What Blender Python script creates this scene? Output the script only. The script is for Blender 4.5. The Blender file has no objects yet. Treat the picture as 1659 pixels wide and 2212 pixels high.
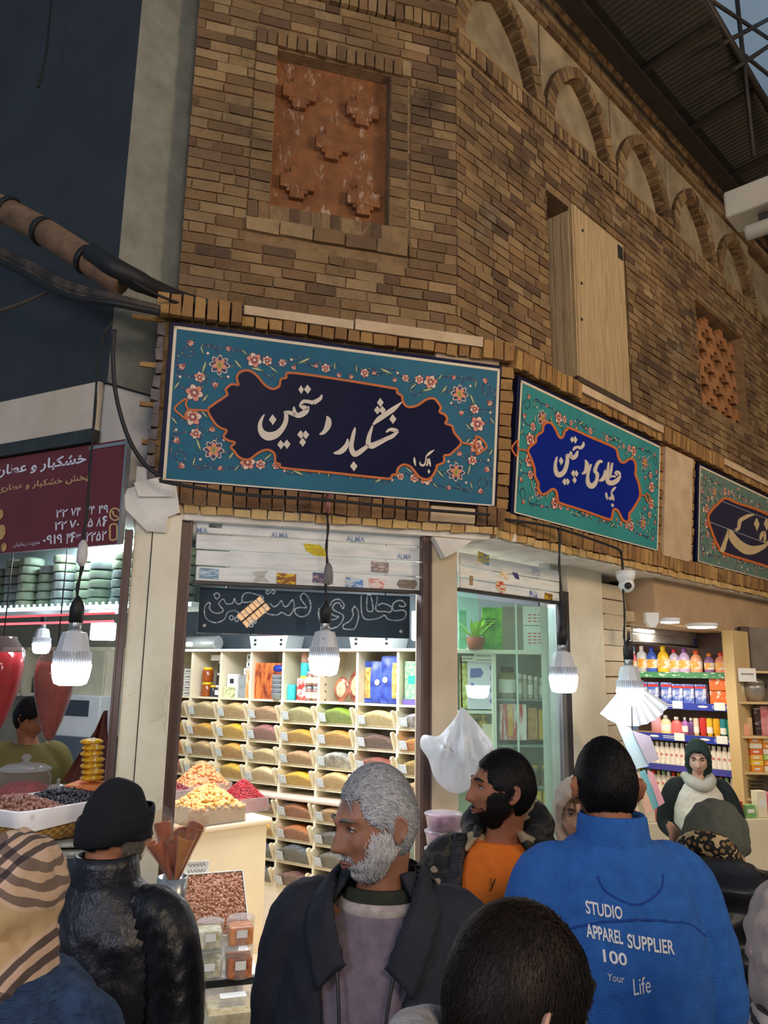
import bpy,bmesh,math,random
from mathutils import Vector,Matrix,noise as mnoise
R_=random.Random(7)
SC=bpy.context.scene
COL=SC.collection
# ------------------------------------------------------------------ camera model
FL,PITCH,ROLL,CAMH=1680.0,0.2025,0.0153,1.93
cp,sp,cr,sr=math.cos(PITCH),math.sin(PITCH),math.cos(ROLL),math.sin(ROLL)
CAM=Vector((0,0,CAMH))
def ray(px,py):
 dx,dy=px-829.5,1106-py
 u,v=dx*cr-dy*sr,dx*sr+dy*cr
 return Vector((u,FL*cp-v*sp,FL*sp+v*cp))
def at(px,py,Y):
 """world point seen at a pixel, at distance Y ahead of the camera"""
 d=ray(px,py)
 return CAM+d*(Y/d.y)
def at_floor(px,py,z=0.0):
 d=ray(px,py)
 return CAM+d*((z-CAMH)/d.z)
cd=bpy.data.cameras.new('camera')
cam=bpy.data.objects.new('camera',cd)
COL.objects.link(cam)
SC.camera=cam
U=Vector((0,-sp,cp));X=Vector((1,0,0));FW=Vector((0,cp,sp))
c0,c1,c2=X*cr+U*sr,-X*sr+U*cr,-FW
cam.matrix_world=Matrix(((c0.x,c1.x,c2.x,0),(c0.y,c1.y,c2.y,0),(c0.z,c1.z,c2.z,CAMH),(0,0,0,1)))
cd.sensor_width=36;cd.sensor_fit='AUTO'
cd.lens=FL/2212*36
cd.clip_start=0.05;cd.clip_end=200
class Frame:
 """a wall plane: local X along the wall to the viewer's right, local Y into the wall, local Z up (leaning by `lean`)"""
 def __init__(s,o,ang,lean=0.0):
  a=math.radians(ang)
  s.o=Vector(o);s.ang=ang;s.lean=lean
  s.u=Vector((math.sin(a),math.cos(a),0))
  n=Vector((math.cos(a),-math.sin(a),0))
  s.z=(Vector((0,0,1))*math.cos(lean)+n*math.sin(lean)).normalized()
  s.y=s.z.cross(s.u)
  s.n=-s.y
  u,y,z,o=s.u,s.y,s.z,s.o
  s.M=Matrix(((u.x,y.x,z.x,o.x),(u.y,y.y,z.y,o.y),(u.z,y.z,z.z,o.z),(0,0,0,1)))
  s.I=s.M.inverted()
 def px(s,px,py,off=0.0):
  d=ray(px,py)
  q=s.o+s.n*off
  t=(q-CAM).dot(s.n)/d.dot(s.n)
  l=s.I@(CAM+d*t)
  return(l.x,l.z)
 def w(s,x,z,off=0.0):
  return s.M@Vector((x,-off,z))
 def out(s,d):
  return Frame(s.o+s.n*d,s.ang,s.lean)
 def at(s,x,z,off=0.0):
  """matrix of a sub-frame at a local place"""
  return s.M@Matrix.Translation((x,-off,z))
# ------------------------------------------------------------------ geometry collector
class G:
 def __init__(s,M=None):
  s.v=[];s.f=[];s.mi=[];s.M=M;s.sm=[]
 def add(s,vs,fs,mi=0,smooth=False):
  b=len(s.v)
  s.v+=[Vector(v) for v in vs]
  for f in fs:
   s.f.append([i+b for i in f]);s.mi.append(mi);s.sm.append(smooth)
 def box(s,x0,x1,y0,y1,z0,z1,mi=0,T=None,j=0.0):
  vs=[Vector((x,y,z)) for x in(x0,x1) for y in(y0,y1) for z in(z0,z1)]
  if j:
   vs=[v+Vector((R_.uniform(-j,j),R_.uniform(-j,j),R_.uniform(-j,j))) for v in vs]
  if T is not None:vs=[T@v for v in vs]
  s.add(vs,[(0,1,3,2),(4,6,7,5),(0,4,5,1),(2,3,7,6),(0,2,6,4),(1,5,7,3)],mi)
 def bbox(s,x0,x1,y0,y1,z0,z1,b=0.004,mi=0,T=None):
  """box with chamfered edges"""
  b=min(b,(x1-x0)/2.1,(y1-y0)/2.1,(z1-z0)/2.1)
  bm=bmesh.new()
  bmesh.ops.create_cube(bm,size=1)
  for v in bm.verts:
   v.co=Vector(((x0+x1)/2+v.co.x*(x1-x0),(y0+y1)/2+v.co.y*(y1-y0),(z0+z1)/2+v.co.z*(z1-z0)))
  bmesh.ops.bevel(bm,geom=bm.edges[:],offset=b,segments=2,profile=0.5,affect='EDGES')
  bm.verts.index_update()
  vs=[v.co.copy() for v in bm.verts]
  if T is not None:vs=[T@v for v in vs]
  s.add(vs,[[v.index for v in f.verts] for f in bm.faces],mi)
  bm.free()
 def prism(s,pts,y0,y1,mi=0,T=None,axis='y',smooth=False):
  """outline pts (a,b) extruded along an axis; y: (a,.,b), z: (a,b,.), x: (.,a,b)"""
  n=len(pts)
  def P(a,b,c):
   return Vector((a,c,b)) if axis=='y' else Vector((a,b,c)) if axis=='z' else Vector((c,a,b))
  vs=[P(a,b,y0) for a,b in pts]+[P(a,b,y1) for a,b in pts]
  if T is not None:vs=[T@v for v in vs]
  s.add(vs,[list(range(n)),list(range(2*n-1,n-1,-1))],mi)
  b=len(s.v)-2*n
  for i in range(n):
   k=(i+1)%n
   s.f.append([b+i,b+n+i,b+n+k,b+k]);s.mi.append(mi);s.sm.append(smooth)
 def loft(s,rings,mi=0,cap=True,closed=True,smooth=True,loop=False):
  n=len(rings[0]);m=len(rings)
  vs=[p for r in rings for p in r];fs=[]
  for i in range(m if loop else m-1):
   for k in range(n if closed else n-1):
    k2=(k+1)%n;i2=(i+1)%m
    fs.append([i*n+k,i*n+k2,i2*n+k2,i2*n+k])
  s.add(vs,fs,mi,smooth)
  if cap and closed and not loop:
   b=len(s.v)-len(vs)
   s.f.append([b+k for k in range(n)][::-1]);s.mi.append(mi);s.sm.append(False)
   s.f.append([b+(m-1)*n+k for k in range(n)]);s.mi.append(mi);s.sm.append(False)
 def tube(s,path,r,n=8,mi=0,cap=True,flat=1.0):
  path=[Vector(p) for p in path]
  rs=r if isinstance(r,(list,tuple)) else[r]*len(path)
  rings=[];ref=None
  for i,p in enumerate(path):
   t=(path[min(i+1,len(path)-1)]-path[max(i-1,0)])
   if t.length<1e-9:t=Vector((0,0,1))
   t.normalize()
   if ref is None:
    ref=Vector((0,0,1)) if abs(t.z)<.9 else Vector((1,0,0))
   a=(ref-t*ref.dot(t))
   if a.length<1e-6:a=t.orthogonal()
   a.normalize();b=t.cross(a);ref=a
   rings.append([p+(a*math.cos(2*math.pi*k/n)+b*math.sin(2*math.pi*k/n)*flat)*rs[i] for k in range(n)])
  s.loft(rings,mi,cap)
 def lathe(s,prof,c=(0,0,0),n=20,mi=0,T=None,sx=1.0,sy=1.0,smooth=True,cap=True):
  """profile [(r,z)] turned about Z"""
  rings=[]
  for r,z in prof:
   ring=[Vector((c[0]+max(r,1e-5)*math.cos(2*math.pi*k/n)*sx,c[1]+max(r,1e-5)*math.sin(2*math.pi*k/n)*sy,c[2]+z)) for k in range(n)]
   rings.append([T@p for p in ring] if T is not None else ring)
  s.loft(rings,mi,cap,smooth=smooth)
 def ell(s,c,r,T=None,n=16,m=10,mi=0,fn=None):
  rings=[]
  for i in range(m+1):
   th=math.pi*i/m
   ring=[]
   for k in range(n):
    ph=2*math.pi*k/n
    d=Vector((max(math.sin(th),1e-4)*math.cos(ph),max(math.sin(th),1e-4)*math.sin(ph),math.cos(th)))
    p=Vector((d.x*r[0],d.y*r[1],d.z*r[2]))
    if fn:p=fn(p,d)
    p=(T@p if T is not None else p)+Vector(c)
    ring.append(p)
   rings.append(ring)
  s.loft(rings[::-1],mi,True)
 def grid(s,fn,nu,nv,mi=0,smooth=True):
  vs=[Vector(fn(i/nu,k/nv)) for i in range(nu+1) for k in range(nv+1)]
  s.add(vs,[[i*(nv+1)+k,(i+1)*(nv+1)+k,(i+1)*(nv+1)+k+1,i*(nv+1)+k+1] for i in range(nu) for k in range(nv)],mi,smooth)
def rotm(ax,ang):return Matrix.Rotation(ang,4,ax)
def trm(*a):return Matrix.Translation(a if len(a)==3 else a[0])
def make(name,g,mats,parent=None,M=None,T=None,smooth=None,**props):
 """link collector g as ONE mesh object. g's verts are in frame g.M (world when None). parent: thing Empty, or M: own origin matrix"""
 W=g.M if g.M is not None else Matrix.Identity(4)
 own=M if M is not None else W
 if parent is not None:own=WM[parent.name]
 elif M is None:own=W
 K=own.inverted()@W
 me=bpy.data.meshes.new(name)
 me.from_pydata([K@v for v in g.v],[],g.f)
 if not isinstance(mats,(list,tuple)):mats=[mats]
 for m in mats:me.materials.append(m)
 for i,p in enumerate(me.polygons):
  p.material_index=g.mi[i]
  p.use_smooth=g.sm[i] if smooth is None else smooth
 me.validate();me.update()
 o=bpy.data.objects.new(name,me)
 COL.objects.link(o)
 if parent is not None:
  o.parent=parent
  WM[o.name]=WM[parent.name]
 else:
  o.matrix_world=own
  WM[o.name]=own.copy()
 for k,v in props.items():o[k]=v
 return o
WM={}
def thing(name,label,cat,M,group=None):
 o=bpy.data.objects.new(name,None)
 COL.objects.link(o)
 if not isinstance(M,Matrix):M=Matrix.Translation(M)
 o.matrix_world=M
 WM[o.name]=M.copy()
 o['label']=label;o['category']=cat
 if group:o['group']=group
 o.empty_display_size=0.05
 return o
def struct(name,g,mats,**k):
 return make(name,g,mats,kind='structure',**k)
def dup(o,M,label=None,group=None):
 """copy of a thing, its parts and their sub-parts"""
 c=o.copy();COL.objects.link(c)
 c.matrix_world=M;WM[c.name]=M.copy()
 if label:c['label']=label
 if group:c['group']=group
 out=[c]
 for ch in o.children:
  d=ch.copy();COL.objects.link(d);d.parent=c;WM[d.name]=M.copy();out.append(d)
  for h in ch.children:
   e=h.copy();COL.objects.link(e);e.parent=d;WM[e.name]=M.copy();out.append(e)
 return c
def cr_spline(pts,k=6,closed=False):
 """Catmull-Rom through tuples"""
 n=len(pts);out=[]
 rng=range(n if closed else n-1)
 for i in rng:
  p0=pts[(i-1)%n] if closed else pts[max(i-1,0)]
  p1=pts[i];p2=pts[(i+1)%n]
  p3=pts[(i+2)%n] if closed else pts[min(i+2,n-1)]
  for j in range(k):
   t=j/k
   out.append(tuple(0.5*(2*b+(c-a)*t+(2*a-5*b+4*c-d)*t*t+(3*b-a-3*c+d)*t**3) for a,b,c,d in zip(p0,p1,p2,p3)))
 if not closed:out.append(tuple(pts[-1]))
 return out
def ribbon2d(pts,closed=False):
 """pts (x,y,w) -> left and right outlines"""
 L,Rr=[],[]
 n=len(pts)
 for i,(x,y,w) in enumerate(pts):
  a=pts[(i-1)%n] if closed else pts[max(i-1,0)]
  b=pts[(i+1)%n] if closed else pts[min(i+1,n-1)]
  dx,dy=b[0]-a[0],b[1]-a[1]
  l=math.hypot(dx,dy) or 1
  nx,ny=-dy/l*w/2,dx/l*w/2
  L.append((x+nx,y+ny));Rr.append((x-nx,y-ny))
 return L,Rr
def add_strokes(g,fr,zo,sc,strokes,off=0.0,th=0.004,mi=0,k=5,closed=False):
 """pen strokes traced on a zoom (origin zo, scale sc) laid on plane fr as thin raised ribbons; g in fr coordinates"""
 for st in strokes:
  pts=cr_spline(st,k,closed) if len(st)>2 else st
  L,Rr=ribbon2d(pts,closed)
  A=[fr.px(zo[0]+x/sc,zo[1]+y/sc,off) for x,y in L]
  B=[fr.px(zo[0]+x/sc,zo[1]+y/sc,off) for x,y in Rr]
  n=len(A)
  vs=[Vector((a,-off-th,b)) for a,b in A]+[Vector((a,-off-th,b)) for a,b in B]+[Vector((a,-off,b)) for a,b in A]+[Vector((a,-off,b)) for a,b in B]
  fs=[]
  for i in range(n if closed else n-1):
   j=(i+1)%n
   fs+=[[i,j,n+j,n+i],[i,2*n+i,2*n+j,j],[n+i,n+j,3*n+j,3*n+i]]
  if not closed:
   fs+=[[0,n,3*n,2*n],[n-1,3*n-1,4*n-1,2*n-1]]
  g.add(vs,fs,mi)
def pxpoly(fr,pts,zo=(0,0),sc=1.0,off=0.0):
 return[fr.px(zo[0]+p[0]/sc,zo[1]+p[1]/sc,off) for p in pts]
# ------------------------------------------------------------------ text
AR={'ا':'ﺍﺎ','ب':'ﺏﺐﺑﺒ','پ':'ﭖﭗﭘﭙ','ت':'ﺕﺖﺗﺘ','خ':'ﺥﺦﺧﺨ','د':'ﺩﺪ','ر':'ﺭﺮ','س':'ﺱﺲﺳﺴ','ش':'ﺵﺶﺷﺸ','ع':'ﻉﻊﻋﻌ','ط':'ﻁﻂﻃﻄ','ک':'ﮎﮏﮐﮑ','م':'ﻡﻢﻣﻤ','ن':'ﻥﻦﻧﻨ','ه':'ﻩﻪﻫﻬ','و':'ﻭﻮ','ی':'ﯼﯽﯾﯿ','ص':'ﺹﺺﺻﺼ','چ':'ﭺﭻﭼﭽ','ز':'ﺯﺰ','ل':'ﻝﻞﻟﻠ','گ':'ﮒﮓﮔﮕ'}
def shape_fa(s):
 out=[]
 for i,ch in enumerate(s):
  if ch not in AR:out.append(ch);continue
  prev=i>0 and s[i-1] in AR and len(AR[s[i-1]])==4
  nxt=i+1<len(s) and s[i+1] in AR
  f=AR[ch]
  if len(f)==2:out.append(f[1] if prev else f[0])
  else:out.append(f[3] if prev and nxt else f[1] if prev else f[2] if nxt else f[0])
 return ''.join(reversed(out))
_tc={}
def text_geo(body,bold=0.0):
 key=(body,bold)
 if key in _tc:return _tc[key]
 c=bpy.data.curves.new('lettering','FONT')
 c.body=body;c.resolution_u=3;c.offset=bold
 o=bpy.data.objects.new('lettering',c)
 COL.objects.link(o)
 dg=bpy.context.evaluated_depsgraph_get();dg.update()
 me=bpy.data.meshes.new_from_object(o.evaluated_get(dg))
 vs=[v.co.copy() for v in me.vertices];fs=[list(p.vertices) for p in me.polygons]
 bpy.data.objects.remove(o);bpy.data.curves.remove(c);bpy.data.meshes.remove(me)
 if vs:
  x0,x1=min(v.x for v in vs),max(v.x for v in vs);y0,y1=min(v.y for v in vs),max(v.y for v in vs)
 else:x0,x1,y0,y1=0,1,0,1
 _tc[key]=(vs,fs,x0,x1,y0,y1)
 return _tc[key]
def add_text(g,body,x0,x1,z0,z1,y=0.0,mi=0,slope=0.0,bold=0.0,T=None):
 """flat lettering fitted to the rectangle x0..x1, z0..z1 at depth y (frame coordinates)"""
 vs,fs,a,b,c,d=text_geo(body,bold)
 sx,sz=(x1-x0)/((b-a) or 1),(z1-z0)/((d-c) or 1)
 q=[Vector((x0+(v.x-a)*sx,y,z0+(v.y-c)*sz+slope*(v.x-a)*sx)) for v in vs]
 if T is not None:q=[T@v for v in q]
 g.add(q,fs,mi)
# ------------------------------------------------------------------ materials
def lin(c):
 if isinstance(c,str):
  c=c.lstrip('#');c=[int(c[i:i+2],16) for i in(0,2,4)]
 c=[x/255.0 for x in c[:3]]
 return[x/12.92 if x<=.04045 else((x+.055)/1.055)**2.4 for x in c]+[1]
class N:
 """small node-tree writer"""
 def __init__(s,name):
  s.m=bpy.data.materials.new(name);s.m.use_nodes=True
  s.t=s.m.node_tree;s.t.nodes.clear()
  s.out=s.t.nodes.new('ShaderNodeOutputMaterial')
 def n(s,typ,**k):
  nd=s.t.nodes.new('ShaderNode'+typ)
  for a,v in k.items():
   if a.startswith('i_'):
    key=a[2:]
    key=int(key) if key.isdigit() else key.replace('_',' ')
    sk=nd.inputs[key]
    if hasattr(v,'is_linked') or v.__class__.__name__.startswith('NodeSocket'):s.t.links.new(v,sk)
    else:sk.default_value=v
   else:setattr(nd,a,v)
  return nd
 def link(s,a,b):s.t.links.new(a,b)
 def mix(s,fac,a,b,mode='MIX'):
  nd=s.t.nodes.new('ShaderNodeMix');nd.data_type='RGBA';nd.blend_type=mode
  for sk,v in((nd.inputs[0],fac),(nd.inputs[6],a),(nd.inputs[7],b)):
   if v.__class__.__name__.startswith('NodeSocket'):s.t.links.new(v,sk)
   else:sk.default_value=v
  return nd.outputs[2]
 def math(s,op,a,b=0.0):
  nd=s.t.nodes.new('ShaderNodeMath');nd.operation=op
  for sk,v in((nd.inputs[0],a),(nd.inputs[1],b)):
   if v.__class__.__name__.startswith('NodeSocket'):s.t.links.new(v,sk)
   else:sk.default_value=v
  return nd.outputs[0]
 def ramp(s,fac,stops,interp='LINEAR'):
  nd=s.t.nodes.new('ShaderNodeValToRGB');nd.color_ramp.interpolation=interp
  e=nd.color_ramp.elements
  while len(e)<len(stops):e.new(0.5)
  for el,(p,c) in zip(e,stops):el.position=p;el.color=c
  s.t.links.new(fac,nd.inputs[0])
  return nd.outputs[0]
 def co(s,which='Object'):return s.n('TexCoord').outputs[which]
 def noise(s,scale,detail=4,rough=.55,vec=None,out='Fac'):
  nd=s.n('TexNoise',i_Scale=scale,i_Detail=detail,i_Roughness=rough)
  s.link(vec if vec is not None else s.co(),nd.inputs['Vector'])
  return nd.outputs[out]
 def mapping(s,vec,scale=(1,1,1),rot=(0,0,0)):
  nd=s.n('Mapping');s.link(vec,nd.inputs['Vector'])
  nd.inputs['Scale'].default_value=scale;nd.inputs['Rotation'].default_value=rot
  return nd.outputs[0]
 def bump(s,h,strength=.3,dist=.01):
  nd=s.n('Bump',i_Strength=strength,i_Distance=dist);s.link(h,nd.inputs['Height'])
  return nd.outputs[0]
 def bsdf(s,color,rough=.7,metal=0.0,normal=None,**k):
  b=s.n('BsdfPrincipled')
  for sk,v in(('Base Color',color),('Roughness',rough),('Metallic',metal)):
   if v.__class__.__name__.startswith('NodeSocket'):s.link(v,b.inputs[sk])
   else:b.inputs[sk].default_value=v
  if normal is not None:s.link(normal,b.inputs['Normal'])
  for a,v in k.items():b.inputs[a.replace('_',' ')].default_value=v
  s.link(b.outputs[0],s.out.inputs[0])
  return b
_mc={}
def mat(name,color,rough=.6,metal=0.0,var=.12,scale=6.0,bump=0.0,bscale=40.0,**k):
 """painted / plain surface with slight procedural unevenness"""
 if name in _mc:return _mc[name]
 m=N(name)
 c=lin(color)
 f=m.noise(scale,5)
 dark=[x*(1-var) for x in c[:3]]+[1];lite=[min(1,x*(1+var)) for x in c[:3]]+[1]
 colr=m.ramp(f,[(.3,dark),(.7,lite)])
 nrm=m.bump(m.noise(bscale,3),bump,.01) if bump else None
 m.bsdf(colr,rough,metal,nrm,**k)
 _mc[name]=m.m
 return m.m
def two_tone(name,c1,c2,scale,lo=.45,hi=.55,rough=.6,bump=0.0,stretch=(1,1,1),detail=4,metal=0.0,bscale=None):
 """noise pattern of two real colours (prints, heaps, mottled stone)"""
 if name in _mc:return _mc[name]
 m=N(name)
 v=m.mapping(m.co(),stretch)
 f=m.noise(scale,detail,.6,v)
 col=m.ramp(f,[(lo,lin(c1)),(hi,lin(c2))])
 nrm=m.bump(m.noise(bscale or scale,3,.6,v),bump,.01) if bump else None
 m.bsdf(col,rough,metal,nrm)
 _mc[name]=m.m
 return m.m
def pieces(name,cols,rough=.6,spec=None,bump=.0,dirt=None,bscale=30,white=None,soot=None):
 """each loose piece of the mesh takes its own tint"""
 if name in _mc:return _mc[name]
 m=N(name)
 g=m.n('NewGeometry')
 n=len(cols)
 col=m.ramp(g.outputs['Random Per Island'],[(i/max(1,n-1),lin(c)) for i,c in enumerate(cols)])
 if dirt:
  f=m.noise(dirt[1],6,.65)
  msk=m.ramp(f,[(dirt[2],(0,0,0,1)),(dirt[2]+.18,(1,1,1,1))])
  col=m.mix(msk,col,lin(dirt[0]))
 if white:
  f=m.noise(white[1],7,.7)
  msk=m.ramp(f,[(white[2],(0,0,0,1)),(white[2]+.12,(.75,.75,.75,1))])
  col=m.mix(msk,col,lin(white[0]))
 if soot:
  f=m.noise(soot[0],5,.6)
  col=m.mix(1.0,col,m.ramp(f,[(.32,(soot[1],)*3+(1,)),(.62,(1,1,1,1))]),'MULTIPLY')
 f2=m.noise(55,4)
 col=m.mix(1.0,col,m.ramp(f2,[(.3,(.8,.8,.8,1)),(.7,(1,1,1,1))]),'MULTIPLY')
 nrm=m.bump(m.noise(bscale,4),bump,.008) if bump else None
 m.bsdf(col,rough,0,nrm)
 _mc[name]=m.m
 return m.m
def emit(name,color,strength):
 if name in _mc:return _mc[name]
 m=N(name)
 e=m.n('Emission',i_Strength=strength);e.inputs[0].default_value=lin(color)
 m.link(e.outputs[0],m.out.inputs[0])
 _mc[name]=m.m
 return m.m
def glassy(name,tint=(240,250,248),clear=.85,rough=.05):
 """thin clear sheet: mostly see-through, glossy on top"""
 if name in _mc:return _mc[name]
 m=N(name)
 tr=m.n('BsdfTransparent');tr.inputs[0].default_value=lin(tint)
 gl=m.n('BsdfGlossy',i_Roughness=rough);gl.inputs[0].default_value=(.9,.9,.9,1)
 df=m.n('BsdfDiffuse');df.inputs[0].default_value=lin(tint)
 lw=m.n('LayerWeight',i_Blend=.5)
 a=m.n('MixShader');m.link(m.math('MULTIPLY',m.math('POWER',lw.outputs['Facing'],3.0),.6),a.inputs[0]);m.link(tr.outputs[0],a.inputs[1]);m.link(gl.outputs[0],a.inputs[2])
 b=m.n('MixShader');b.inputs[0].default_value=1-clear
 m.link(a.outputs[0],b.inputs[1]);m.link(df.outputs[0],b.inputs[2])
 m.link(b.outputs[0],m.out.inputs[0])
 _mc[name]=m.m
 return m.m
def hx(a,k):
 return tuple(max(0,min(255,int(x*k))) for x in a)
# ------------------------------------------------------------------ the planes of the place
q=at(700,1067,4.3)
F=Frame((q.x,q.y,0),73.7)
s_,z_=F.px(1085,950)
qc=F.w(s_,0)
R=Frame(qc,44.3)
FB=Frame(F.w(0,F.px(700,1067)[1]),73.7,.13)
RB=Frame(R.w(0,R.px(1100,1110)[1]),44.3,.085)
F1=F.out(-.18)
R1=R.out(-.27)
qa=F1.w(*F1.px(410,400));qa.z=0
q_=qa-R.u*.30
L0=Frame((q_.x,q_.y,0),117.2)
S=Frame((at_floor(610,1935).x,at_floor(610,1935).y,0),122.1)
# ------------------------------------------------------------------ shared materials
BRICK=pieces('upper_brick',['#967850','#a5875c','#80623f','#b0936a','#745840','#98774e','#644c38','#a88a5e'],.85,bump=.6,dirt=('#5a4632',2.2,.55),white=('#b9a894',1.7,.6),soot=(1.3,.52))
BRICK_D=pieces('soldier_brick',['#9a7446','#b48c52','#84603a','#c49a5c','#8f6b42','#a87c48'],.85,bump=.6,dirt=('#5a4430',5,.6))
BRICK_Y=pieces('yellow_brick',['#d9b675','#cfa868','#e3c48a','#c49b5f','#dab880'],.85,bump=.5)
BRICK_B=pieces('lintel_brick',['#7d5a3a','#8c6742','#6e4d32','#9a744a','#805c3c'],.85,bump=.6,dirt=('#4a3728',6,.55))
MORTAR=mat('mortar',(136,110,78),.95,var=.3,scale=14,bump=.5)
PLASTER=two_tone('grey_plaster',(128,114,90),(172,156,126),3.5,.35,.7,.9,.3)
WHITEP=two_tone('white_plaster',(205,200,188),(236,233,224),5,.3,.6,.85,.25)
CREAMP=two_tone('cream_stone',(198,178,146),(222,204,172),4,.3,.7,.8,.15)
TERRA=two_tone('terracotta',(146,98,60),(178,124,78),6,.3,.7,.85,.4)
DARKW=mat('dark_paint',(48,55,61),.75,var=.18,scale=2.5,bump=.15)
GREYC=two_tone('grey_concrete',(122,122,110),(146,146,134),7,.3,.7,.9,.3)
BLACK=mat('black_rubber',(22,22,24),.55,var=.2)
STEEL_BR=mat('brown_steel',(92,72,66),.45,.2,var=.15)
STEEL_DK=mat('dark_steel',(62,60,60),.45,.3,var=.2)
STEEL=mat('bare_steel',(175,178,180),.3,.85,var=.1)
WHITE=mat('white_plastic',(232,234,232),.4,var=.04)
CREAM=mat('cream_melamine',(232,222,192),.45,var=.05)
def marble():
 m=N('marble')
 v=m.co()
 w=m.noise(1.6,8,.7)
 col=m.ramp(w,[(.25,lin('#c9bfa4')),(.5,lin('#dcd4bb')),(.75,lin('#e6dfca'))])
 vo=m.n('TexVoronoi',feature='DISTANCE_TO_EDGE',i_Scale=2.6)
 nz=m.n('TexNoise',i_Scale=2.4,i_Detail=6.0);m.link(v,nz.inputs['Vector'])
 vv=m.mix(.35,v,nz.outputs['Color']);m.link(vv,vo.inputs['Vector'])
 crack=m.ramp(vo.outputs[0],[(0,(1,1,1,1)),(.012,(0,0,0,1))])
 msk=m.math('MULTIPLY',crack,m.ramp(m.noise(1.1),[(.5,(0,0,0,1)),(.65,(.7,.7,.7,1))]))
 col=m.mix(msk,col,lin('#9a8a68'))
 sp_=m.ramp(m.noise(60,2),[(.68,(0,0,0,1)),(.76,(.6,.6,.6,1))])
 col=m.mix(sp_,col,lin('#a89a7a'))
 m.bsdf(col,.42)
 return m.m
MARBLE=marble()
def tiles(name,c1,c2,grout,size,rough=.35):
 m=N(name)
 v=m.mapping(m.co(),(1/size,)*3)
 b=m.n('TexBrick',i_Scale=1.0);b.offset=0;m.link(v,b.inputs['Vector'])
 b.inputs['Color1'].default_value=lin(c1);b.inputs['Color2'].default_value=lin(c2);b.inputs['Mortar'].default_value=lin(grout)
 b.inputs['Mortar Size'].default_value=.008;b.inputs['Brick Width'].default_value=1;b.inputs['Row Height'].default_value=1
 col=m.mix(.25,b.outputs['Color'],m.ramp(m.noise(3,6),[(.3,lin('#b9a286')),(.7,lin('#e8d6bd'))]))
 m.bsdf(col,rough)
 return m.m
# ------------------------------------------------------------------ floors
g=G();g.box(-14,14,-9,16,-.1,0)
struct('floor',g,tiles('passage_paving','#8a857c','#7c776e','#5c5850',.5,.5))
FI=F.out(-.1);LI=L0.out(-.35)
pl0=F.w(-1.0,0,-.15);pr0=F.w(.95,0,-.15)
g=G();g.prism([(p.x,p.y) for p in(pl0,pr0,R.w(6,0,-.3),Vector((1.5,11,0)),Vector((-5,9.5,0)),L0.w(-3.6,0,-.5))],0,.012,axis='z')
struct('floor_shop',g,tiles('shop_tiles','#dcc6aa','#d6bea0','#b9a488',.6,.3))
# ------------------------------------------------------------------ brick walls
def intersect(A,B):
 """s on A and on B where two vertical planes meet"""
 det=A.u.x*-B.u.y+B.u.x*A.u.y
 d=B.o-A.o
 sa=(d.x*-B.u.y+B.u.x*d.y)/det
 sb=(A.u.x*d.y-A.u.y*d.x)/det
 return sa,sb
def bond(g,s0,s1,z0,z1,holes,L=.2,H=.071,y0=0.0,mi=1,d=.05,j=.003):
 """running bond of single bricks, leaving rectangular holes free"""
 r=0;z=z0
 while z<z1-.02:
  zt=min(z+H-.009,z1)
  x=s0-(L*.5 if r%2 else 0)-(L*.25 if r%4==3 else 0)
  while x<s1:
   l=L*R_.uniform(.93,1.05)
   if R_.random()<.12:l=L*.5
   a,b=max(x,s0),min(x+l-.009,s1)
   x+=l
   segs=[(a,b)]
   for h in holes:
    if zt>h[2] and z<h[3]:
     ns=[]
     for p,q in segs:
      if q<=h[0] or p>=h[1]:ns.append((p,q));continue
      if p<h[0]:ns.append((p,h[0]-.003))
      if q>h[1]:ns.append((h[1]+.003,q))
     segs=ns
   for p,q in segs:
    if q-p>.015:
     dy=R_.uniform(-.004,.004)
     g.box(p,q,y0-.012+dy,y0+d,z,zt,mi,j=j)
  z+=H;r+=1
def slab_holes(g,s0,s1,z0,z1,y0,y1,holes,mi=0):
 """slab in frame coordinates with rectangular holes"""
 xs=sorted({s0,s1,*[h[0] for h in holes],*[h[1] for h in holes]})
 for a,b in zip(xs,xs[1:]):
  if a<s0-1e-6 or b>s1+1e-6:continue
  cuts=sorted([(h[2],h[3]) for h in holes if h[0]<=a+1e-6 and h[1]>=b-1e-6])
  z=z0
  for c,d in cuts:
   if c>z:g.box(a,b,y0,y1,z,c,mi)
   z=max(z,d)
  if z<z1:g.box(a,b,y0,y1,z,z1,mi)
def soldiers(g,s0,s1,z0,z1,y0,y1,w=.066,mi=1,j=.004,gap=.009):
 n=max(1,int(round((s1-s0)/w)));w=(s1-s0)/n
 for i in range(n):
  dy=R_.uniform(-.006,.006)
  g.box(s0+i*w+gap/2,s0+(i+1)*w-gap/2,y0+dy,y1,z0+R_.uniform(-.004,.004),z1+R_.uniform(-.004,.004),mi,j=j)
sF,sR=intersect(F1,R1)
# front (cut corner) upper wall
nz0,nz1,ns0,ns1=4.775,5.9,-.365,.41
g=G(F1.M)
sl=-.875
niche=(ns0,ns1,nz0,nz1)
frame_hole=(-.505,.55,4.56,6.03)
slab_holes(g,sl,sF,3.7,6.34,.0,.35,[niche])
g.box(ns0,ns1,.11,.35,nz0,nz1,0)
bond(g,sl,sF,3.72,6.33,[frame_hole])
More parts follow.
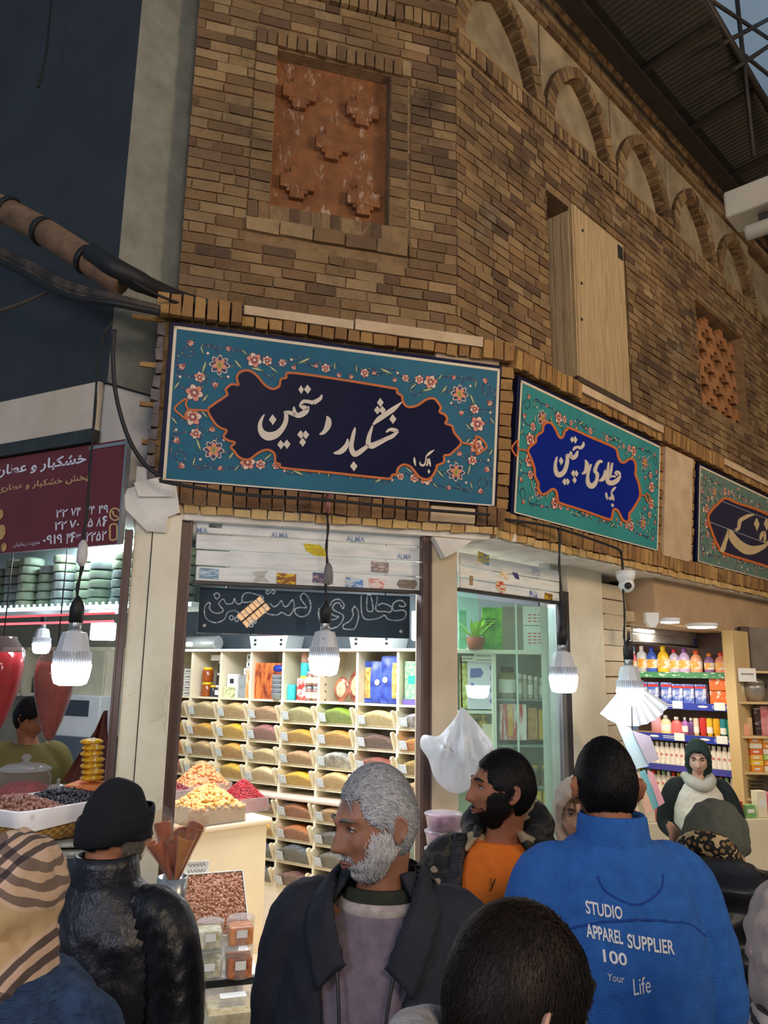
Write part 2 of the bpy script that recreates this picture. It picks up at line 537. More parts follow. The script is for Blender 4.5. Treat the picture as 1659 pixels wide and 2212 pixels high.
# brick frame round the niche
soldiers(g,-.505,.55,5.905,6.02,-.03,.06)
soldiers(g,-.37,.42,4.66,4.77,-.005,.06)
soldiers(g,-.505,-.37,4.66,4.775,-.02,.06,w=.07)
z=4.78
while z<5.89:
 g.box(-.5,ns0-.004,-.022+R_.uniform(-.005,.005),.06,z,z+.062,1,j=.004)
 g.box(ns1+.004,ns1+.12,-.01+R_.uniform(-.005,.005),.06,z,z+.062,1,j=.004)
 z+=.0705
x=-.505
while x<.55:
 g.box(x,min(x+.2,.55),-.03+R_.uniform(-.005,.005),.06,4.565,4.655,1,j=.004);x+=.209
g.box(.53,.55,.01,.06,4.66,5.9,0)
# string course and the plaster recess over it
soldiers(g,sl,sF,6.34,6.46,-.04,.2)
g.box(sl,sF,-.05,.3,6.46,6.53,1)
g.box(sl,sF,.1,.35,6.5,9.2,2)
for a,b in((sl,sl+.2),(-.12,.1),(sF-.2,sF)):
 bond(g,a,b,6.53,9.1,[],y0=-.01,d=.12)
wall_front=struct('wall_front',g,[MORTAR,BRICK,PLASTER])
g=G(F1.M)
g.box(ns0+.002,ns1-.002,.088,.112,nz0+.002,nz1-.002)
for cx,cz in((-.2,5.66),(.23,5.63),(.03,5.33),(-.19,5.0),(.25,4.97)):
 for k,(a,b) in enumerate(((.112,.048),(.048,.112),(.07,.07))):
  g.bbox(cx-a,cx+a,.042+.004*k,.1,cz-b,cz+b,.006)
m=N('carved_terracotta')
col=m.ramp(m.noise(7,6,.65),[(.3,lin('#6d4427')),(.6,lin('#8d5b34')),(.8,lin('#a87444'))])
wht=m.ramp(m.noise(9,8,.75,m.mapping(m.co(),(1.6,1,.7))),[(.56,(0,0,0,1)),(.68,(1,1,1,1))])
col=m.mix(m.math('MULTIPLY',wht,.7),col,lin('#d8c8b4'))
m.bsdf(col,.85,0,m.bump(m.noise(30,4),.5,.01))
make('carved_panel',g,m.m,M=F1.at(0,nz0),label='terracotta relief panel of five stepped crosses in the brick niche',category='relief panel')
# right upper wall
A0=R1.px(1187,450);A1=R1.px(1352,540)
hz0=R1.px(1240,812,.2)[1]
sh=[R1.px(1178,420)[0],R1.px(1356,700,0)[0],R1.px(1182,790)[1]-.02,R1.px(1172,402)[1]]
la=[R1.px(1498,640)[0],R1.px(1618,925)[0],R1.px(1560,895)[1],R1.px(1500,645)[1]]
lat_top=R1.px(1610,735)[1]
g=G(R1.M)
slab_holes(g,sR,7.2,3.7,6.25,0,.3,[tuple(sh),tuple(la)])
bond(g,sR,7.0,3.72,6.24,[tuple(sh),tuple(la)])
soldiers(g,sR,7.0,6.25,6.37,-.03,.1)
g.box(sR,7.0,-.035,.1,6.37,6.4,1)
g.box(sR,7.2,.11,.4,6.3,8.1,2)
SPAN=1.2;spr0=1.07-SPAN;APH=.82
def arch_pts(c,h,wd,n=14):
 """pointed arch outline from left spring to right spring"""
 pts=[]
 r=(wd*wd+h*h)/(2*wd)*1.0
 for i in range(n+1):
  t=i/n
  a=t*math.asin(min(1,h/max(r,h)))
  pts.append((c-wd+r-r*math.cos(a),r*math.sin(a)))
 k=h/pts[-1][1];kx=wd/(pts[-1][0]-(c-wd))
 pts=[((x-(c-wd))*kx+c-wd,y*k) for x,y in pts]
 return pts+[(2*c-x,y) for x,y in reversed(pts[:-1])]
for i in range(5):
 c=spr0+SPAN*(i+.5)
 inn=arch_pts(c,APH-.1,SPAN/2-.13);out=arch_pts(c,APH,SPAN/2-.01)
 zb=6.4
 # voussoirs
 n=26
 def res(P,n):
  L=[0]
  for a,b in zip(P,P[1:]):L.append(L[-1]+math.hypot(b[0]-a[0],b[1]-a[1]))
  o=[]
  for k in range(n+1):
   t=L[-1]*k/n
   for q in range(len(P)-1):
    if L[q+1]>=t-1e-9:
     f=(t-L[q])/max(1e-9,L[q+1]-L[q]);o.append((P[q][0]+(P[q+1][0]-P[q][0])*f,P[q][1]+(P[q+1][1]-P[q][1])*f));break
  return o
 I,O=res(inn,n),res(out,n)
 for k in range(n):
  f=.06
  pts=[(I[k][0]*(1-f)+I[k+1][0]*f,I[k][1]*(1-f)+I[k+1][1]*f),(O[k][0]*(1-f)+O[k+1][0]*f,O[k][1]*(1-f)+O[k+1][1]*f),(O[k+1][0]*(1-f)+O[k][0]*f,O[k+1][1]*(1-f)+O[k][1]*f),(I[k+1][0]*(1-f)+I[k][0]*f,I[k+1][1]*(1-f)+I[k][1]*f)]
  g.prism([(a,zb+b) for a,b in pts],-.0+R_.uniform(-.008,.004),.12,1)
 # mortar core of the ring and plastered spandrels
 for k in range(n):
  g.prism([(I[k][0],zb+I[k][1]),(O[k][0],zb+O[k][1]),(O[k+1][0],zb+O[k+1][1]),(I[k+1][0],zb+I[k+1][1])],.012,.115,0)
  if k<n:
   g.prism([(O[k][0],zb+O[k][1]),(O[k+1][0],zb+O[k+1][1]),(O[k+1][0],zb+APH+.1),(O[k][0],zb+APH+.1)],.05,.115,2)
bond(g,sR,7.0,6.4+APH+.1,7.6,[],y0=.02,d=.1)
soldiers(g,sR,7.0,7.6,7.72,-.06,.2)
bond(g,sR,7.0,7.73,7.95,[],y0=-.08,d=.2)
soldiers(g,sR,7.0,7.95,8.08,-.12,.2)
g.box(sR,7.0,-.06,.3,7.6,8.07,0)
struct('wall_right',g,[MORTAR,BRICK,PLASTER])
# end of the passage
g=G(R1.M)
g.box(7.0,7.3,-6,.3,0,9,0)
for k in range(34):
 z=4.0+k*.12
 for q in range(4):g.box(6.985,7.1,-1.0+q*.26+(k%2)*.13,-1.0+q*.26+(k%2)*.13+.25,z,z+.108,1,j=.004)
struct('wall_end',g,[MORTAR,BRICK])
# ------------------------------------------------------------------ projecting wooden shutter box in the opening
lo,hi=0.02,.6
s_w=R1.px(1187,600)[0]
for _ in range(40):
 md=(lo+hi)/2
 if R1.px(1240,620,md)[0]>s_w:lo=md
 else:hi=md
PD=md
m=N('weathered_wood')
v=m.mapping(m.co(),(14,14,.9))
col=m.ramp(m.noise(3,8,.7,v),[(.25,lin('#8a7350')),(.5,lin('#b39a72')),(.75,lin('#c6ad85'))])
st=m.ramp(m.noise(2,6,.7,m.mapping(m.co(),(6,6,.5))),[(.6,(0,0,0,1)),(.8,(1,1,1,1))])
col=m.mix(st,col,lin('#5a4530'))
m.bsdf(col,.75,0,m.bump(m.noise(4,4,.6,v),.4,.01))
OLDWOOD=m.m
T_=thing('window_shutter','weathered pale wooden shutter box jutting from the opening in the right brick wall','shutter',R1.at(s_w,hz0))
f0,f1=R1.px(1241,620,PD)[0],R1.px(1354,700,PD)[0]
zt0=R1.px(1241,445,PD)[1];zb0=R1.px(1241,808,PD)[1]
g=G(R1.M);g.box(f0+.0,f1,-PD,-PD+.03,zb0,zt0-.0)
g.box(f0+.02,f0+.06,-PD-.008,-PD,zb0,zt0)
make('front_board',g,OLDWOOD,T_)
g=G(R1.M)
for k in range(3):g.box(s_w,s_w+.025,-PD+.03+k*PD/3,-PD+.03+(k+1)*PD/3-.005,zb0-.0,zt0-.05)
make('side_board',g,OLDWOOD,T_)
g=G(R1.M);g.box(f1-.025,f1,-PD+.03,.02,zb0,zt0);make('far_side_board',g,OLDWOOD,T_)
g=G(R1.M);g.box(s_w-.01,f1+.02,-PD-.015,.02,zb0-.05,zb0-.005);make('bottom_ledge',g,mat('dark_wood',(70,54,40),.7,var=.3),T_)
g=G(R1.M)
for px,py in((1258,498),(1256,612),(1256,690)):
 a,b=R1.px(px,py,PD);g.lathe([(0,0),(.012,0),(.012,.006),(0,.008)],n=8,T=trm(a,-PD,b)@rotm('X',math.pi/2))
make('nail',g,BLACK,T_)
g=G(R1.M)
a,b=R1.px(1338,545,PD);g.box(a-.03,a+.05,-PD-.006,-PD,b-.06,b+.06)
make('metal_patch',g,mat('dark_tin',(60,55,48),.5,.6),T_,label='dark metal patch')
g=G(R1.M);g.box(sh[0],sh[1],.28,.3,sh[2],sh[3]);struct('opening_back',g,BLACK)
# ------------------------------------------------------------------ terracotta lattice window
g=G(R1.M)
nc,nr=13,17
holes=set()
for r in range(nr):
 for c in range(nc):
  for(hc,hr) in[(x0+(y0%2)*2,y0*3+1) for y0 in range(6) for x0 in(1,5,9,13)]:
   if(abs(c-hc)<=1 and r==hr) or(c==hc and abs(r-hr)<=1):holes.add((c,r))
w,h=(la[1]-la[0])/nc,(la[3]-la[2])/nr
for r in range(nr):
 c=0
 while c<nc:
  if(c,r) in holes:c+=1;continue
  c2=c
  while c2<nc and(c2,r) not in holes:c2+=1
  g.box(la[0]+c*w,la[0]+c2*w,.1,.17,la[2]+r*h,la[2]+(r+1)*h);c=c2
make('lattice_panel',g,TERRA,M=R1.at(la[0],la[2]),label='terracotta lattice panel with cross-shaped holes high in the right wall',category='lattice')
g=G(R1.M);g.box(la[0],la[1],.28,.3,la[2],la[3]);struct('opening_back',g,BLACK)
# ------------------------------------------------------------------ roof over the passage
RO=R1.out(.22)
zi=RO.px(1430,205)[1]
lo,hi=.3,3.0
for _ in range(30):
 md=(lo+hi)/2
 if R1.out(md).px(1590,110)[1]>zi+.12:lo=md
 else:hi=md
RW=md
RO2=R1.out(RW);zo_=RO2.px(1590,110)[1]
m=N('dark_roof_sheet')
v=m.co()
wv=m.n('TexWave',i_Scale=5.0);wv.bands_direction='X';m.link(v,wv.inputs['Vector'])
col=m.ramp(m.noise(1.5,6),[(.3,lin('#33332f')),(.7,lin('#4a4943'))])
m.bsdf(col,.7,.2,m.bump(wv.outputs['Fac'],.5,.03))
g=G(R1.M)
g.add([(-3,-.15,zi+.05),(9,-.15,zi+.05),(9,-RW,zo_),(-3,-RW,zo_),(-3,-.15,zi+.08),(9,-.15,zi+.08),(9,-RW,zo_+.03),(-3,-RW,zo_+.03)],[(0,1,2,3),(7,6,5,4),(0,4,5,1),(2,6,7,3),(0,3,7,4),(1,5,6,2)])
struct('roof',g,m.m)
DKST=mat('roof_steel',(48,44,42),.6,.3,var=.25)
T_=thing('roof_beam','long dark perforated steel beam along the top of the right brick cornice','beam',R1.at(0,zi))
g=G(R1.M)
g.box(-3,9,-.28,-.12,zi-.14,zi-.11);g.box(-3,9,-.28,-.12,zi+.05,zi+.08)
make('beam_flange',g,DKST,T_)
g=G(R1.M)
for k in range(40):
 a=-2.9+k*.3
 g.tube([(a,-.2,zi-.11),(a+.15,-.2,zi+.05)],.012,6);g.tube([(a+.15,-.2,zi+.05),(a+.3,-.2,zi-.11)],.012,6)
make('beam_web',g,DKST,T_)
g=G(R1.M)
for k in range(9):
 a=-2+k*1.1;g.box(a,a+.06,-RW+.01,-.2,zi-.03,zi,T=None)
 g.v[-8:]=[Vector((p.x,p.y,p.z+(zo_-zi)*(-p.y-.15)/(RW-.15))) for p in g.v[-8:]]
make('roof_rafter',g,DKST,M=R1.at(0,zi),label='dark steel rafters carrying the sloping roof sheet',category='rafters',kind='structure')
T_=thing('roof_truss','dark steel lattice truss against the dusk sky at the roof edge','truss',RO2.at(4,zo_))
def mem(name,a,b,r=.022):
 g=G(RO2.M);p=RO2.px(*a);q2=RO2.px(*b)
 g.tube([(p[0],0,p[1]),(q2[0],0,q2[1])],r,4);make(name,g,DKST,T_)
for a,b in(((1588,-40),(1628,340)),((1520,-10),(1662,85)),((1560,95),(1700,20)),((1585,150),(1720,60)),((1582,98),(1670,170)),((1545,-40),(1640,-5)),):
 mem('truss_brace',a,b)
mem('truss_chord',(1490,-60),(1700,300),.035)
# ------------------------------------------------------------------ sign band over the shops
sb=1.075
zt,zs,zb=1.0,.87,-.165
g=G(FB.M)
bl=FB.px(350,690)[0]
g.box(bl,sb+.06,.01,.34,zb,.97,0)
# top course, ledge stones, side piers, bottom course
soldiers(g,bl-.03,-.53,.885,1.0,-.10,.3,mi=1)
soldiers(g,-.53,.9,.885,.945,-.06,.3,w=.075,mi=1)
g.box(-.52,.1,-.07,.3,.95,1.0,3);g.box(.11,.9,-.075,.3,.95,1.01,3)
soldiers(g,.9,sb+.03,.885,1.0,-.08,.3,w=.08,mi=1)
g.box(.62,1.03,-.03,.1,.86,.9,3)
z=-.01
while z<.86:
 g.box(1.047+R_.uniform(-.006,.006),sb+.05,-.035+R_.uniform(-.006,.006),.2,z,z+.064,1,j=.005);z+=.073
z=.0
while z<.86:
 g.box(bl-.02+R_.uniform(-.012,.012),-.93,-.02+R_.uniform(-.008,.008),.2,z,z+.062,6,j=.006);z+=.072
soldiers(g,-.86,.62,-.115,-.005,-.045,.2,w=.07,mi=2)
g.bbox(.63,.91,-.046,.2,-.112,-.022,.006,3)
soldiers(g,.92,sb+.04,-.115,-.005,-.045,.2,w=.07,mi=2)
soldiers(g,-.86,sb+.05,-.165,-.12,-.03,.25,w=.09,mi=5)
g.box(-.86,sb+.05,.0,.42,-.178,-.166,4)
LEDGE=two_tone('ledge_stone',(186,160,128),(214,190,156),6,.3,.7,.85,.3)
struct('lintel_front',g,[MORTAR,BRICK_D,BRICK_B,LEDGE,WHITEP,BRICK_Y,mat('sooty_brick',(112,104,102),.9,var=.35,scale=16)])
# broken plaster block under the left end of the band
g=G(FB.M)
pp=pxpoly(FB,[(276,1058),(330,1040),(380,1048),(388,1108),(362,1118),(358,1152),(318,1148),(262,1092)])
g.prism(pp,-.06,.3)
pp=pxpoly(FB,[(290,1046),(345,1034),(372,1052),(372,1075),(300,1075)])
g.prism(pp,-.085,.1)
struct('trim_plaster_block',g,[WHITEP])
g=G(FB.M)
for py,w_ in((690,60),(790,45),(875,45),(958,40)):
 a,b=FB.px(350,py);l=w_*.0026
 g.box(a-l,a+.01,-.0,.03,b-.012,b+.012,0,j=.004)
struct('trim_broken_bricks',g,[BRICK_D])
g=G(RB.M)
re=5.7
pA,pB=RB.px(1425,1000)[0],RB.px(1490,1050)[0]
g.box(-.06,re,.01,.34,zb,.97,0)
soldiers(g,-.06,.72,.885,1.0,-.08,.3,mi=1)
g.box(.72,1.98,-.07,.3,.945,1.0,3)
soldiers(g,.72,1.98,.885,.94,-.05,.3,w=.08,mi=1)
soldiers(g,1.98,3.2,.885,1.0,-.08,.3,mi=1)
g.box(3.2,re,-.07,.3,.945,1.0,3);soldiers(g,3.2,re,.885,.94,-.05,.3,w=.08,mi=1)
g.box(pA,pB-.06,-.05,.1,-.02,.86,3)
for a0,a1 in((2.01,pA),(pB-.05,pB+.02)):
 z=0
 while z<.87:g.box(a0,a1,-.03+R_.uniform(-.006,.006),.1,z,z+.062,1,j=.005);z+=.072
soldiers(g,-.05,re,-.115,-.005,-.045,.2,w=.07,mi=1)
soldiers(g,-.05,re,-.165,-.12,-.03,.25,w=.09,mi=5)
g.box(-.02,re,.0,.45,-.178,-.166,4)
struct('lintel_right',g,[MORTAR,BRICK_D,BRICK_B,LEDGE,WHITEP,BRICK_Y])
# ------------------------------------------------------------------ painted tile signs
NAVY=mat('sign_navy',(24,28,62),.4,var=.15,scale=3,Specular_IOR_Level=.1)
NAVY2=mat('sign_navy_field',(24,27,58),.4,var=.12,scale=2,Specular_IOR_Level=.08)
COBALT=mat('sign_cobalt',(14,38,138),.4,var=.1,scale=2,Specular_IOR_Level=.08)
TURQ=two_tone('sign_turquoise',(34,94,122),(44,112,136),2.2,.3,.7,.8)
TEAL=two_tone('sign_teal',(40,130,134),(52,148,146),2.2,.3,.7,.8)
SCREAM=mat('sign_cream',(226,212,186),.5,var=.06)
SORANGE=mat('sign_orange',(206,110,52),.6,var=.12,scale=20)
PINK=mat('petal_pink',(226,142,118),.5,var=.15,scale=60)
PETALW=mat('petal_white',(232,205,180),.5,var=.1,scale=60)
INK=mat('vine_ink',(22,42,92),.5,var=.2)
LEAF=mat('leaf_green',(92,150,90),.5,var=.25,scale=40)
OCHRE=mat('petal_ochre',(208,150,70),.5,var=.15)
MAROONP=mat('petal_maroon',(150,52,62),.5,var=.2)
PAL=[INK,PINK,PETALW,LEAF,OCHRE,MAROONP]
def disc(g,c,pts,y,mi):
 g.add([Vector((c[0]+a,y,c[1]+b)) for a,b in pts],[list(range(len(pts)))],mi)
def petal(r0,r1,w,a):
 o=[]
 for t in(0,.25,.5,.75,1):o.append((r0+(r1-r0)*t,w*math.sin(math.pi*(t*.8+.1))*.5))
 o=o+[(x,-y) for x,y in reversed(o)]
 ca,sa=math.cos(a),math.sin(a)
 return[(x*ca-y*sa,x*sa+y*ca) for x,y in o]
def flower(g,c,r,kind,a0,y):
 if kind=='rose':
  for k in range(6):disc(g,c,petal(r*.1,r*1.12,r*.95,a0+k*math.pi/3),y,0)
  for k in range(6):disc(g,c,petal(r*.15,r,r*.75,a0+k*math.pi/3),y-.0006,1 if k%2 else 2)
  for k in range(6):disc(g,c,petal(r*.12,r*.55,r*.3,a0+k*math.pi/3),y-.0012,5)
  disc(g,c,[(r*.2*math.cos(k),r*.2*math.sin(k)) for k in[q*math.pi/4 for q in range(8)]],y-.0018,2)
 elif kind=='med':
  for k in range(8):disc(g,c,petal(r*.2,r*1.35,r*.75,a0+k*math.pi/4),y,2)
  for k in range(8):disc(g,c,petal(r*.2,r*1.2,r*.6,a0+k*math.pi/4),y-.0006,0)
  for k in range(5):disc(g,c,petal(r*.1,r*.95,r*.6,a0+k*2*math.pi/5),y-.0012,1)
  disc(g,c,[(r*.5*math.cos(k),r*.55*math.sin(k)) for k in[q*math.pi/5 for q in range(10)]],y-.0018,4)
  disc(g,c,petal(-r*.3,r*.35,r*.3,a0),y-.0024,3)
 elif kind=='bud':
  for k in(-1,0,1):disc(g,c,petal(0,r*1.25,r*.7,a0+k*.55),y,0)
  for k in(-1,0,1):disc(g,c,petal(0,r*1.1,r*.55,a0+k*.5),y-.0006,(1,2,1)[k+1])
  disc(g,c,petal(-r*.4,r*.5,r*.4,a0),y-.0012,5)
 elif kind=='leaf':
  disc(g,c,petal(-r*1.1,r*1.3,r*.6,a0),y,0)
  disc(g,c,petal(-r,r*1.1,r*.42,a0+.08),y-.0006,3)
  disc(g,c,petal(-r*.8,r*.7,r*.16,a0+.1),y-.0012,2)
 elif kind=='dot':
  disc(g,c,[(r*math.cos(q),r*math.sin(q)) for q in[k*math.pi/4 for k in range(8)]],y,2)
# motif places traced on the upper left quarter of the large sign (zoom of 340,640 x2.183)
Z4=((340,640),2.183)
MOTIF=[('bud',160,215,17,.6),('rose',305,300,2,0),('med',305,325,27,1.57),('bud',355,245,14,2.6),('leaf',390,320,20,.9),('rose',467,302,27,.2),('rose',527,305,18,.5),('leaf',555,345,18,.7),('rose',598,315,14,.1),('bud',655,328,14,1.9),('leaf',700,305,24,2.7),('bud',757,320,13,1.7),('rose',800,340,17,.4),('leaf',842,330,14,1.6),('bud',868,366,14,2.2),('bud',140,325,18,2.4),('rose',212,382,19,.3),('leaf',232,335,22,1.9),('leaf',105,420,16,2.2),('bud',285,430,17,4.6),('rose',187,455,30,.2),('leaf',237,480,17,5.4),('leaf',222,255,15,1.3),('leaf',480,345,22,.2),('leaf',420,265,14,.8),('dot',250,270,5,0),('dot',345,380,5,0),('dot',640,300,5,0),('dot',120,380,5,0)]
VINES=[[(160,230),(130,260),(150,290),(180,275),(175,240)],[(110,250),(105,330),(140,370),(190,380)],[(215,240),(260,225),(300,270)],[(230,235),(280,240),(340,250),(420,265),(460,290)],[(265,395),(285,420)],[(300,385),(340,385)],[(480,330),(510,365),(550,390),(555,350)],[(530,290),(570,330),(600,320),(640,305),(660,290),(700,300),(730,330),(760,310),(800,330),(860,320)],[(105,440),(110,400),(108,330)],[(150,440),(110,425)],[(210,430),(245,400),(235,360)],[(680,310),(720,320),(760,345)],[(240,500),(225,470)],[(395,310),(375,330),(350,315)]]
def sign(name,label,fr,rect,field,ground,cart,tip,ornament=True,edge=SCREAM,zo=Z4[0],sc=Z4[1],dense=False):
 s0,s1,z0,z1=rect
 T=thing(name,label,'sign',fr.at(s0,z0))
 g=G(fr.M);g.bbox(s0,s1,-.04,.0,z0,z1,.003);make('backing_board',g,NAVY,T)
 bd=.022
 g=G(fr.M)
 y=-.042
 a0,a1,b0,b1=s0+bd,s1-bd*.6,z0+bd*.35,z1-bd
 t=.016
 g.box(a0,a1,y-.003,y,b1-t,b1);g.box(a0,a1,y-.003,y,b0,b0+t*.5);g.box(a0,a0+t,y-.003,y,b0,b1);g.box(a1-t,a1,y-.003,y,b0,b1)
 make('border_line',g,edge,T)
 g=G(fr.M);g.box(a0+t,a1-t,y,y+.004,b0+t*.5,b1-t);make('painted_ground',g,ground,T)
 # mapping of the traced quarter to this rectangle
 Ls=[FB.px(340+x/2.183,640+yy/2.183,.04) for _,x,yy,_,_ in MOTIF]
 F0=(-.89+.022,1.043-.013,.008,.862-.022)
 def mp(x,yy,fx,fz):
  a,b=FB.px(340+x/2.183,640+yy/2.183,.04)
  u=(a-F0[0])/(F0[1]-F0[0]);v=(b-F0[2])/(F0[3]-F0[2])
  if fx:u=1-u
  if fz:v=1-v
  return a0+u*(a1-a0),b0+v*(b1-b0)
 if ornament:
  g=G(fr.M)
  for fx in(0,1):
   for fz in(0,1):
    for kind,x,yy,r,ang in MOTIF:
     c=mp(x,yy,fx,fz)
     aa=-ang
     if fx:aa=math.pi-aa
     if fz:aa=-aa
     flower(g,c,r*.00118*1.3,kind,aa,y-.001)
    for v in VINES:
     pts=cr_spline([(*mp(x,yy,fx,fz),.0068) for x,yy in v],5)
     L,Rr=ribbon2d(pts)
     n=len(L)
     g.add([Vector((p[0],y-.0005,p[1])) for p in L+Rr],[(i,i+1,n+i+1,n+i) for i in range(n-1)],0)
     for q in pts[2::5]:
      flower(g,(q[0]+R_.uniform(-.008,.008),q[1]+R_.uniform(-.008,.008)),R_.uniform(.006,.011),'leaf',R_.uniform(0,6),y-.0008)
  if dense:
   for _ in range(420):
    c=(R_.uniform(a0+.02,a1-.02),R_.uniform(b0+.02,b1-.02))
    flower(g,c,R_.uniform(.008,.018),R_.choice(['leaf','rose','bud','dot','leaf']),R_.uniform(0,6),y-.001-R_.uniform(0,.001))
  make('floral_pattern',g,PAL,T)
 # cartouche
 cp_=[fr.px(zo[0]+a/sc,zo[1]+b/sc,.045) for a,b in cr_spline(cart,4,True)]
 g=G(fr.M);g.prism(cp_,-.0475,-.0455);make('cartouche',g,field,T)
 g=G(fr.M)
 add_strokes(g,fr,zo,sc,[[(a,b,11*sc/2.183) for a,b in cart]],.0465,.003,0,4,True)
 for st in tip:
  add_strokes(g,fr,zo,sc,[st[0]],.0465,.003,0,5,st[1])
 make('cartouche_outline',g,SORANGE,T)
 return T
RECT_F=(-.905,1.043,-.005,.862)
CART1=[(238,540),(262,512),(298,488),(318,474),(330,462),(322,440),(345,418),(366,416),(382,418),(374,385),(390,358),(430,350),(468,374),(508,420),(545,437),(574,424),(582,392),(608,384),(606,372),(640,362),(870,394),(1100,432),(1128,440),(1132,458),(1152,470),(1158,500),(1182,522),(1225,515),(1268,487),(1302,482),(1322,500),(1336,526),(1330,545),(1356,560),(1366,580),(1358,600),(1388,612),(1400,645),(1432,690),(1400,728),(1376,748),(1352,752),(1350,782),(1318,798),(1316,812),(1296,848),(1268,864),(1232,850),(1195,806),(1160,794),(1134,812),(1128,838),(1108,842),(1098,858),(1060,858),(820,832),(596,810),(578,792),(556,782),(552,744),(522,724),(480,736),(430,770),(386,760),(362,730),(346,712),(366,690),(338,682),(312,662),(326,634),(300,622),(272,600)]
TIPL=[([(236,540,11),(190,537,10),(150,535,10)],False),([(145,535,9),(134,512,9),(138,485,9),(108,500,9),(82,530,9),(104,555,9),(135,578,9),(132,556,9)],True)]
TIPR=[([(1432,690,10),(1465,697,9),(1500,702,9)],False),([(1498,702,9),(1505,680,9),(1502,660,9),(1530,675,9),(1552,708,9),(1532,730,9),(1505,746,9),(1508,724,9)],True)]
SG1=sign('tile_sign','large turquoise floral sign with navy cartouche over the cut-corner shop front',FB,RECT_F,NAVY2,TURQ,CART1,TIPL+TIPR)
# calligraphy traced on a zoom of the sign
ZS=((540,810),3.95)
def dot(x,y,r=44):
 return[(x-r*.42,y-r*.40,r),(x+r*.42,y+r*.40,r)]
def rh(x,y,w=60,h=80):
 return[(x,y-h/2,2),(x-w*.02,y-h*.25,w*.55),(x,y,w*.98),(x+w*.02,y+h*.25,w*.5),(x,y+h/2,2)]
CAL1=[[(1160,490,14),(1190,468,26),(1225,470,34),(1262,478,20)],[(1262,480,22),(1215,522,34),(1165,545,36),(1120,568,40),(1075,590,46),(1035,605,52),(1008,585,44),(1015,520,34),(1032,470,24),(1045,432,12)],[(1048,425,16),(1095,380,42),(1160,335,44),(1225,290,40),(1290,235,10)],[(1130,540,14),(1122,560,14)],[(1095,555,14),(1090,575,14)],[(1010,600,30),(965,635,38),(915,670,44),(885,672,46),(862,620,40),(874,540,34),(888,480,26),(896,448,8)],[(832,545,10),(826,590,34),(800,632,46),(760,660,40),(712,668,14)],[(652,352,8),(668,385,44),(664,430,54),(645,470,40),(622,495,30),(592,508,12)],[(612,168,8),(600,200,30),(565,225,36),(540,236,40)],[(540,240,34),(490,228,30),(450,230,30),(420,268,12)],[(420,268,10),(460,280,40),(500,290,20)],[(500,270,14),(478,310,44),(430,342,46),(390,340,40),(376,300,26),(374,270,10)],[(385,345,30),(345,325,34),(300,318,24)],[(292,312,16),(308,350,34),(300,410,40),(265,470,46),(215,512,62),(150,524,72),(100,490,54),(84,430,36),(100,375,24),(122,338,8)],rh(193,383,62,88),rh(435,127,44,72),rh(490,125,58,78),rh(1110,238,54,78),rh(1085,302,54,72),rh(1128,302,54,70),rh(1217,378,58,80),rh(884,780,60,84),rh(432,510,58,72),rh(474,512,58,74),rh(448,575,54,76),rh(262,596,58,78),rh(314,592,58,78),[(1400,702,6),(1402,735,20),(1410,775,8)],[(1448,740,4),(1452,765,16),(1478,772,18),(1494,750,12),(1500,700,8)],[(1498,700,8),(1530,668,22),(1570,640,6)],[(1512,712,8),(1516,750,14),(1504,778,12)],[(1526,712,8),(1532,750,16),(1538,782,8)],rh(1524,825,24,40)]
LETTER=mat('letter_ivory',(222,210,194),.45,var=.04)
g=G(FB.M);add_strokes(g,FB,ZS[0],ZS[1],CAL1,.048,.006,0,6)
make('lettering',g,LETTER,SG1)
# second sign
RECT_R=(.025,2.0,-.005,.862)
CART2=[(245,910),(262,882),(290,858),(292,832),(308,812),(330,796),(336,762),(355,744),(382,748),(405,780),(432,832),(452,824),(462,792),(476,786),(490,775),(620,832),(742,884),(768,906),(775,942),(792,974),(812,978),(840,958),(866,962),(880,996),(878,1050),(896,1098),(906,1164),(892,1205),(858,1260),(842,1278),(840,1314),(824,1328),(800,1312),(774,1262),(752,1254),(742,1284),(738,1304),(718,1312),(575,1262),(432,1216),(420,1196),(412,1152),(390,1134),(356,1158),(326,1164),(306,1132),(306,1100),(296,1082),(284,1050),(284,1020),(268,968)]
T2=[([(243,910,10),(215,904,9),(195,900,9)],False),([(192,900,9),(184,880,9),(186,850,9),(166,866,9),(150,895,9),(164,925,9),(180,942,9),(184,918,9)],True),([(906,1165,8),(922,1172,8),(938,1178,8)],False),([(938,1178,7),(946,1160,7),(958,1175,7),(964,1195,7),(954,1212,7),(944,1198,7)],True)]
SG2=sign('tile_sign','teal floral sign with bright cobalt cartouche on the right-hand band',RB,RECT_R,COBALT,TEAL,CART2,T2,zo=(1050,640),sc=2.724)
ZS2=((1160,900),6.9125)
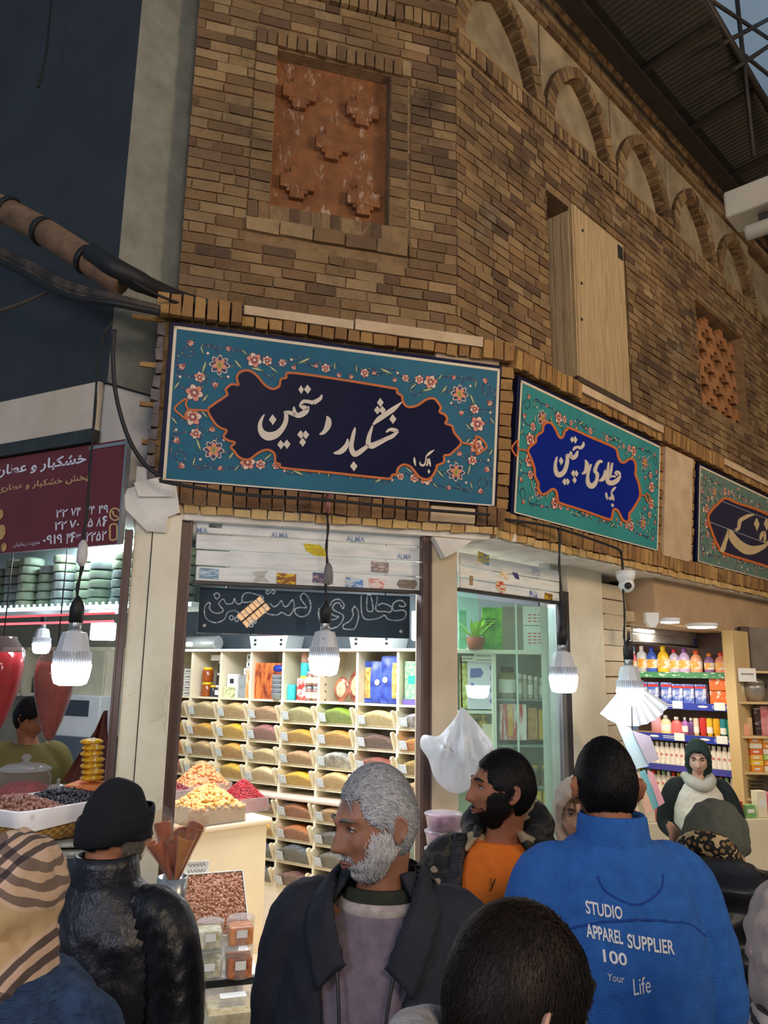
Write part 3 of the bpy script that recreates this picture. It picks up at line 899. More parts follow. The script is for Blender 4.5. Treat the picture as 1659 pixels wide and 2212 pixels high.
CAL2=[[(1240,880,14),(1215,840,40),(1185,820,30),(1165,845,26),(1190,880,30)],[(1235,885,30),(1190,950,60),(1120,990,74),(1060,980,70),(1040,910,44),(1050,800,36),(1065,680,22)],[(1072,920,20),(1095,820,34),(1108,740,30),(1118,690,18)],[(1075,915,18),(1110,890,26),(1150,895,26),(1160,910,16)],[(1010,795,14),(1000,870,40),(975,935,56),(920,960,22)],[(962,690,24),(940,665,40),(905,690,46),(870,760,48),(860,820,50),(890,860,50),(885,940,44),(850,1010,66),(800,1035,86),(755,990,60),(750,880,40),(775,780,34),(800,710,24)],[(712,645,10),(735,700,50),(735,770,60),(710,830,46),(665,855,26)],[(688,375,10),(680,430,40),(640,470,44),(600,450,40)],[(605,455,36),(560,465,40),(530,510,20)],[(600,510,20),(575,580,54),(525,620,56),(500,580,44),(495,520,26)],[(505,610,40),(460,580,46),(430,565,20)],[(432,565,18),(445,640,46),(430,740,54),(390,830,64),(320,870,84),(275,820,60),(265,720,40),(280,640,30),(292,598,14)],rh(352,665,60,120),rh(515,345,50,90),rh(562,348,60,110),rh(535,850,62,100),rh(578,852,60,100),rh(552,950,56,100),rh(405,975,66,104),rh(448,972,60,100),[(1025,1130,10),(1030,1180,30),(1042,1240,12)],[(1065,1200,8),(1085,1235,30),(1110,1190,26),(1105,1120,14)],[(1105,1125,14),(1135,1085,34),(1168,1050,14)],[(1125,1170,14),(1130,1220,26),(1138,1256,12)],rh(1120,1325,40,64)]
g=G(RB.M);add_strokes(g,RB,ZS2[0],ZS2[1],CAL2,.048,.006,0,6)
make('lettering',g,LETTER,SG2)
# third sign, tile mosaic cut by the picture edge
s3=RB.px(1497,1080)[0]
RECT3=(s3,s3+2.5,-.005,.862)
CART3=[(420,860),(470,720),(580,600),(735,480),(960,570),(1300,680),(1700,860),(2100,1040),(2300,1300),(2300,1700),(2100,1900),(1700,1800),(1400,1700),(1000,1580),(680,1470),(600,1350),(520,1180)]
ZS3=((1480,1020),8.508)
TEALG=two_tone('sign_grey_teal',(70,120,116),(120,136,118),22,.35,.65,.5)
NAVYT=mat('sign_tile_navy',(20,30,68),.3,var=.2,scale=4)
SG3=sign('tile_sign','grey-teal mosaic tile sign with large cream lettering beyond the plaster panel',RB,RECT3,NAVYT,TEALG,CART3,[],zo=ZS3[0],sc=ZS3[1],dense=True)
g=G(RB.M)
add_strokes(g,RB,ZS3[0],ZS3[1],[[(660,1470,60),(690,1400,80),(730,1280,60),(770,1160,50),(790,1040,12)],[(785,1045,20),(830,1130,110),(900,1250,150),(1000,1350,170),(1120,1420,180),(1250,1430,150),(1380,1390,100),(1480,1340,60)],[(915,1065,50),(975,1030,50),(1000,900,60),(1060,850,70),(1160,800,60),(1260,780,20)],rh(1310,960,90,240),rh(1490,960,90,230),[(1375,1250,20),(1400,1160,60),(1440,1110,60),(1460,1200,40),(1450,1290,20)],[(1480,1330,70),(1560,1250,60),(1650,1100,50),(1680,950,20)]],.048,.006,0,6)
make('lettering',g,mat('letter_sand',(206,184,140),.5,var=.05),SG3)
g=G(RB.M)
add_strokes(g,RB,ZS3[0],ZS3[1],[[(400,895,12),(1600,1350,12)],[(640,520,10),(1600,900,10)],[(660,1470,14),(1600,1790,14)]],.0478,.0015)
make('tile_joint',g,mat('pale_joint',(150,160,170),.6),SG3)
# ------------------------------------------------------------------ soffit, piers and frames of the shop front
zl=F.px(700,1128)[1]
ZP=F.px(424,1128,-.09)[1]+.018
g=G(F.M)
g.box(-1.02,1.2,.02,.75,ZP-.02,ZP+.25);struct('trim_soffit',g,[WHITEP])
g=G(R.M)
g.box(-.05,6,.022,.9,ZP-.024,ZP+.25);struct('trim_soffit',g,[WHITEP])
# left pier (two slabs), middle pier, right pier
pl,pr=F.px(250,1650)[0],F.px(392,1150)[0]
sm=F.px(326,1200)[0]
g=G(F.M)
g.bbox(pl,sm-.002,.012,.4,0,ZP,.004);g.bbox(sm+.002,pr,0,.4,0,ZP,.004)
struct('pillar',g,[MARBLE])
m0,m1=F.px(934,1180)[0],F.px(992,1200)[0]
g=G(F.M);g.bbox(m0,m1,.03,.3,0,ZP,.004);struct('pillar',g,[two_tone('beige_pier',(190,172,142),(208,192,164),3,.3,.7,.6,.1)])
PI_=.28
r0,r1=R.px(1228,1300,-PI_)[0],R.px(1302,1300,-PI_)[0]
g=G(R.M);g.bbox(r0,r1,PI_,PI_+.12,0,ZP-.02,.004);struct('pillar',g,[MARBLE])
g=G(R.M)
rb1=R.px(1362,1400,-PI_)[0]
z=0;k=0
while z<2.6:
 g.box(r1+.003,rb1-R_.uniform(0,.02),PI_+.02+R_.uniform(-.004,.004),PI_+.2,z,z+.112,1,j=.004);z+=.12
g.box(r1,rb1-.02,PI_+.035,PI_+.2,0,2.64,0)
struct('pillar_brick',g,[MORTAR,pieces('whitewashed_brick',['#cdbfa2','#d9ccb2','#c2b294','#d2c4a8'],.85,bump=.4)])
def rail(name,fr,px0,px1,off,z0,z1,m_,ridge=3):
 a,b=fr.px(px0[0],px0[1],off)[0],fr.px(px1[0],px1[1],off)[0]
 g=G(fr.M);g.bbox(a,b,-off,-off+.09,z0,z1,.004)
 w=(b-a)
 g.box(a+w*.08,a+w*.25,-off-.012,-off,z0,z1);g.box(a+w*.75,a+w*.92,-off-.012,-off,z0,z1)
 struct(name,g,[m_])
rail('door_frame_1',F,(390,1160),(416,1160),-.06,0,ZP-.02,STEEL_BR)
rail('door_frame_2',F,(911,1200),(934,1200),-.04,0,ZP-.02,STEEL_BR)
rail('door_frame_3',F,(228,1650),(247,1650),.02,0,ZP-.1,STEEL_BR)
# plaster shreds at the corners of the soffit
g=G(F.M)
g.prism(pxpoly(F,[(938,1160),(1020,1168),(978,1196),(962,1204)],off=.05),-.05,.02)
struct('trim_plaster_corner',g,[WHITEP])
# ------------------------------------------------------------------ rolled-up shutters
SLAT=two_tone('shutter_white',(206,210,208),(232,234,230),9,.3,.55,.5,.1,(.5,1,3))
def shutter(label,fr,off,quad,rows,stickers,mt=None):
 """quad: pixel of left/right edges, rows: (y at left, y at right) boundaries from top to bottom"""
 (xl,xr)=quad
 T=thing('roller_shutter',label,'shutter',fr.at(*fr.px(xl,rows[-1][0],off),off))
 g=G(fr.M)
 for(a0,a1),(b0,b1) in zip(rows,rows[1:]):
  p=[fr.px(xl,a0,off),fr.px(xr,a1,off),fr.px(xr,b1,off),fr.px(xl,b0,off)]
  za,zb_=(p[0][1]+p[1][1])/2,(p[2][1]+p[3][1])/2
  g.bbox(p[0][0],p[1][0],-off-.01,-off+.012,zb_+.004,za-.002,.006)
 make('slat',g,mt or SLAT,T)
 p0,p1=fr.px(xl,rows[-1][0],off),fr.px(xr,rows[-1][1],off)
 zc=(p0[1]+p1[1])/2
 g=G(fr.M);g.bbox(p0[0]-.02,p1[0]+.02,-off-.02,-off+.02,zc-.004,zc+.018,.005);make('bottom_bar',g,STEEL_DK,T)
 for nm,pts,c1,c2 in stickers:
  q=pxpoly(fr,pts,off=off+.012)
  g=G(fr.M);g.prism(q,-off-.013,-off-.0115)
  k=make('sticker',g,two_tone('sticker_'+nm,c1,c2,26,.45,.52,.6,0,(1,1,2.5)),T,label=nm.replace('_',' ')+' sticker')
 return T
def sq(x0,y0,x1,y1,sk=4):return[(x0,y0),(x1,y0+sk),(x1-1,y1+sk),(x0-1,y1)]
SH1=shutter('white rolled-up shutter with torn stickers above the front doorway',F,-.09,(424,912),[(1128,1146),(1156,1180),(1188,1214),(1221,1248),(1262,1282)],[('yellow_torn',[(655,1174),(690,1177),(705,1190),(704,1203),(680,1200),(662,1190)],(226,206,40),(200,176,30)),('pale_blue',sq(431,1226,473,1248),(190,210,224),(120,150,170)),('yellow_price',sq(598,1237,640,1260),(232,196,50),(150,90,40)),('grey_scraped',[(546,1236),(580,1232),(570,1245),(582,1258),(562,1255),(545,1260),(553,1246)],(170,170,160),(190,190,182)),('red_blue',sq(676,1236,720,1258),(190,150,150),(90,90,120)),('blue_white',sq(747,1247,785,1268),(90,140,200),(200,216,230)),('red_white',[(795,1250),(830,1251),(834,1262),(825,1272),(800,1270)],(220,120,120),(235,215,205)),('worn_brown',[(862,1252),(898,1253),(902,1262),(895,1272),(864,1270),(857,1262)],(120,108,96),(140,128,114)),('red_topped_white',sq(802,1212,840,1235),(214,190,184),(140,130,128)),('black_dashed',sq(452,1131,480,1139,2),(70,70,70),(130,130,128))])
g=G(F.M)
for xx,yy,w_ in((585,1150,38),(748,1158,40),(424,1140,26),(858,1196,30),(905,1170,8)):
 a,b=F.px(xx,yy+11,-.078);c,d=F.px(xx+w_,yy,-.078)
 add_text(g,'ALMA' if w_>27 else('MA' if w_>10 else 'A'),a,c,b,b+.032,.076,0,bold=.01)
make('lettering',g,mat('pale_blue_ink',(130,150,188),.6),SH1)
RV=.30
SH2=shutter('white rolled-up shutter with stickers over the glass display window',R,-RV,(992,1206),[(1172,1250),(1206,1272),(1238,1290),(1272,1308)],[('yellow_blue',sq(1033,1190,1057,1212,10),(70,150,210),(230,200,80)),('round_red_green',[(1072,1255),(1084,1254),(1093,1264),(1092,1278),(1082,1282),(1071,1272)],(200,70,60),(210,205,170)),('blue_ribbon',sq(1144,1274,1161,1290,6),(80,110,180),(200,205,215)),('yellow_square',sq(1177,1280,1194,1294,4),(235,190,30),(120,90,30)),('torn_yellow',sq(1082,1231,1098,1248,5),(222,190,110),(225,220,205)),('navy_curl',[(1106,1236),(1118,1238),(1122,1252),(1114,1250)],(50,50,100),(80,80,130)),('brown_tab',sq(1015,1243,1022,1263,2),(150,120,90),(170,140,110)),('faint_blue',sq(1150,1226,1167,1240,5),(200,206,216),(180,188,200))])
# ------------------------------------------------------------------ dark building on the left
c0_=L0.w(-.14,0);a_=c0_+R.u*1.0;b_=L0.w(-5,0);d_=b_+Vector((0,4,0))
zdk=L0.px(235,825)[1]
g=G();g.prism([(p.x,p.y) for p in(c0_,a_,a_+Vector((-.3,.6,0)),d_,b_)],zdk,9.5,axis='z')
# the face towards the crossing is bare concrete
for i,f in enumerate(g.f):
 vs=[g.v[k] for k in f]
 nrm=(vs[1]-vs[0]).cross(vs[2]-vs[0]).normalized()
 if abs(nrm.dot(R.n))>.97:g.mi[i]=1
struct('wall_left',g,[DARKW,GREYC])
zfa=L0.px(120,1195)[1]
zsg=L0.px(120,975)[1]
c1_=L0.w(-.17,0,-.02);a1_=c1_+R.u*.34;b1_=L0.w(-5,0,-.02)
g=G();g.prism([(p.x,p.y) for p in(c1_,a1_,a1_+Vector((-.3,.5,0)),b1_+Vector((.2,.6,0)),b1_)],L0.px(246,1088)[1],zdk,axis='z')
struct('wall_left_fascia',g,[CREAMP if False else two_tone('lilac_white',(200,200,196),(222,222,220),4,.3,.6,.8,.2)])
g=G(L0.M);g.box(-5,-.17,-.03,.0,L0.px(120,955)[1],zdk-.0,0);struct('trim_fascia',g,[two_tone('warm_fascia',(206,190,168),(224,210,190),3,.3,.7,.8,.15)])
# dark gutter strip over the maroon sign
g=G(L0.M);g.box(-5,-.16,-.06,.0,zsg-.0,L0.px(120,948)[1]);struct('trim_gutter',g,[mat('green_black',(46,54,54),.5,var=.4,scale=12)])
# maroon shop sign
zm0,zm1=L0.px(120,1188)[1],L0.px(120,978)[1]
sm1=L0.px(262,1080,.04)[0]
SG=thing('shop_sign','maroon shop sign with white and gold lettering and telephone numbers','sign',L0.at(-3,zm0))
g=G(L0.M);g.box(-3,sm1,-.035,-.005,zm0,zm1);make('sign_panel',g,mat('maroon',(112,38,48),.4,var=.12,scale=2),SG)
g=G(L0.M);g.box(sm1-.006,sm1+.006,-.04,-.005,zm0,zm1);g.box(sm1-.27,sm1,-.04,-.03,zm1-.03,zm1-.012);make('sign_edge',g,STEEL,SG)
LT=mat('sign_white_letter',(232,234,242),.4,var=.03);GD=mat('sign_gold_letter',(214,180,120),.4,var=.05)
def sign_text(body,pa,pb,m_,bold=.02,top=None):
 """pa: pixel of lower left corner, pb: pixel of upper right corner"""
 a=L0.px(pa[0],pa[1],.037);b=L0.px(pb[0],pb[1],.037)
 g=G(L0.M);add_text(g,body,a[0],b[0],a[1],b[1],-.0375,0,bold=bold)
 make('lettering',g,m_,SG)
sign_text(shape_fa('خشکبار و عطاری دستچین'),(-125,1053),(188,976),LT,.03)
sign_text(shape_fa('پخش خشکبار و عطاری به صورت'),(-85,1078),(193,1022),GD,.02)
for body,pa,pb in(('۲۲',(120,1119),(147,1099)),('۷۴',(152,1116),(176,1095)),('۷۴',(183,1113),(206,1092)),('۴۹',(212,1110),(235,1090)),('۲۲',(117,1146),(145,1125)),('۷۰',(149,1143),(172,1122)),('۱۵',(182,1140),(202,1119)),('۸',(208,1138),(220,1117)),('۰۹۱۹',(92,1177),(136,1153)),('۴',(142,1175),(153,1152)),('۳',(163,1173),(175,1150)),('۲۲۵۲',(185,1171),(231,1146))):
 sign_text(body,pa,pb,LT,.02)
sign_text(shape_fa('مدیریت'),(60,1180),(86,1168),LT,.0);sign_text(shape_fa('زمانیان'),(29,1183),(57,1170),LT,.0)
g=G(L0.M)
for x,y in((222,1116),(153,1151)):add_strokes(g,L0,(0,0),1,[[(x+10,y+2,2),(x+6,y,4),(x+2,y+4,4.4),(x+5,y+8,4),(x+9,y+8,3)],[(x+5,y+8,3),(x+3,y+14,4),(x+2,y+21,3.4)]],.036,.002)
make('lettering',g,LT,SG)
g=G(L0.M)
def ringpath(cx,cy,rx,ry,w,n=20):return[(cx+rx*math.cos(k*2*math.pi/n),cy+ry*math.sin(k*2*math.pi/n),w) for k in range(n)]
add_strokes(g,L0,(0,0),1,[ringpath(249,1111,11,13,3)],.036,.002,closed=True)
add_strokes(g,L0,(0,0),1,[[(244,1104,4),(246,1112,3),(255,1117,4)]],.036,.002)
add_strokes(g,L0,(0,0),1,[[(239,1135,3.4),(252,1133,3.4),(253,1150,3.4),(252,1164,3.4),(239,1166,3.4),(238,1150,3.4)]],.036,.002,k=3,closed=True)
make('pictogram',g,GD,SG)
g=G(L0.M)
for px,py,r in((2,1150,17),(0,1112,12),(-14,1130,18),(8,1182,10)):
 a,b=L0.px(px,py,.038);g.ell((a,-.038,b),(r*.0024,.004,r*.0027),n=14,m=6)
make('nut_picture',g,two_tone('almond_print',(206,170,110),(180,128,70),20,.4,.6,.5),SG,label='pale printed nuts')
# rusty wrapped pipe and cable runs
RUST=two_tone('rusty_pipe',(96,74,58),(142,108,82),9,.3,.7,.85,.4)
def pxtube(name,pts,r,m_,parent=None,n=8,k=6,**kw):
 """tube through (px, py, distance) points"""
 P=[at(*p) for p in pts]
 P=[Vector(p) for p in cr_spline([tuple(p) for p in P],k)] if len(P)>2 else P
 g=G();g.tube(P,r,n)
 return make(name,g,m_,parent,M=None if parent else Matrix.Translation(P[0]),**kw)
def tubeg(g,pts,r,n=6,k=5):
 P=[Vector(p) for p in cr_spline([tuple(at(*p)) for p in pts],k)]
 g.tube(P,r,n)
T_=thing('drain_pipe','rusty wrapped drain pipe running along the dark wall at the left edge','pipe',at(-40,430,3.9))
pxtube('pipe_barrel',[(-60,420,3.95),(60,480,3.88),(150,535,3.8),(238,595,3.74),(266,614,3.74)],.075,RUST,T_,14)
for a,b,Y in((92,500,3.84),(188,562,3.76),(20,455,3.9)):
 p=at(a,b,Y);q=at(a+10,b+6,Y)
 d=(at(238,595,3.74)-at(-60,420,3.95)).normalized()
 g=G();g.tube([p-d*.015,p+d*.015],.08,14);make('pipe_strap',g,BLACK,T_)
WIRE=two_tone('dusty_cable',(40,36,34),(92,80,68),12,.4,.7,.7)
for i,(o,r) in enumerate(((0,.022),(10,.016),(-9,.014),(18,.02))):
 pxtube('cable',[(-60,520+o,3.9),(60,575+o,3.82),(150,622+o,3.72),(250,645+o*.6,3.66),(345,668+o*.4,3.75)],r,WIRE if i<3 else BLACK,label=('grey dusty cable, thickest of the bundle under the pipe','black cable in the middle of the bundle under the pipe','topmost thin cable of the bundle under the pipe','lowest black cable of the bundle under the rusty pipe')[i],category='cable',group='cable bundle under the pipe')
pxtube('cable',[(196,545,3.7),(262,588,3.68),(345,628,3.88),(430,654,4.1),(560,676,4.2),(720,699,4.3)],[.052]*4+[.056]*6+[.05-.002*i for i in range(21)],BLACK,label='thick black tapering tube sagging from the dark building onto the brick ledge',category='cable')  # tapered black tube modelled over the dark diagonal band
pxtube('cable',[(240,575,3.68),(330,632,3.72),(430,668,3.95),(560,700,4.1),(650,712,4.15),(720,708,4.2)],.007,BLACK,label='thin black wire drooping over the ledge stones of the large sign',category='cable')
pxtube('cable',[(-20,678,3.9),(60,650,3.85),(140,610,3.78)],.009,WIRE,label='thin wire with a pale joint sagging across the dark wall',category='cable')
pxtube('cable',[(110,0,4.2),(98,120,4.2),(82,188,4.2)],.008,BLACK,label='loose black wire hanging down the dark wall near the top left',category='cable')
pxtube('cable',[(350,1035,3.85),(360,1042,3.86),(520,1068,4.0),(700,1080,4.15),(880,1098,4.3),(1058,1112,4.45)],.009,BLACK,label='black cable along the lower edge of the large sign',category='cable')
pxtube('cable',[(1092,1122,4.55),(1200,1140,4.8),(1320,1180,5.2),(1342,1192,5.25)],.009,BLACK,label='black cable along the lower edge of the teal sign',category='cable')
pxtube('cable',[(248,712,3.7),(244,760,3.72),(250,850,3.75),(275,940,3.78),(310,1000,3.8),(345,1028,3.82)],.011,BLACK,label='black cable drooping from the bundle to the corner of the large sign',category='cable')
# ------------------------------------------------------------------ hanging bulbs
BULB_E=emit('bulb_glow',(235,244,255),30)
BULB_B=mat('bulb_body',(206,210,216),.35,var=.05)
def bulb(label,px,py,Y,cord,w_px=66,num=True,grp='hanging shop bulbs',cordlabel=None):
 """px,py: centre of the lit rim; w_px: lit width in pixels"""
 r=w_px/FL*Y*.5*1.04
 c=at(px,py,Y)
 T=thing('hanging_bulb',label,'light bulb',c,grp)
 k=r/.082
 g=G()
 g.lathe([(0,-.085*k),(.045*k,-.084*k),(.066*k,-.075*k),(.075*k,-.05*k),(.082*k,0),(.082*k,.006*k)],c,32)
 make('diffuser',g,BULB_E,T,label='glowing white diffuser')
 g=G()
 n=40
 for q in range(n):
  a=q*2*math.pi/n
  g.box(-.0025*k,.0025*k,.058*k,.0795*k,.004*k,.062*k,T=trm(c)@rotm('Z',a))
 make('cooling_fin',g,BULB_B,T)
 g=G()
 g.lathe([(.066*k,.0),(.064*k,.05*k),(.071*k,.062*k),(.062*k,.11*k),(.052*k,.142*k),(.03*k,.146*k),(.03*k,.15*k)],c,10,smooth=False)
 make('bulb_body',g,BULB_B,T)
 g=G();g.lathe([(.024*k,.145*k),(.026*k,.17*k),(.026*k,.2*k),(.02*k,.21*k)],c,14);make('screw_base',g,STEEL,T)
 g=G();g.lathe([(.03*k,.185*k),(.031*k,.25*k),(.024*k,.275*k),(.008*k,.3*k)],c,14);make('socket',g,BLACK,T)
 top=c+Vector((0,0,.3*k))
 P=[top]+[at(*p) for p in cord]
 P=[Vector(p) for p in cr_spline([tuple(p) for p in P],6)]
 g=G();g.tube(P,.006,6)
 P2=[p+Vector((.008*math.sin(i*1.3),.006*math.cos(i*1.7),0)) for i,p in enumerate(P)]
 g.tube(P2,.0045,6)
 make('cord',g,BLACK,T)
 if num:
  d=(CAM-c);d.z=0;ang=math.atan2(d.y,d.x)+math.pi/2
  g=G();add_text(g,'۳۰',-.012*k,.012*k,0,.016*k,-.0605*k,0,bold=.02,T=trm(c+Vector((0,0,.092*k)))@rotm('Z',ang))
  make('wattage_mark',g,BLACK,T)
 return T,k,c
BL=[]
BL.append(bulb('hanging bulb with ribbed body in front of the left marble pier',155,1438,3.35,[(165,1300,3.4),(178,1200,3.5),(196,1000,3.6),(215,760,3.7),(238,700,3.72),(236,690,3.72)],77))
BL.append(bulb('hanging bulb with the number 30 in the middle of the front doorway',700,1424,4.15,[(704,1300,4.18),(706,1200,4.2),(708,1110,4.22),(707,1072,4.2)],64))
BL.append(bulb('hanging bulb beside the right marble pier by the display window',1217,1464,4.62,[(1214,1350,4.64),(1210,1250,4.66),(1207,1140,4.7)],58))
BL.append(bulb('smaller hanging bulb at the fan of coloured paper by the right shop',1361,1492,5.05,[(1350,1400,5.1),(1348,1300,5.15),(1342,1192,5.25)],55))
# cord fittings
for lb,px,py,Y,w_,h_,m_ in(('grey inline plug tied into the cord of the middle bulb',709,1240,4.16,.05,.1,mat('grey_plug',(120,118,116),.6)),('pale plastic bag remnant taped on the cord of the left bulb',178,1195,3.48,.05,.1,mat('pale_tape',(200,196,192),.5))):
 c=at(px,py,Y);g=G(Matrix.Translation(c));g.lathe([(.008,-h_*.6),(w_*.45,-h_*.4),(w_*.5,0),(w_*.4,h_*.4),(.008,h_*.6)],n=10)
 make('cord_plug',g,m_,label=lb,category='plug')
c=at(707,1090,4.18)
g=G(Matrix.Translation(c));g.tube([(-.01,0,-.04),(.0,-.02,0),(.012,0,.05),(.0,.02,.06)],.012,8);g.tube([(.01,.0,-.05),(.012,-.02,.0),(-.01,0,.04)],.011,8)
make('copper_wire_knot',g,mat('copper',(150,96,84),.45,.4),label='twisted copper wire knot at the lower edge of the large sign',category='wire')
pxtube('cable',[(1212,1300,4.62),(1216,1330,4.63),(1213,1380,4.63)],.026,BLACK,label='black taped cable joint above the bulb by the display window',category='cable')
# ------------------------------------------------------------------ cctv dome and lamp fixture
c=at(1352,1258,5.2)
T_=thing('security_camera','white dome security camera under the right end of the soffit','camera',c)
g=G();g.lathe([(.045,.0),(.06,.03),(.065,.075),(.0,.085)],c,20);make('mount',g,WHITE,T_)
g=G();g.ell(c+Vector((0,-.01,-.02)),(.052,.052,.05));make('dome',g,WHITE,T_)
g=G();g.lathe([(.0,0),(.022,0),(.022,.02),(0,.022)],n=14,T=trm(c+Vector((-.008,-.058,-.03)))@rotm('X',math.pi/2.0));make('lens',g,BLACK,T_)
c=at(1407,1341,5.9);g=G(Matrix.Translation(c));g.prism([(-.05,.06),(.05,.06),(.045,-.01),(.02,-.05),(-.02,-.05),(-.045,-.01)],-.03,.03)
make('wall_sensor',g,WHITE,label='small white shield-shaped sensor over the right shop entrance',category='sensor')
T_=thing('light_fixture','white box-shaped light fixture jutting in at the upper right edge','light fixture',at(1600,450,3.2))
p,q2=at(1588,462,3.25),at(1740,405,3.05)
d=(q2-p).normalized();xx=d;yy=Vector((0,0,1)).cross(xx).normalized();zz=xx.cross(yy)
BM=Matrix(((xx.x,yy.x,zz.x,p.x),(xx.y,yy.y,zz.y,p.y),(xx.z,yy.z,zz.z,p.z),(0,0,0,1)))
FIXW=mat('fixture_white',(190,178,156),.45,var=.08)
g=G();g.bbox(-.02,.6,-.09,.09,-.055,.075,.012,T=BM);make('housing',g,FIXW,T_)
p=at(1612,505,3.2);BM2=BM.copy();BM2.translation=p
g=G();g.lathe([(0,0),(.03,0),(.034,.01),(.034,.6),(0,.6)],n=16,T=BM2@rotm('Y',math.pi/2));make('tube',g,FIXW,T_)
g=G();g.bbox(.1,.14,-.02,.02,-.1,-.04,.004,T=BM);make('bracket',g,STEEL_DK,T_)
p=BM@Vector((.56,0,0));g=G();g.tube([(p.x,p.y,0),(p.x,p.y,p.z+.3)],.03,12);make('support_pole',g,STEEL_DK,T_)
# ------------------------------------------------------------------ the front shop: room
SW=two_tone('shop_wall',(196,200,196),(214,216,210),2,.3,.7,.7)
g=G(S.M);g.box(-1.9,2.0,.42,.5,0,2.78);struct('wall_back',g,[SW])
# partition between the left shop and the front shop, running back from the left pier
pa=F.w(-.93,0,-.38);pb=at(318,1500,9.2)
g=G();g.prism([(pa.x-.04,pa.y),(pa.x+.04,pa.y),(pb.x+.04,pb.y),(pb.x-.04,pb.y)],0,2.78,axis='z');struct('wall_partition_left',g,[SW])
# partition between the front shop and the shop on the right
p0=R.w(1.0,0,-.36);p1=at(1330,1500,9.0)
g=G();g.prism([(p0.x-.04,p0.y),(p0.x+.04,p0.y),(p1.x+.04,p1.y),(p1.x-.04,p1.y)],0,2.78,axis='z');struct('wall_partition_right',g,[SW])
struct('ceiling',(lambda gg:(gg.prism([(p.x,p.y) for p in(F.w(-1.0,0,-.2),F.w(1.05,0,-.2),R.w(7,0,-.5),Vector((4.6,13,0)),Vector((-6,13,0)),L0.w(-5,0,-.3))],2.78,2.86,axis='z'),gg)[1])(G()),[mat('ceiling_paint',(196,204,206),.7)])
# ------------------------------------------------------------------ pigeonhole shelf
SX=[-1.68,-1.275,-.88,-.49,-.095,.32,.735,1.15,1.56,1.97]
ZU=[.92,1.10,1.285,1.47,1.66]
ZL=[.08,.28,.465,.65]
T_=thing('pigeonhole_shelf','tall cream pigeonhole shelf full of tilt-front bins along the shop wall','shelf',S.at(-.1,0))
for x in SX:
 g=G(S.M);g.bbox(x-.013,x+.013,.0,.4,.0,2.1,.003);make('divider',g,CREAM,T_)
for z in ZU+ZL+[.84]:
 g=G(S.M);g.bbox(SX[0],SX[-1],.004,.4,z-.018,z,.002);make('shelf_board',g,CREAM,T_)
g=G(S.M);g.bbox(SX[0]-.02,SX[-1],-.03,.42,2.1,2.125,.004);make('top_board',g,CREAM,T_)
g=G(S.M);g.bbox(SX[0],SX[-1],-.06,.1,.80,.845,.018);make('worktop_edge',g,mat('pinkish_board',(228,208,190),.4),T_)
g=G(S.M);g.box(SX[0],SX[-1],.39,.41,0,2.1);make('back_panel',g,mat('cream_back',(206,196,170),.6),T_)
g=G(S.M);g.box(SX[0],SX[-1],.01,.05,0,.075);make('plinth',g,CREAM,T_)
g=G(S.M)
for k in range(60):
 a=-1.6+k*.045
 g.box(a,a+.035,-.035,-.032,2.102,2.124)
make('led_strip',g,emit('strip_white','#eef6ff',2.2),T_,label='row of white light dots on the top edge')
# ------------------------------------------------------------------ tilt-front bins
BINGL=glassy('bin_acrylic',(246,244,238),.93,.15)
BINC=mat('bin_cream',(234,222,190),.45,var=.05)
TAG=two_tone('tag_white',(216,222,224),(176,186,192),60,.5,.6,.5)
BW,BH=.345,.15
def heapfill(g,W,seed,top,rough=.008,chunky=False):
 rr=random.Random(seed)
 def fn(u,v):
  x=(u-.5)*W
  crown=top*(.55+.45*math.cos(math.pi*(u-.5)*.92))
  if v<.35:
   t=v/.35;return(x,-.052*t*(crown/BH)*1.3+.004,.004+crown*t)
  t=(v-.35)/.65
  n=mnoise.noise(Vector((x*45+seed,t*9,seed*1.7)))*rough
  return(x,-.05*crown/BH*1.3+.3*t,crown+.018*math.sin(math.pi*min(1,t*1.6))+n)
 g.grid(fn,20,16)
def bin_parts(T,M,W,content,seed,top=.115,chunky=False,tag=True):
 for sx in(-1,1):
  g=G(M)
  x0=sx*W/2;x1=x0-sx*.018
  pf=[(.26,.0),(-.0,.0),(-.062,.128),(-.056,.143),(-.03,.148),(.02,.125),(.26,.10)]
  g.prism(pf,min(x0,x1),max(x0,x1),axis='x');make('side_panel',g,BINC,T)
 g=G(M);g.box(-W/2,W/2,-.004,.26,.0,.006);make('bin_floor',g,BINC,T)
 g=G(M);heapfill(g,W-.04,seed,top,.014 if chunky else.007);make('filling',g,content,T)
 n=14;W2=W-.038
 o=[]
 for k in range(n+1):
  u=k/n;x=(u-.5)*W2
  h=.118*(.62+.38*math.cos(math.pi*(u-.5)*.95))+.012
  o.append((x,h))
 g=G(M)
 vs=[Vector((-W2/2,-.004,.002)),Vector((W2/2,-.004,.002))]+[Vector((x,-.008-.054*h/.128,h)) for x,h in reversed(o)]
 vs2=[v+Vector((0,-.003,0)) for v in vs]
 m_=len(vs)
 g.add(vs+vs2,[list(range(m_))[::-1],list(range(m_,2*m_))]+[(i,(i+1)%m_,m_+(i+1)%m_,m_+i) for i in range(m_)])
 make('acrylic_front',g,BINGL,T)
 if tag:
  g=G(M);Tm=trm(-W2/2+.05,-.034,.02)@rotm('X',math.radians(22))@rotm('Y',math.radians(R_.uniform(-8,8)))
  g.bbox(-.04,.035,-.004,.0,0,.078,.002,T=Tm);make('price_tag',g,TAG,T)
def fill(nm,c1,c2,sc=55,bump=.5):
 return two_tone('fill_'+nm,c1,c2,sc,.35,.65,.85,bump,bscale=sc)
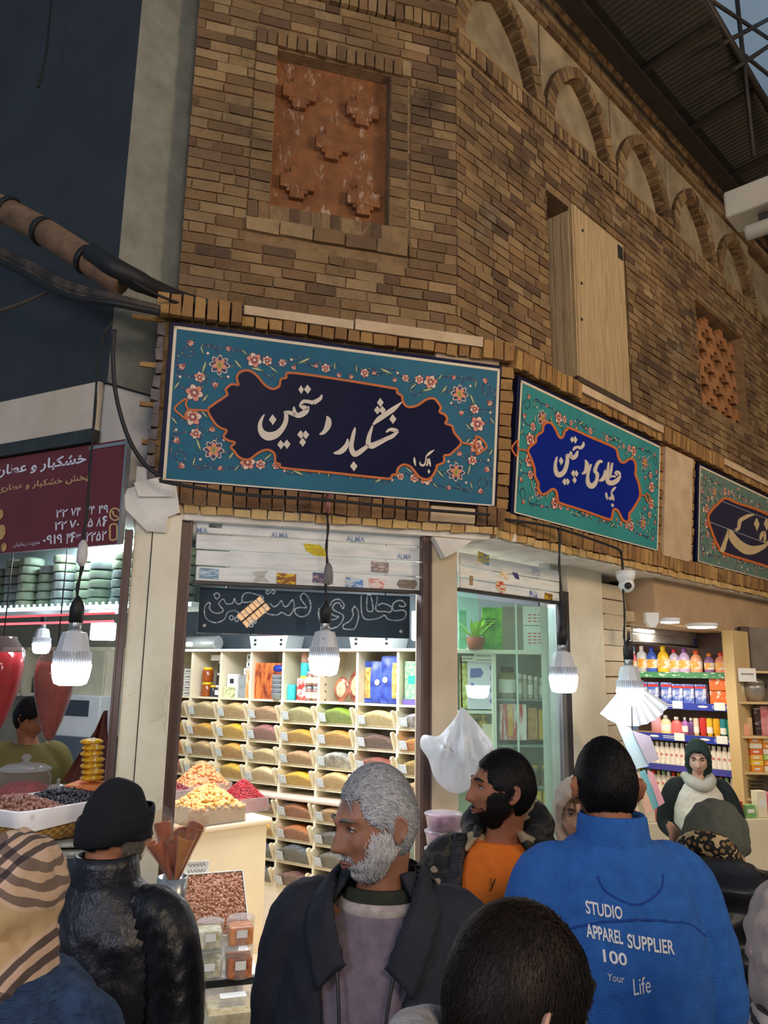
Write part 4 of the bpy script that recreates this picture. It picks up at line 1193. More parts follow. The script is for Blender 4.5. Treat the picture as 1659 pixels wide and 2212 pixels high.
FILL={'oat':(fill('oat',(190,168,120),(226,206,160)),'pale oat-coloured grain'),'wheat':(fill('wheat',(196,160,100),(232,204,148)),'golden wheat grain'),'peanut':(fill('peanut',(170,126,84),(222,188,146)),'light brown chopped nuts'),'celery':(fill('celery',(170,170,110),(212,206,158)),'pale greenish seed'),'green':(fill('green',(112,148,36),(168,196,62)),'bright green dried herb'),'sesame':(fill('sesame',(206,188,130),(238,222,172)),'cream sesame-like seed'),'packet':(fill('packet',(80,90,140),(236,236,232),16),'small blue and white packets'),'gold':(fill('gold',(206,148,46),(244,196,84)),'golden yellow powder'),'yellow':(fill('yellow',(214,166,30),(248,210,66)),'bright yellow dried flower'),'mauve':(fill('mauve',(140,86,84),(178,122,112)),'dusty mauve petals'),'mustard':(fill('mustard',(196,144,34),(238,198,80)),'mustard yellow spice'),'amber':(fill('amber',(190,134,52),(228,184,96)),'amber brown spice'),'plum':(fill('plum',(84,54,48),(134,96,88),26),'dark plum-coloured dried fruit'),'orange':(fill('orange',(206,112,28),(246,170,60),22),'orange dried slices'),'tan':(fill('tan',(170,138,92),(214,184,134)),'tan coarse grain'),'cream':(fill('cream',(208,182,132),(240,220,176)),'cream rounded grain'),'silver':(fill('silver',(120,120,112),(240,240,236),14),'white-capped little packs'),'rose':(fill('rose',(120,72,62),(190,96,84),40),'dark red dried buds'),'khaki':(fill('khaki',(140,116,60),(202,170,92),24),'khaki dried leaves'),'rust':(fill('rust',(150,84,44),(206,128,70)),'rust brown spice'),'brown':(fill('brown',(122,86,58),(170,128,92)),'brown powder'),'grey':(fill('grey',(78,76,74),(124,120,114)),'dark grey seed'),'slate':(fill('slate',(66,70,72),(110,114,114)),'slate black tea leaves')}
UROW=[['oat','oat','wheat','peanut','celery','green','sesame','packet','oat'],['gold','gold','yellow','mauve','mustard','amber','plum','orange','tan'],['orange','tan','amber','cream','peanut','silver','rose','khaki','tan'],['rose','oat','mustard','cream','yellow','wheat','tan','peanut','tan']]
LROW=[['tan','tan','brown','brown','rust','peanut','tan','tan','brown'],['wheat','wheat','wheat','amber','rust','slate','brown','tan','brown'],['slate','slate','slate','slate','slate','grey','slate','grey','brown'],['grey','grey','grey','grey','plum','grey','grey','grey','grey']]
RN=['top','second','third','fourth']
CN=['first','second','third','fourth','fifth','sixth','seventh','eighth','ninth']
protos={}
def put_bin(ci,z,key,label,seed):
 x0,x1=SX[ci]+.013,SX[ci+1]-.013
 W=x1-x0
 M=S.at((x0+x1)/2,z+.002)
 if 'p' not in protos:
  T=thing('tilt_bin',label,'bin',M,'tilt-front bins of the cream shelf')
  bin_parts(T,M,.375,FILL[key][0],3,.112)
  protos['p']=T
  return T
 c=dup(protos['p'],M@Matrix.Diagonal((W/.38,1,R_.uniform(.96,1.04),1)),label)
 for ch in c.children:
  if ch.name.startswith('filling'):
   ch.material_slots[0].link='OBJECT';ch.material_slots[0].material=FILL[key][0]
   s_=R_.uniform(.86,1.12);ch.scale=(1,1,s_)
 return c
sd=0
for r,row in enumerate(UROW):
 for c,key in enumerate(row):
  sd+=1
  put_bin(c,ZU[3-r],key,f'cream bin of {FILL[key][1]}, {RN[r]} bin row, {CN[c]} column from the left',sd)
for r,row in enumerate(LROW):
 for c,key in enumerate(row):
  if c<3:continue
  sd+=1
  put_bin(c,ZL[3-r],key,f'cream bin of {FILL[key][1]}, {RN[r]} row under the worktop, {CN[c]} column',sd)
# ------------------------------------------------------------------ goods in the tall top row  (z floor 1.66)
Z1=ZU[4]
def cellx(c,f):return SX[c]+(SX[c+1]-SX[c])*f
def jar(label,fr,x,y,z,r,h,body,lid,lidc=None,sx=1.0,group=None,cat='jar',lab=None,name='jar'):
 T=thing(name,label,cat,fr.at(x,z,-y),group)
 M=fr.at(x,z,-y)
 g=G(M);g.lathe([(0,0),(r*.92,0),(r,h*.06),(r,h*.72),(r*.8,h*.82),(r*.74,h*.84),(0,h*.84)],n=20,sx=sx);make('jar_body',g,body,T)
 g=G(M);g.lathe([(r*.8,h*.82),(r*.82,h*.84),(r*.82,h*.97),(r*.76,h),(0,h)],n=20,sx=sx);make('lid',g,lid,T)
 if lab:
  g=G(M);g.lathe([(r*1.01,h*.18),(r*1.012,h*.2),(r*1.012,h*.58),(r*1.01,h*.6)],n=20,sx=sx,cap=False);make('paper_label',g,lab,T)
 return T
def carton(label,fr,x0,x1,y,z0,z1,m_,d=.1,front=None,group=None,cat='box',name='carton',b=.003):
 T=thing(name,label,cat,fr.at((x0+x1)/2,z0,-y),group)
 g=G(fr.M);g.bbox(x0,x1,y,y+d,z0,z1,b);make('carton_body',g,m_,T)
 if front:
  nm,(a,bb,c,d_),fm=front
  g=G(fr.M);g.box(x0+(x1-x0)*a,x0+(x1-x0)*bb,y-.0015,y,z0+(z1-z0)*c,z0+(z1-z0)*d_);make(nm,g,fm,T)
 return T
AMBERG=mat('honey_amber',(150,74,28),.15,var=.2);YEL=mat('yellow_lid',(238,196,28),.4);DKJ=mat('dark_jar',(52,46,56),.2,var=.4,scale=20)
PAPERW=mat('paper_white',(236,236,230),.6,var=.05,scale=30);REDP=mat('print_red',(196,44,40),.5);TURQP=mat('turquoise_plastic',(58,190,196),.4);BLUEP=mat('blue_oval',(36,56,150),.4)
SILV=mat('silver_cup',(176,186,196),.3,.5,var=.2,scale=30);BLUEFOIL=two_tone('blue_foil',(40,58,150),(88,116,210),9,.35,.65,.25,.3);GOLDP=two_tone('gold_print',(196,150,70),(240,208,130),30,.4,.6,.4)
BOXOR=two_tone('copper_print',(120,44,22),(226,124,60),14,.4,.6,.35,0,(1.4,1,.5))
GREENP=two_tone('mint_pack',(96,176,130),(200,226,180),40,.4,.6,.4);PURP=mat('purple_edge',(120,100,180),.4);BROWNG=two_tone('brown_glass',(110,48,36),(176,110,80),12,.4,.6,.15)
KRAFT=two_tone('kraft',(190,140,80),(214,168,106),20,.4,.6,.6)
for i,z in enumerate((0,.145)):
 jar(f'honey jar with yellow lid in the first wide cell, {("lower", "upper")[i]} of two stacked',S,cellx(1,.28),.12,Z1+z,.058,.142,AMBERG,YEL)
k=0
for fx,fy,dz in((.55,.1,0),(.75,.09,0),(.9,.12,0),(.62,.16,.12),(.82,.15,.12),(.7,.14,.235),(.88,.13,.235)):
 jar(f'small dark jar with {("yellow", "white")[k % 2]} lid, number {k + 1} in the heap beside the honey jars',S,cellx(1,fx),fy,Z1+dz,.036,.112,DKJ,YEL if k%2==0 else PAPERW,lab=PAPERW if k in(1,4) else None,group='small dark jars by the honey');k+=1
carton('white box with a dotted print on top of the dark jars',S,cellx(1,.35),cellx(1,.98),.12,Z1+.355,Z1+.41,two_tone('dotted_box',(236,232,222),(190,110,70),22,.6,.66,.5),.12)
for i in range(5):
 carton(f'flat white carton at the left shelf end, {CN[i]} from the bottom of its stack',S,cellx(0,.5),cellx(0,.95),.1,Z1+i*.055,Z1+i*.055+.05,PAPERW,.15,('print_band',(.1,.9,.35,.65),mat('grey_print',(150,140,140),.6)),group='flat white cartons')
for i in range(3):
 carton(f'small white box with dark mark, {("lowest", "middle", "topmost")[i]} of the stack in the second wide cell',S,cellx(2,.45)+(i>0)*.03,cellx(2,.78),.14,Z1+.22+i*.068,Z1+.22+i*.068+.064,PAPERW,.1,('dark_mark',(.25,.4,.25,.75),DKJ),group='small white boxes')
carton('white packet with a round grey picture standing in the second wide cell',S,cellx(2,.1),cellx(2,.42),.06,Z1,Z1+.225,PAPERW,.05,('picture',(.3,.7,.6,.8),DKJ))
carton('green and white packet at the foot of the round-picture packet',S,cellx(2,.06),cellx(2,.4),.03,Z1,Z1+.105,two_tone('pale_green_pack',(214,220,170),(150,160,90),30,.5,.6,.5),.03)
carton('grey glass-fronted box in the middle of the second wide cell',S,cellx(2,.46),cellx(2,.68),.08,Z1,Z1+.215,mat('smoky_box',(150,156,156),.2,var=.3,scale=14),.06)
carton('tall orange and silver tube pack in the second wide cell',S,cellx(2,.72),cellx(2,.92),.06,Z1,Z1+.27,two_tone('orange_tube',(226,140,60),(236,214,180),18,.45,.55,.35,0,(3,1,.4)),.05)
T_=carton('large copper brown gift box with blue oval in the third wide cell',S,cellx(3,.02),cellx(3,.96),.05,Z1,Z1+.335,BOXOR,.08)
g=G(S.M);a=cellx(3,.76);g.lathe([(0,0),(.066,0),(.066,.003),(0,.003)],n=24,sx=1,sy=.5,T=trm(a,.05,Z1+.285)@rotm('X',math.pi/2));make('blue_oval',g,BLUEP,T_)
for i in range(5):
 T_=thing('metal_cup',f'silver cup nested in the stack before the copper box, {CN[i]} from the bottom','cup',S.at(cellx(3,.84),Z1+i*.042,-.0),'silver cups')
 g=G(S.at(cellx(3,.84),Z1+i*.042,-.0));g.lathe([(0,0),(.038,0),(.052,.055),(.056,.058),(.05,.06),(.036,.006),(0,.005)],n=18);make('cup_wall',g,SILV,T_)
T_=thing('squeeze_bottle','turquoise and peach bottle standing in the fourth wide cell','bottle',S.at(cellx(4,.38),Z1+.2,-.14))
M=S.at(cellx(4,.38),Z1+.2,-.14)
g=G(M);g.lathe([(0,0),(.045,0),(.047,.02),(.047,.13),(.045,.14)],n=18);make('bottle_body',g,TURQP,T_)
g=G(M);g.lathe([(.045,.14),(.046,.2),(.03,.235),(.0,.24)],n=18);make('cap',g,mat('peach_cap',(206,160,138),.5),T_)
g=G(M);g.lathe([(.048,-.01),(.05,0),(.05,.012),(.048,.02)],n=18);make('ring',g,YEL,T_)
carton('red and white tin under the turquoise bottle',S,cellx(4,.26),cellx(4,.5),.08,Z1,Z1+.2,two_tone('red_tin',(200,60,54),(236,226,214),12,.45,.55,.35),.1)
T_=thing('tub','small round turquoise tub at the left of the fourth wide cell','tub',S.at(cellx(4,.12),Z1,-.08))
g=G(S.at(cellx(4,.12),Z1,-.08));g.lathe([(0,0),(.04,0),(.042,.02),(.042,.12),(.036,.14),(0,.142)],n=18);make('tub_body',g,TURQP,T_)
k=0
for fx in(.6,.78,.95):
 for dz in(0,.135,.27):
  if dz>.2 and fx<.7:continue
  jar(f'clear spice jar with cream label, {("bottom", "middle", "top")[int(dz / .13)]} of the {("left", "middle", "right")[int((fx - .55) / .17)]} pile beside the red tin',S,cellx(4,fx),.09,Z1+dz,.036,.128,mat('spice_glass',(150,110,96),.15,var=.3,scale=18),SILV,lab=mat('cream_label',(236,226,190),.5,var=.1,scale=40),group='spice jars');k+=1
for i,(fx,w_,h_) in enumerate(((.42,.085,.22),(.83,.1,.29))):
 T_=thing('oval_plaque',('left','right')[i]+' oval brown glass dish of sweets leaning in the fifth wide cell','dish',S.at(cellx(5,fx),Z1,-.12))
 M=S.at(cellx(5,fx),Z1+h_/2,-.12)@rotm('X',-.12)
 g=G(M);g.ell((0,0,0),(w_,.022,h_/2),n=24,m=14);make('oval_glass',g,BROWNG,T_)
 g=G(M);g.ell((0,-.014,0),(w_*.62,.012,h_*.33),n=20,m=12);make('sweets',g,two_tone('sweets',(226,150,110),(240,200,160),24,.4,.6,.5,.5),T_)
for i,(fx0,fx1,h_,dy) in enumerate(((.02,.58,.355,.08),(.5,.98,.4,.04))):
 T_=thing('foil_pack',('left','right')[i]+' shiny blue and gold foil pack in the sixth wide cell','packet',S.at(cellx(6,(fx0+fx1)/2),Z1,-dy))
 x0,x1=cellx(6,fx0),cellx(6,fx1);w_=x1-x0
 g=G(S.M)
 def fn(u,v,sgn=1):return(x0+u*w_+.008*math.sin(v*7)*(u-.5),dy+.03-sgn*.03*math.sin(math.pi*u)**.6*math.sin(math.pi*min(1,v*1.05+.02))**.5 if 0<v<1 else dy+.03,Z1+.004+v*h_)
 g.grid(lambda u,v:fn(u,v,1),12,14);g.grid(lambda u,v:fn(u,v,-1),12,14);make('foil',g,BLUEFOIL,T_)
 g=G(S.M);a=x0+w_*(.04 if i==0 else.62);g.grid(lambda u,v:(a+u*w_*.3,fn((a-x0)/w_+u*.3,.12+v*.74)[1]-.003,Z1+h_*(.12+.74*v)),4,8);make('gold_panel',g,GOLDP,T_)
 g=G(S.M);c_=x0+w_*(.66 if i==0 else.3);g.lathe([(0,0),(.026,0),(.026,.003),(0,.003)],n=18,T=trm(c_,dy-.004,Z1+h_*.5)@rotm('X',math.pi/2));make('round_mark',g,PAPERW,T_)
T_=carton('mint green patterned pack on a purple box in the seventh wide cell',S,cellx(7,.08),cellx(7,.9),.06,Z1+.045,Z1+.36,GREENP,.06,('teal_mark',(.1,.55,.4,.62),mat('teal_mark',(50,180,160),.4)))
carton('flat purple box under the mint green pack',S,cellx(7,.06),cellx(7,.95),.04,Z1,Z1+.044,PURP,.15)
# baskets, duct and lamps over the shelf
for i,px in enumerate((572,795)):
 a,b=S.px(px,1385)
 T_=thing('plastic_basket',('left','right')[i]+' pale grey plastic basket with slots on top of the shelf','basket',S.at(a,2.125,-.06))
 g=G(S.M);w_=.24
 g.prism([(a-w_,2.25),(a-w_+.03,2.128),(a+w_-.03,2.128),(a+w_,2.25)],.05,.35)
 for q in(-.09,0,.09):g.box(a+q-.028,a+q+.028,.042,.05,2.15,2.22)
 make('basket_wall',g,mat('basket_grey',(196,208,214),.45,var=.06),T_)
 g=G(S.M)
 for q in(-.16,.16):
  for dz in(2.16,2.2):g.box(a+q-.012,a+q+.012,.044,.0495,dz,dz+.02)
 make('slot',g,BLACK,T_)
g=G(S.M);g.box(-1.8,2.3,.3,.41,2.125,2.78);struct('wall_over_shelf',g,[mat('slate_gloss',(74,84,92),.3,var=.15,scale=2)])
a,b=S.px(430,1385)
T_=thing('air_duct','silver flexible duct lying on the left end of the shelf top','duct',S.at(a,b,-.1))
g=G(S.M);P=[(a-.5+k*.03,.08,2.19-.0+.004*(k%2)) for k in range(24)];g.tube(P,[.062+.006*(k%2) for k in range(24)],14);make('duct_hose',g,mat('duct_silver',(180,186,184),.4,.5,var=.1),T_)
for i,(px,py,w_,h_) in enumerate(((412,1392,.03,.02),(905,1352,.05,.12))):
 a,b=S.px(px,py,.1)
 g=G(S.M);g.bbox(a-w_,a+w_,-.14,-.1,b-h_,b+h_,.01)
 make('strip_lamp',g,emit('cold_lamp','#f2f8ff',30),M=S.at(a,b,.12),label=('small glaring lamp at the left end of the shelf top','upright glaring lamp behind the right end of the black sign')[i],category='lamp')
# ------------------------------------------------------------------ black acrylic sign with dotted lettering
LO=-.2
LF=F.out(LO)
c4=[LF.px(*p) for p in((432,1268),(887,1288),(884,1383),(427,1363))]
lx0,lx1=(c4[0][0]+c4[3][0])/2,(c4[1][0]+c4[2][0])/2;lz0,lz1=(c4[2][1]+c4[3][1])/2,(c4[0][1]+c4[1][1])/2
T_=thing('led_sign','dark acrylic sign with dotted pale lettering hanging in the front doorway','sign',LF.at(lx0,lz0))
g=G(LF.M);g.bbox(lx0,lx1,0,.03,lz0,lz1,.003);make('acrylic_panel',g,mat('black_acrylic',(44,54,62),.015,var=.05,scale=1),T_)
ZL_=((420,1250),3.456)
CH=[[(1245,120),(1243,200),(1252,270),(1275,302),(1320,305),(1375,294),(1420,274),(1440,300),(1490,312),(1562,300),(1580,255),(1556,236),(1520,238),(1490,240),(1478,215),(1486,185),(1515,165),(1552,166),(1576,196),(1556,210),(1525,200)],[(1290,122),(1286,190),(1292,240),(1330,240),(1327,180),(1312,122),(1290,122)],[(1365,130),(1360,180),(1352,225),(1372,245),(1420,245),(1462,250),(1472,215),(1440,195),(1400,185),(1372,200)],[(1195,205),(1220,240),(1222,300),(1195,372),(1150,378),(1112,372),(1112,345),(1160,315),(1185,270),(1178,235),(1195,205)],[(932,215),(926,270),(950,340),(1010,372),(1070,355),(1106,310),(1108,272),(1060,245),(1032,225),(1044,190),(1080,182),(1108,225),(1115,190),(1082,155),(1042,160),(1014,195),(1006,245),(1040,275),(1075,285),(1040,305),(990,300),(957,260),(946,215)],[(815,105),(850,140),(868,200),(850,262),(800,285),(757,265),(750,228),(790,215),(835,215),(802,165),(790,135),(815,105)],[(735,155),(745,200),(730,250),(700,276),(652,252),(620,270),(560,266),(522,240),(545,190)],[(560,180),(592,210),(622,195),(650,165),(666,205),(692,205),(720,170),(735,155)],[(530,100),(545,86),(562,100),(546,116),(530,100)],[(572,98),(586,84),(602,98),(588,114),(572,98)],[(515,135),(440,112),(392,105),(360,128),(356,168),(385,178),(430,170),(475,180)],[(515,135),(505,165),(480,185)],[(360,170),(335,190),(310,180),(298,148),(285,182),(240,188),(214,152),(182,188),(215,235),(185,258),(140,252),(112,222),(118,184),(102,180),(76,215),(78,275),(110,315),(170,328),(225,300),(246,254),(300,238),(350,266),(400,250)],[(145,118),(172,106),(188,130),(162,152),(145,118)],[(258,290),(275,274),(292,292),(276,310),(258,290)],[(298,302),(314,286),(330,304),(314,322),(298,302)],[(402,318),(418,304),(434,318),(420,334),(402,318)],[(436,322),(452,308),(462,322),(450,334),(436,322)],[(406,345),(424,336),(440,348),(424,362),(406,345)]]
g=G(LF.M)
for st in CH:
 pts=cr_spline(st,12)
 acc=0;last=pts[0]
 for q in pts[1:]:
  d=math.hypot(q[0]-last[0],q[1]-last[1])
  if d<5.2:continue
  tx,ty=(q[0]-last[0])/d,(q[1]-last[1])/d
  c=[(q[0]+a*tx-b*ty,q[1]+a*ty+b*tx) for a,b in((-1.6,-5),(1.6,-5),(1.6,5),(-1.6,5))]
  p=[LF.px(ZL_[0][0]+a/3.456,ZL_[0][1]+b/3.456) for a,b in c]
  g.prism(p,-.004,.001)
  last=q
make('dotted_lettering',g,mat('led_dot',(196,204,206),.4),T_)
g=G(LF.M)
for px,py in((441,1351),(866,1364)):
 a,b=LF.px(px,py);g.lathe([(0,0),(.012,0),(.01,.006),(0,.008)],n=10,T=trm(a,0,b)@rotm('X',math.pi/2))
make('standoff_cap',g,STEEL,T_)
g=G(LF.M)
for x in(lx0+.15,lx1-.15):g.tube([(x,.015,lz1),(x,.015,2.78)],.004,5)
make('hanger_wire',g,STEEL_DK,T_)
# flood lamp across the passage whose warm panels mirror in the black sign
pm=LF.w(*LF.px(547,1322));d=(pm-CAM).normalized();rfl=d-2*d.dot(LF.n)*LF.n
fl=pm+rfl*7.2
T_=thing('flood_lamp','warm panel flood lamp on the far side of the passage','lamp',fl)
zz=-rfl;xx=Vector((0,0,1)).cross(zz).normalized();yy=zz.cross(xx)
FM=Matrix(((xx.x,yy.x,zz.x,fl.x),(xx.y,yy.y,zz.y,fl.y),(xx.z,yy.z,zz.z,fl.z),(0,0,0,1)))@rotm('Z',math.radians(-42))@Matrix.Scale(.55,4)
g=G(FM);g.bbox(-.42,.42,-.26,.26,-.1,-.02,.01);g.box(-.04,.04,-.04,.04,-.1-.6,-.1);make('lamp_housing',g,STEEL_DK,T_)
lp=FM@Vector((0,0,-.3));g=G();g.tube([(lp.x,lp.y,0),(lp.x,lp.y,lp.z)],.035,12);make('lamp_pole',g,STEEL_DK,T_)
g=G(FM)
for i in range(6):
 for j in range(2):g.box(-.4+i*.135,-.4+i*.135+.115,-.22+j*.24,-.22+j*.24+.19,-.02,-.012)
make('lamp_cell',g,emit('warm_flood','#ffc890',22),T_)
# ------------------------------------------------------------------ counter with trays of dried fruit
cf=at_floor(565,2060)
CT=Frame((cf.x,cf.y,0),47)
ch=CT.px(565,1770)[1]
T_=thing('shop_counter','cream sales counter with thick rounded top below the trays of dried fruit','counter',CT.at(0,0))
g=G(CT.M);g.bbox(-.64,0,0,.55,0.012,ch-.035,.004);make('counter_body',g,mat('counter_cream',(236,214,180),.5,var=.03),T_)
g=G(CT.M);g.bbox(-.66,.03,-.03,.57,ch-.035,ch+.01,.015);make('counter_top',g,mat('counter_rim',(236,212,182),.4,var=.04),T_)
def blobs(g,pts,r,jit=.25,sq_=(1,.8,.6),rr=R_):
 """scatter of small lumps: octahedral pebbles"""
 for c in pts:
  a=Vector((rr.uniform(-1,1),rr.uniform(-1,1),rr.uniform(-1,1)))
  q=Matrix.Rotation(rr.uniform(0,6.28),4,a.normalized() if a.length>.1 else Vector((0,0,1)))
  s_=r*rr.uniform(1-jit,1+jit)
  g.ell(c,(s_*sq_[0],s_*sq_[1],s_*sq_[2]),T=q,n=6,m=4)
def tray(label,M,w,d,h,heap,cm,r,n,wall,sq_=(1,.8,.6),cat='tray',name='dried_fruit_tray',pname='dried_fruit'):
 T=thing(name,label,cat,M)
 t=.005
 g=G(M);g.box(-w/2,w/2,-d/2,d/2,0,t);g.box(-w/2,-w/2+t,-d/2,d/2,0,h);g.box(w/2-t,w/2,-d/2,d/2,0,h);g.box(-w/2,w/2,-d/2,-d/2+t,0,h);g.box(-w/2,w/2,d/2-t,d/2,0,h)
 make('tray_wall',g,wall,T)
 rr=random.Random(len(label)*7+n)
 def H(u,v):return h*.82+heap*(max(0,1-abs(2*u-1)**1.5)*max(0,1-abs(2*v-1)**1.5))**.8
 g=G(M)
 g.grid(lambda u,v:((u-.5)*(w-.015),(v-.5)*(d-.015),H(u,v)-r*.4+mnoise.noise(Vector((u*12,v*12,n)))*r*.5),16,14)
 e_=len(g.v)
 # skirt so that the fill reads as solid through the clear walls
 k_=[(-.5,-.5),(.5,-.5),(.5,.5),(-.5,.5)]
 for(a,b),(c,d2) in zip(k_,k_[1:]+k_[:1]):
  g.add([(a*(w-.015),b*(d-.015),t),(c*(w-.015),d2*(d-.015),t),(c*(w-.015),d2*(d-.015),h*.84-r*.4),(a*(w-.015),b*(d-.015),h*.84-r*.4)],[(0,1,2,3)])
 blobs(g,[Vector(((u-.5)*(w-.02),(v-.5)*(d-.02),H(u,v))) for u,v in((rr.random(),rr.random()) for _ in range(n))],r,.25,sq_,rr)
 make(pname,g,cm,T,kind='stuff')
 return T
CLEARW=glassy('tray_clear',(240,238,236),.86,.08)
FR_YEL=pieces('dried_fig_yellow',['#e0a050','#eab868','#d08c3c','#f0c880','#c8903c'],.5)
FR_RED=pieces('dried_barberry',['#a01820','#c02430','#7c1018','#b41c24'],.5)
FR_OR=pieces('dried_apricot',['#e09058','#eaa468','#c87848','#f0b47c'],.5)
FR_DK=pieces('dried_cherry',['#702028','#8a2c34','#501418'],.45)
def on_ct(px,py,z):
 d=ray(px,py);p=CAM+d*((z-CAMH)/d.z)
 return Matrix.Translation((p.x,p.y,z))@rotm('Z',math.radians(90-47))
tray('clear tray heaped with yellow dried figs on the cream counter',on_ct(445,1772,ch+.012),.42,.36,.12,.13,FR_YEL,.021,420,CLEARW)
tray('clear tray of crimson barberries at the right end of the counter',on_ct(523,1748,ch+.012),.26,.32,.1,.13,FR_RED,.009,900,CLEARW)
tray('tray heaped with orange dried apricots behind the yellow figs',on_ct(432,1728,ch+.012),.4,.3,.14,.17,FR_OR,.02,340,CLEARW)
tray('tray of dark red dried cherries at the left edge of the counter',on_ct(372,1742,ch+.012),.2,.3,.14,.06,FR_DK,.016,260,CLEARW)
# large clear jar of pickled herbs by the right door frame and purple tubs under the display window
p=at_floor(893,2010)
MJ=Matrix.Translation((at(893,1800,5.6).x,5.6,0))
jz=at(893,1868,5.6).z;jt=at(893,1765,5.6).z
T_=thing('plinth_box','low cream box carrying the pickle jar inside the front doorway','box',MJ)
g=G(MJ);g.bbox(-.2,.2,-.15,.2,0.012,jz,.006);make('plinth_body',g,CREAM,T_)
T_=thing('pickle_jar','large clear jar of green and red pickles with a white lid in the doorway','jar',MJ@trm(0,0,jz))
g=G(MJ@trm(0,0,jz));hh=jt-jz;g.lathe([(0,0),(.1,0),(.115,.02),(.115,hh*.7),(.08,hh*.86),(.075,hh*.9)],n=24);make('jar_glass',g,glassy('jar_clear',(236,242,236),.72,.04),T_)
g=G(MJ@trm(0,0,jz));g.lathe([(0,.008),(.1,.01),(.105,hh*.3),(.105,hh*.62),(0,hh*.64)],n=20);make('pickles',g,two_tone('pickles',(60,84,44),(120,126,70),16,.4,.6,.3),T_)
g=G(MJ@trm(0,0,jz));g.lathe([(.085,hh*.86),(.086,hh*.93),(.07,hh),(.025,hh*1.02),(.02,hh*1.12),(0,hh*1.13)],n=24);make('lid',g,WHITE,T_)
# ------------------------------------------------------------------ almond tray, packets and cones before the left pier
AL=pieces('almond',['#c08a6c','#d09a7c','#b07a5c','#d8a88a','#a86e52'],.6)
st_p=at(470,2100,4.25)
TM=Matrix.Translation((st_p.x,st_p.y,0))@rotm('Z',math.radians(18))
zS=at(490,2112,4.2).z;zLo=at(510,2200,4.0).z
T_=thing('display_stand','low stepped display stand with a black-edged shelf in front of the left pier','stand',TM)
for n_,x0,x1,y0,y1,z0,z1,m_ in(('upper_shelf',-.4,.2,-.05,.5,zS-.04,zS,WHITE),('shelf_edge',-.4,.205,-.06,-.05,zS-.045,zS-.01,BLACK),('lower_shelf',-.4,.28,-.5,-.07,zLo-.04,zLo-.002,WHITE),('stand_back',-.4,.2,.46,.5,.0,zS-.04,CREAM)):
 g=G(TM);g.bbox(x0,x1,y0,y1,z0,z1,.004);make(n_,g,m_,T_)
for x,y,zz_ in((-.38,-.03,zS),(.17,-.03,zS),(-.38,.44,zS),(.17,.44,zS),(-.38,-.48,zLo),(.25,-.48,zLo)):
 g=G(TM);g.box(x,x+.03,y,y+.03,0,zz_-.04);make('leg',g,WHITE,T_)
am=at(455,1962,4.42)
AM=Matrix.Translation(am)@rotm('Z',math.radians(22))@rotm('X',math.radians(48))
T_=tray('white tray of pink-brown almonds tilted up behind the packets',AM,.36,.34,.05,.015,AL,.0105,900,mat('tray_white',(226,226,224),.4),(1.2,.75,.5),name='almond_tray',pname='almonds')
g=G(Matrix.Translation((am.x,am.y+.02,0))@rotm('Z',math.radians(22)));g.box(-.16,.16,.02,.1,zS,am.z-.02);make('tray_prop',g,WHITE,T_)
cdm=at(424,1888,4.5)
T_=thing('price_card','white handwritten price card standing behind the almond tray','card',cdm)
CM=Matrix.Translation(cdm)@rotm('Z',math.radians(15))@rotm('X',math.radians(-8))
g=G(CM);g.bbox(-.065,.065,-.003,.003,-.075,.065,.002);g.box(-.006,.006,0,.004,-.2,-.06);make('card_sheet',g,PAPERW,T_)
INKB=mat('pen_ink',(70,70,96),.6)
g=G(CM)
for b,ph in((.045,0),(.015,2),(-.018,4)):g.tube([(-.048+i*.004,-.004,b+.007*math.sin(i*1.25+ph)+.004*math.sin(i*2.7)) for i in range(25)],.0013,5)
make('handwriting',g,INKB,T_)
g=G(CM);g.tube([(-.03+i*.004,-.004,-.056+.006*math.sin(i*1.6)) for i in range(16)],.0013,5);make('red_price',g,REDP,T_)
PKC=glassy('packet_clear',(240,240,240),.82,.06)
def box_pack(label,M,w,d,h,cm,lidz=True,cat='package'):
 T=thing('clear_package',label,cat,M,'clear packages on the display stand')
 g=G(M);g.bbox(-w/2+.006,w/2-.006,-d/2+.006,d/2-.006,.003,h*.62,.01);make('contents',g,cm,T)
 g=G(M);g.lathe([(w*.46,0),(w*.5,.01),(w*.54,h*.8),(w*.56,h*.82),(w*.5,h*.88),(.0,h*.9)],n=10,sy=d/w,smooth=False);make('clear_tub',g,PKC,T)
 if lidz:
  g=G(M);g.bbox(-w*.2,w*.2,-d*.56,-d*.55,h*.3,h*.55,.001);make('paper_label',g,PAPERW,T)
BRC=two_tone('brown_sweet',(150,70,40),(206,128,84),30,.4,.6,.4,.5);ORC=two_tone('orange_sweet',(206,120,70),(232,160,110),30,.4,.6,.4,.5);GRC=two_tone('pistachio_pale',(190,186,130),(236,230,214),30,.4,.6,.5,.5)
Pk=lambda px,py,Y:Matrix.Translation(at(px,py,Y))@rotm('Z',.3)
M0=Pk(515,2105,4.22);M0.translation.z=zS+.001
box_pack('clear package of brown sweets at the right end of the black-edged shelf',M0,.13,.12,.16,BRC)
M1=M0.copy();M1.translation.z+=.15
box_pack('clear package of orange sweets stacked on the brown sweets',M1,.13,.12,.14,ORC)
M2=Pk(448,2100,4.22);M2.translation.z=zS+.001
box_pack('clear package of pale nuts with white label left of the brown sweets',M2,.14,.13,.14,GRC)
M3=M2.copy();M3.translation.z+=.13
box_pack('upper clear package of pale nuts leaning by the man in leather',M3,.13,.12,.14,GRC)
M4=Pk(515,2195,4.0);M4.translation.z=zLo
T_=thing('clear_package','wide clear box of yellowish crisps with a white label on the lower shelf','package',M4)
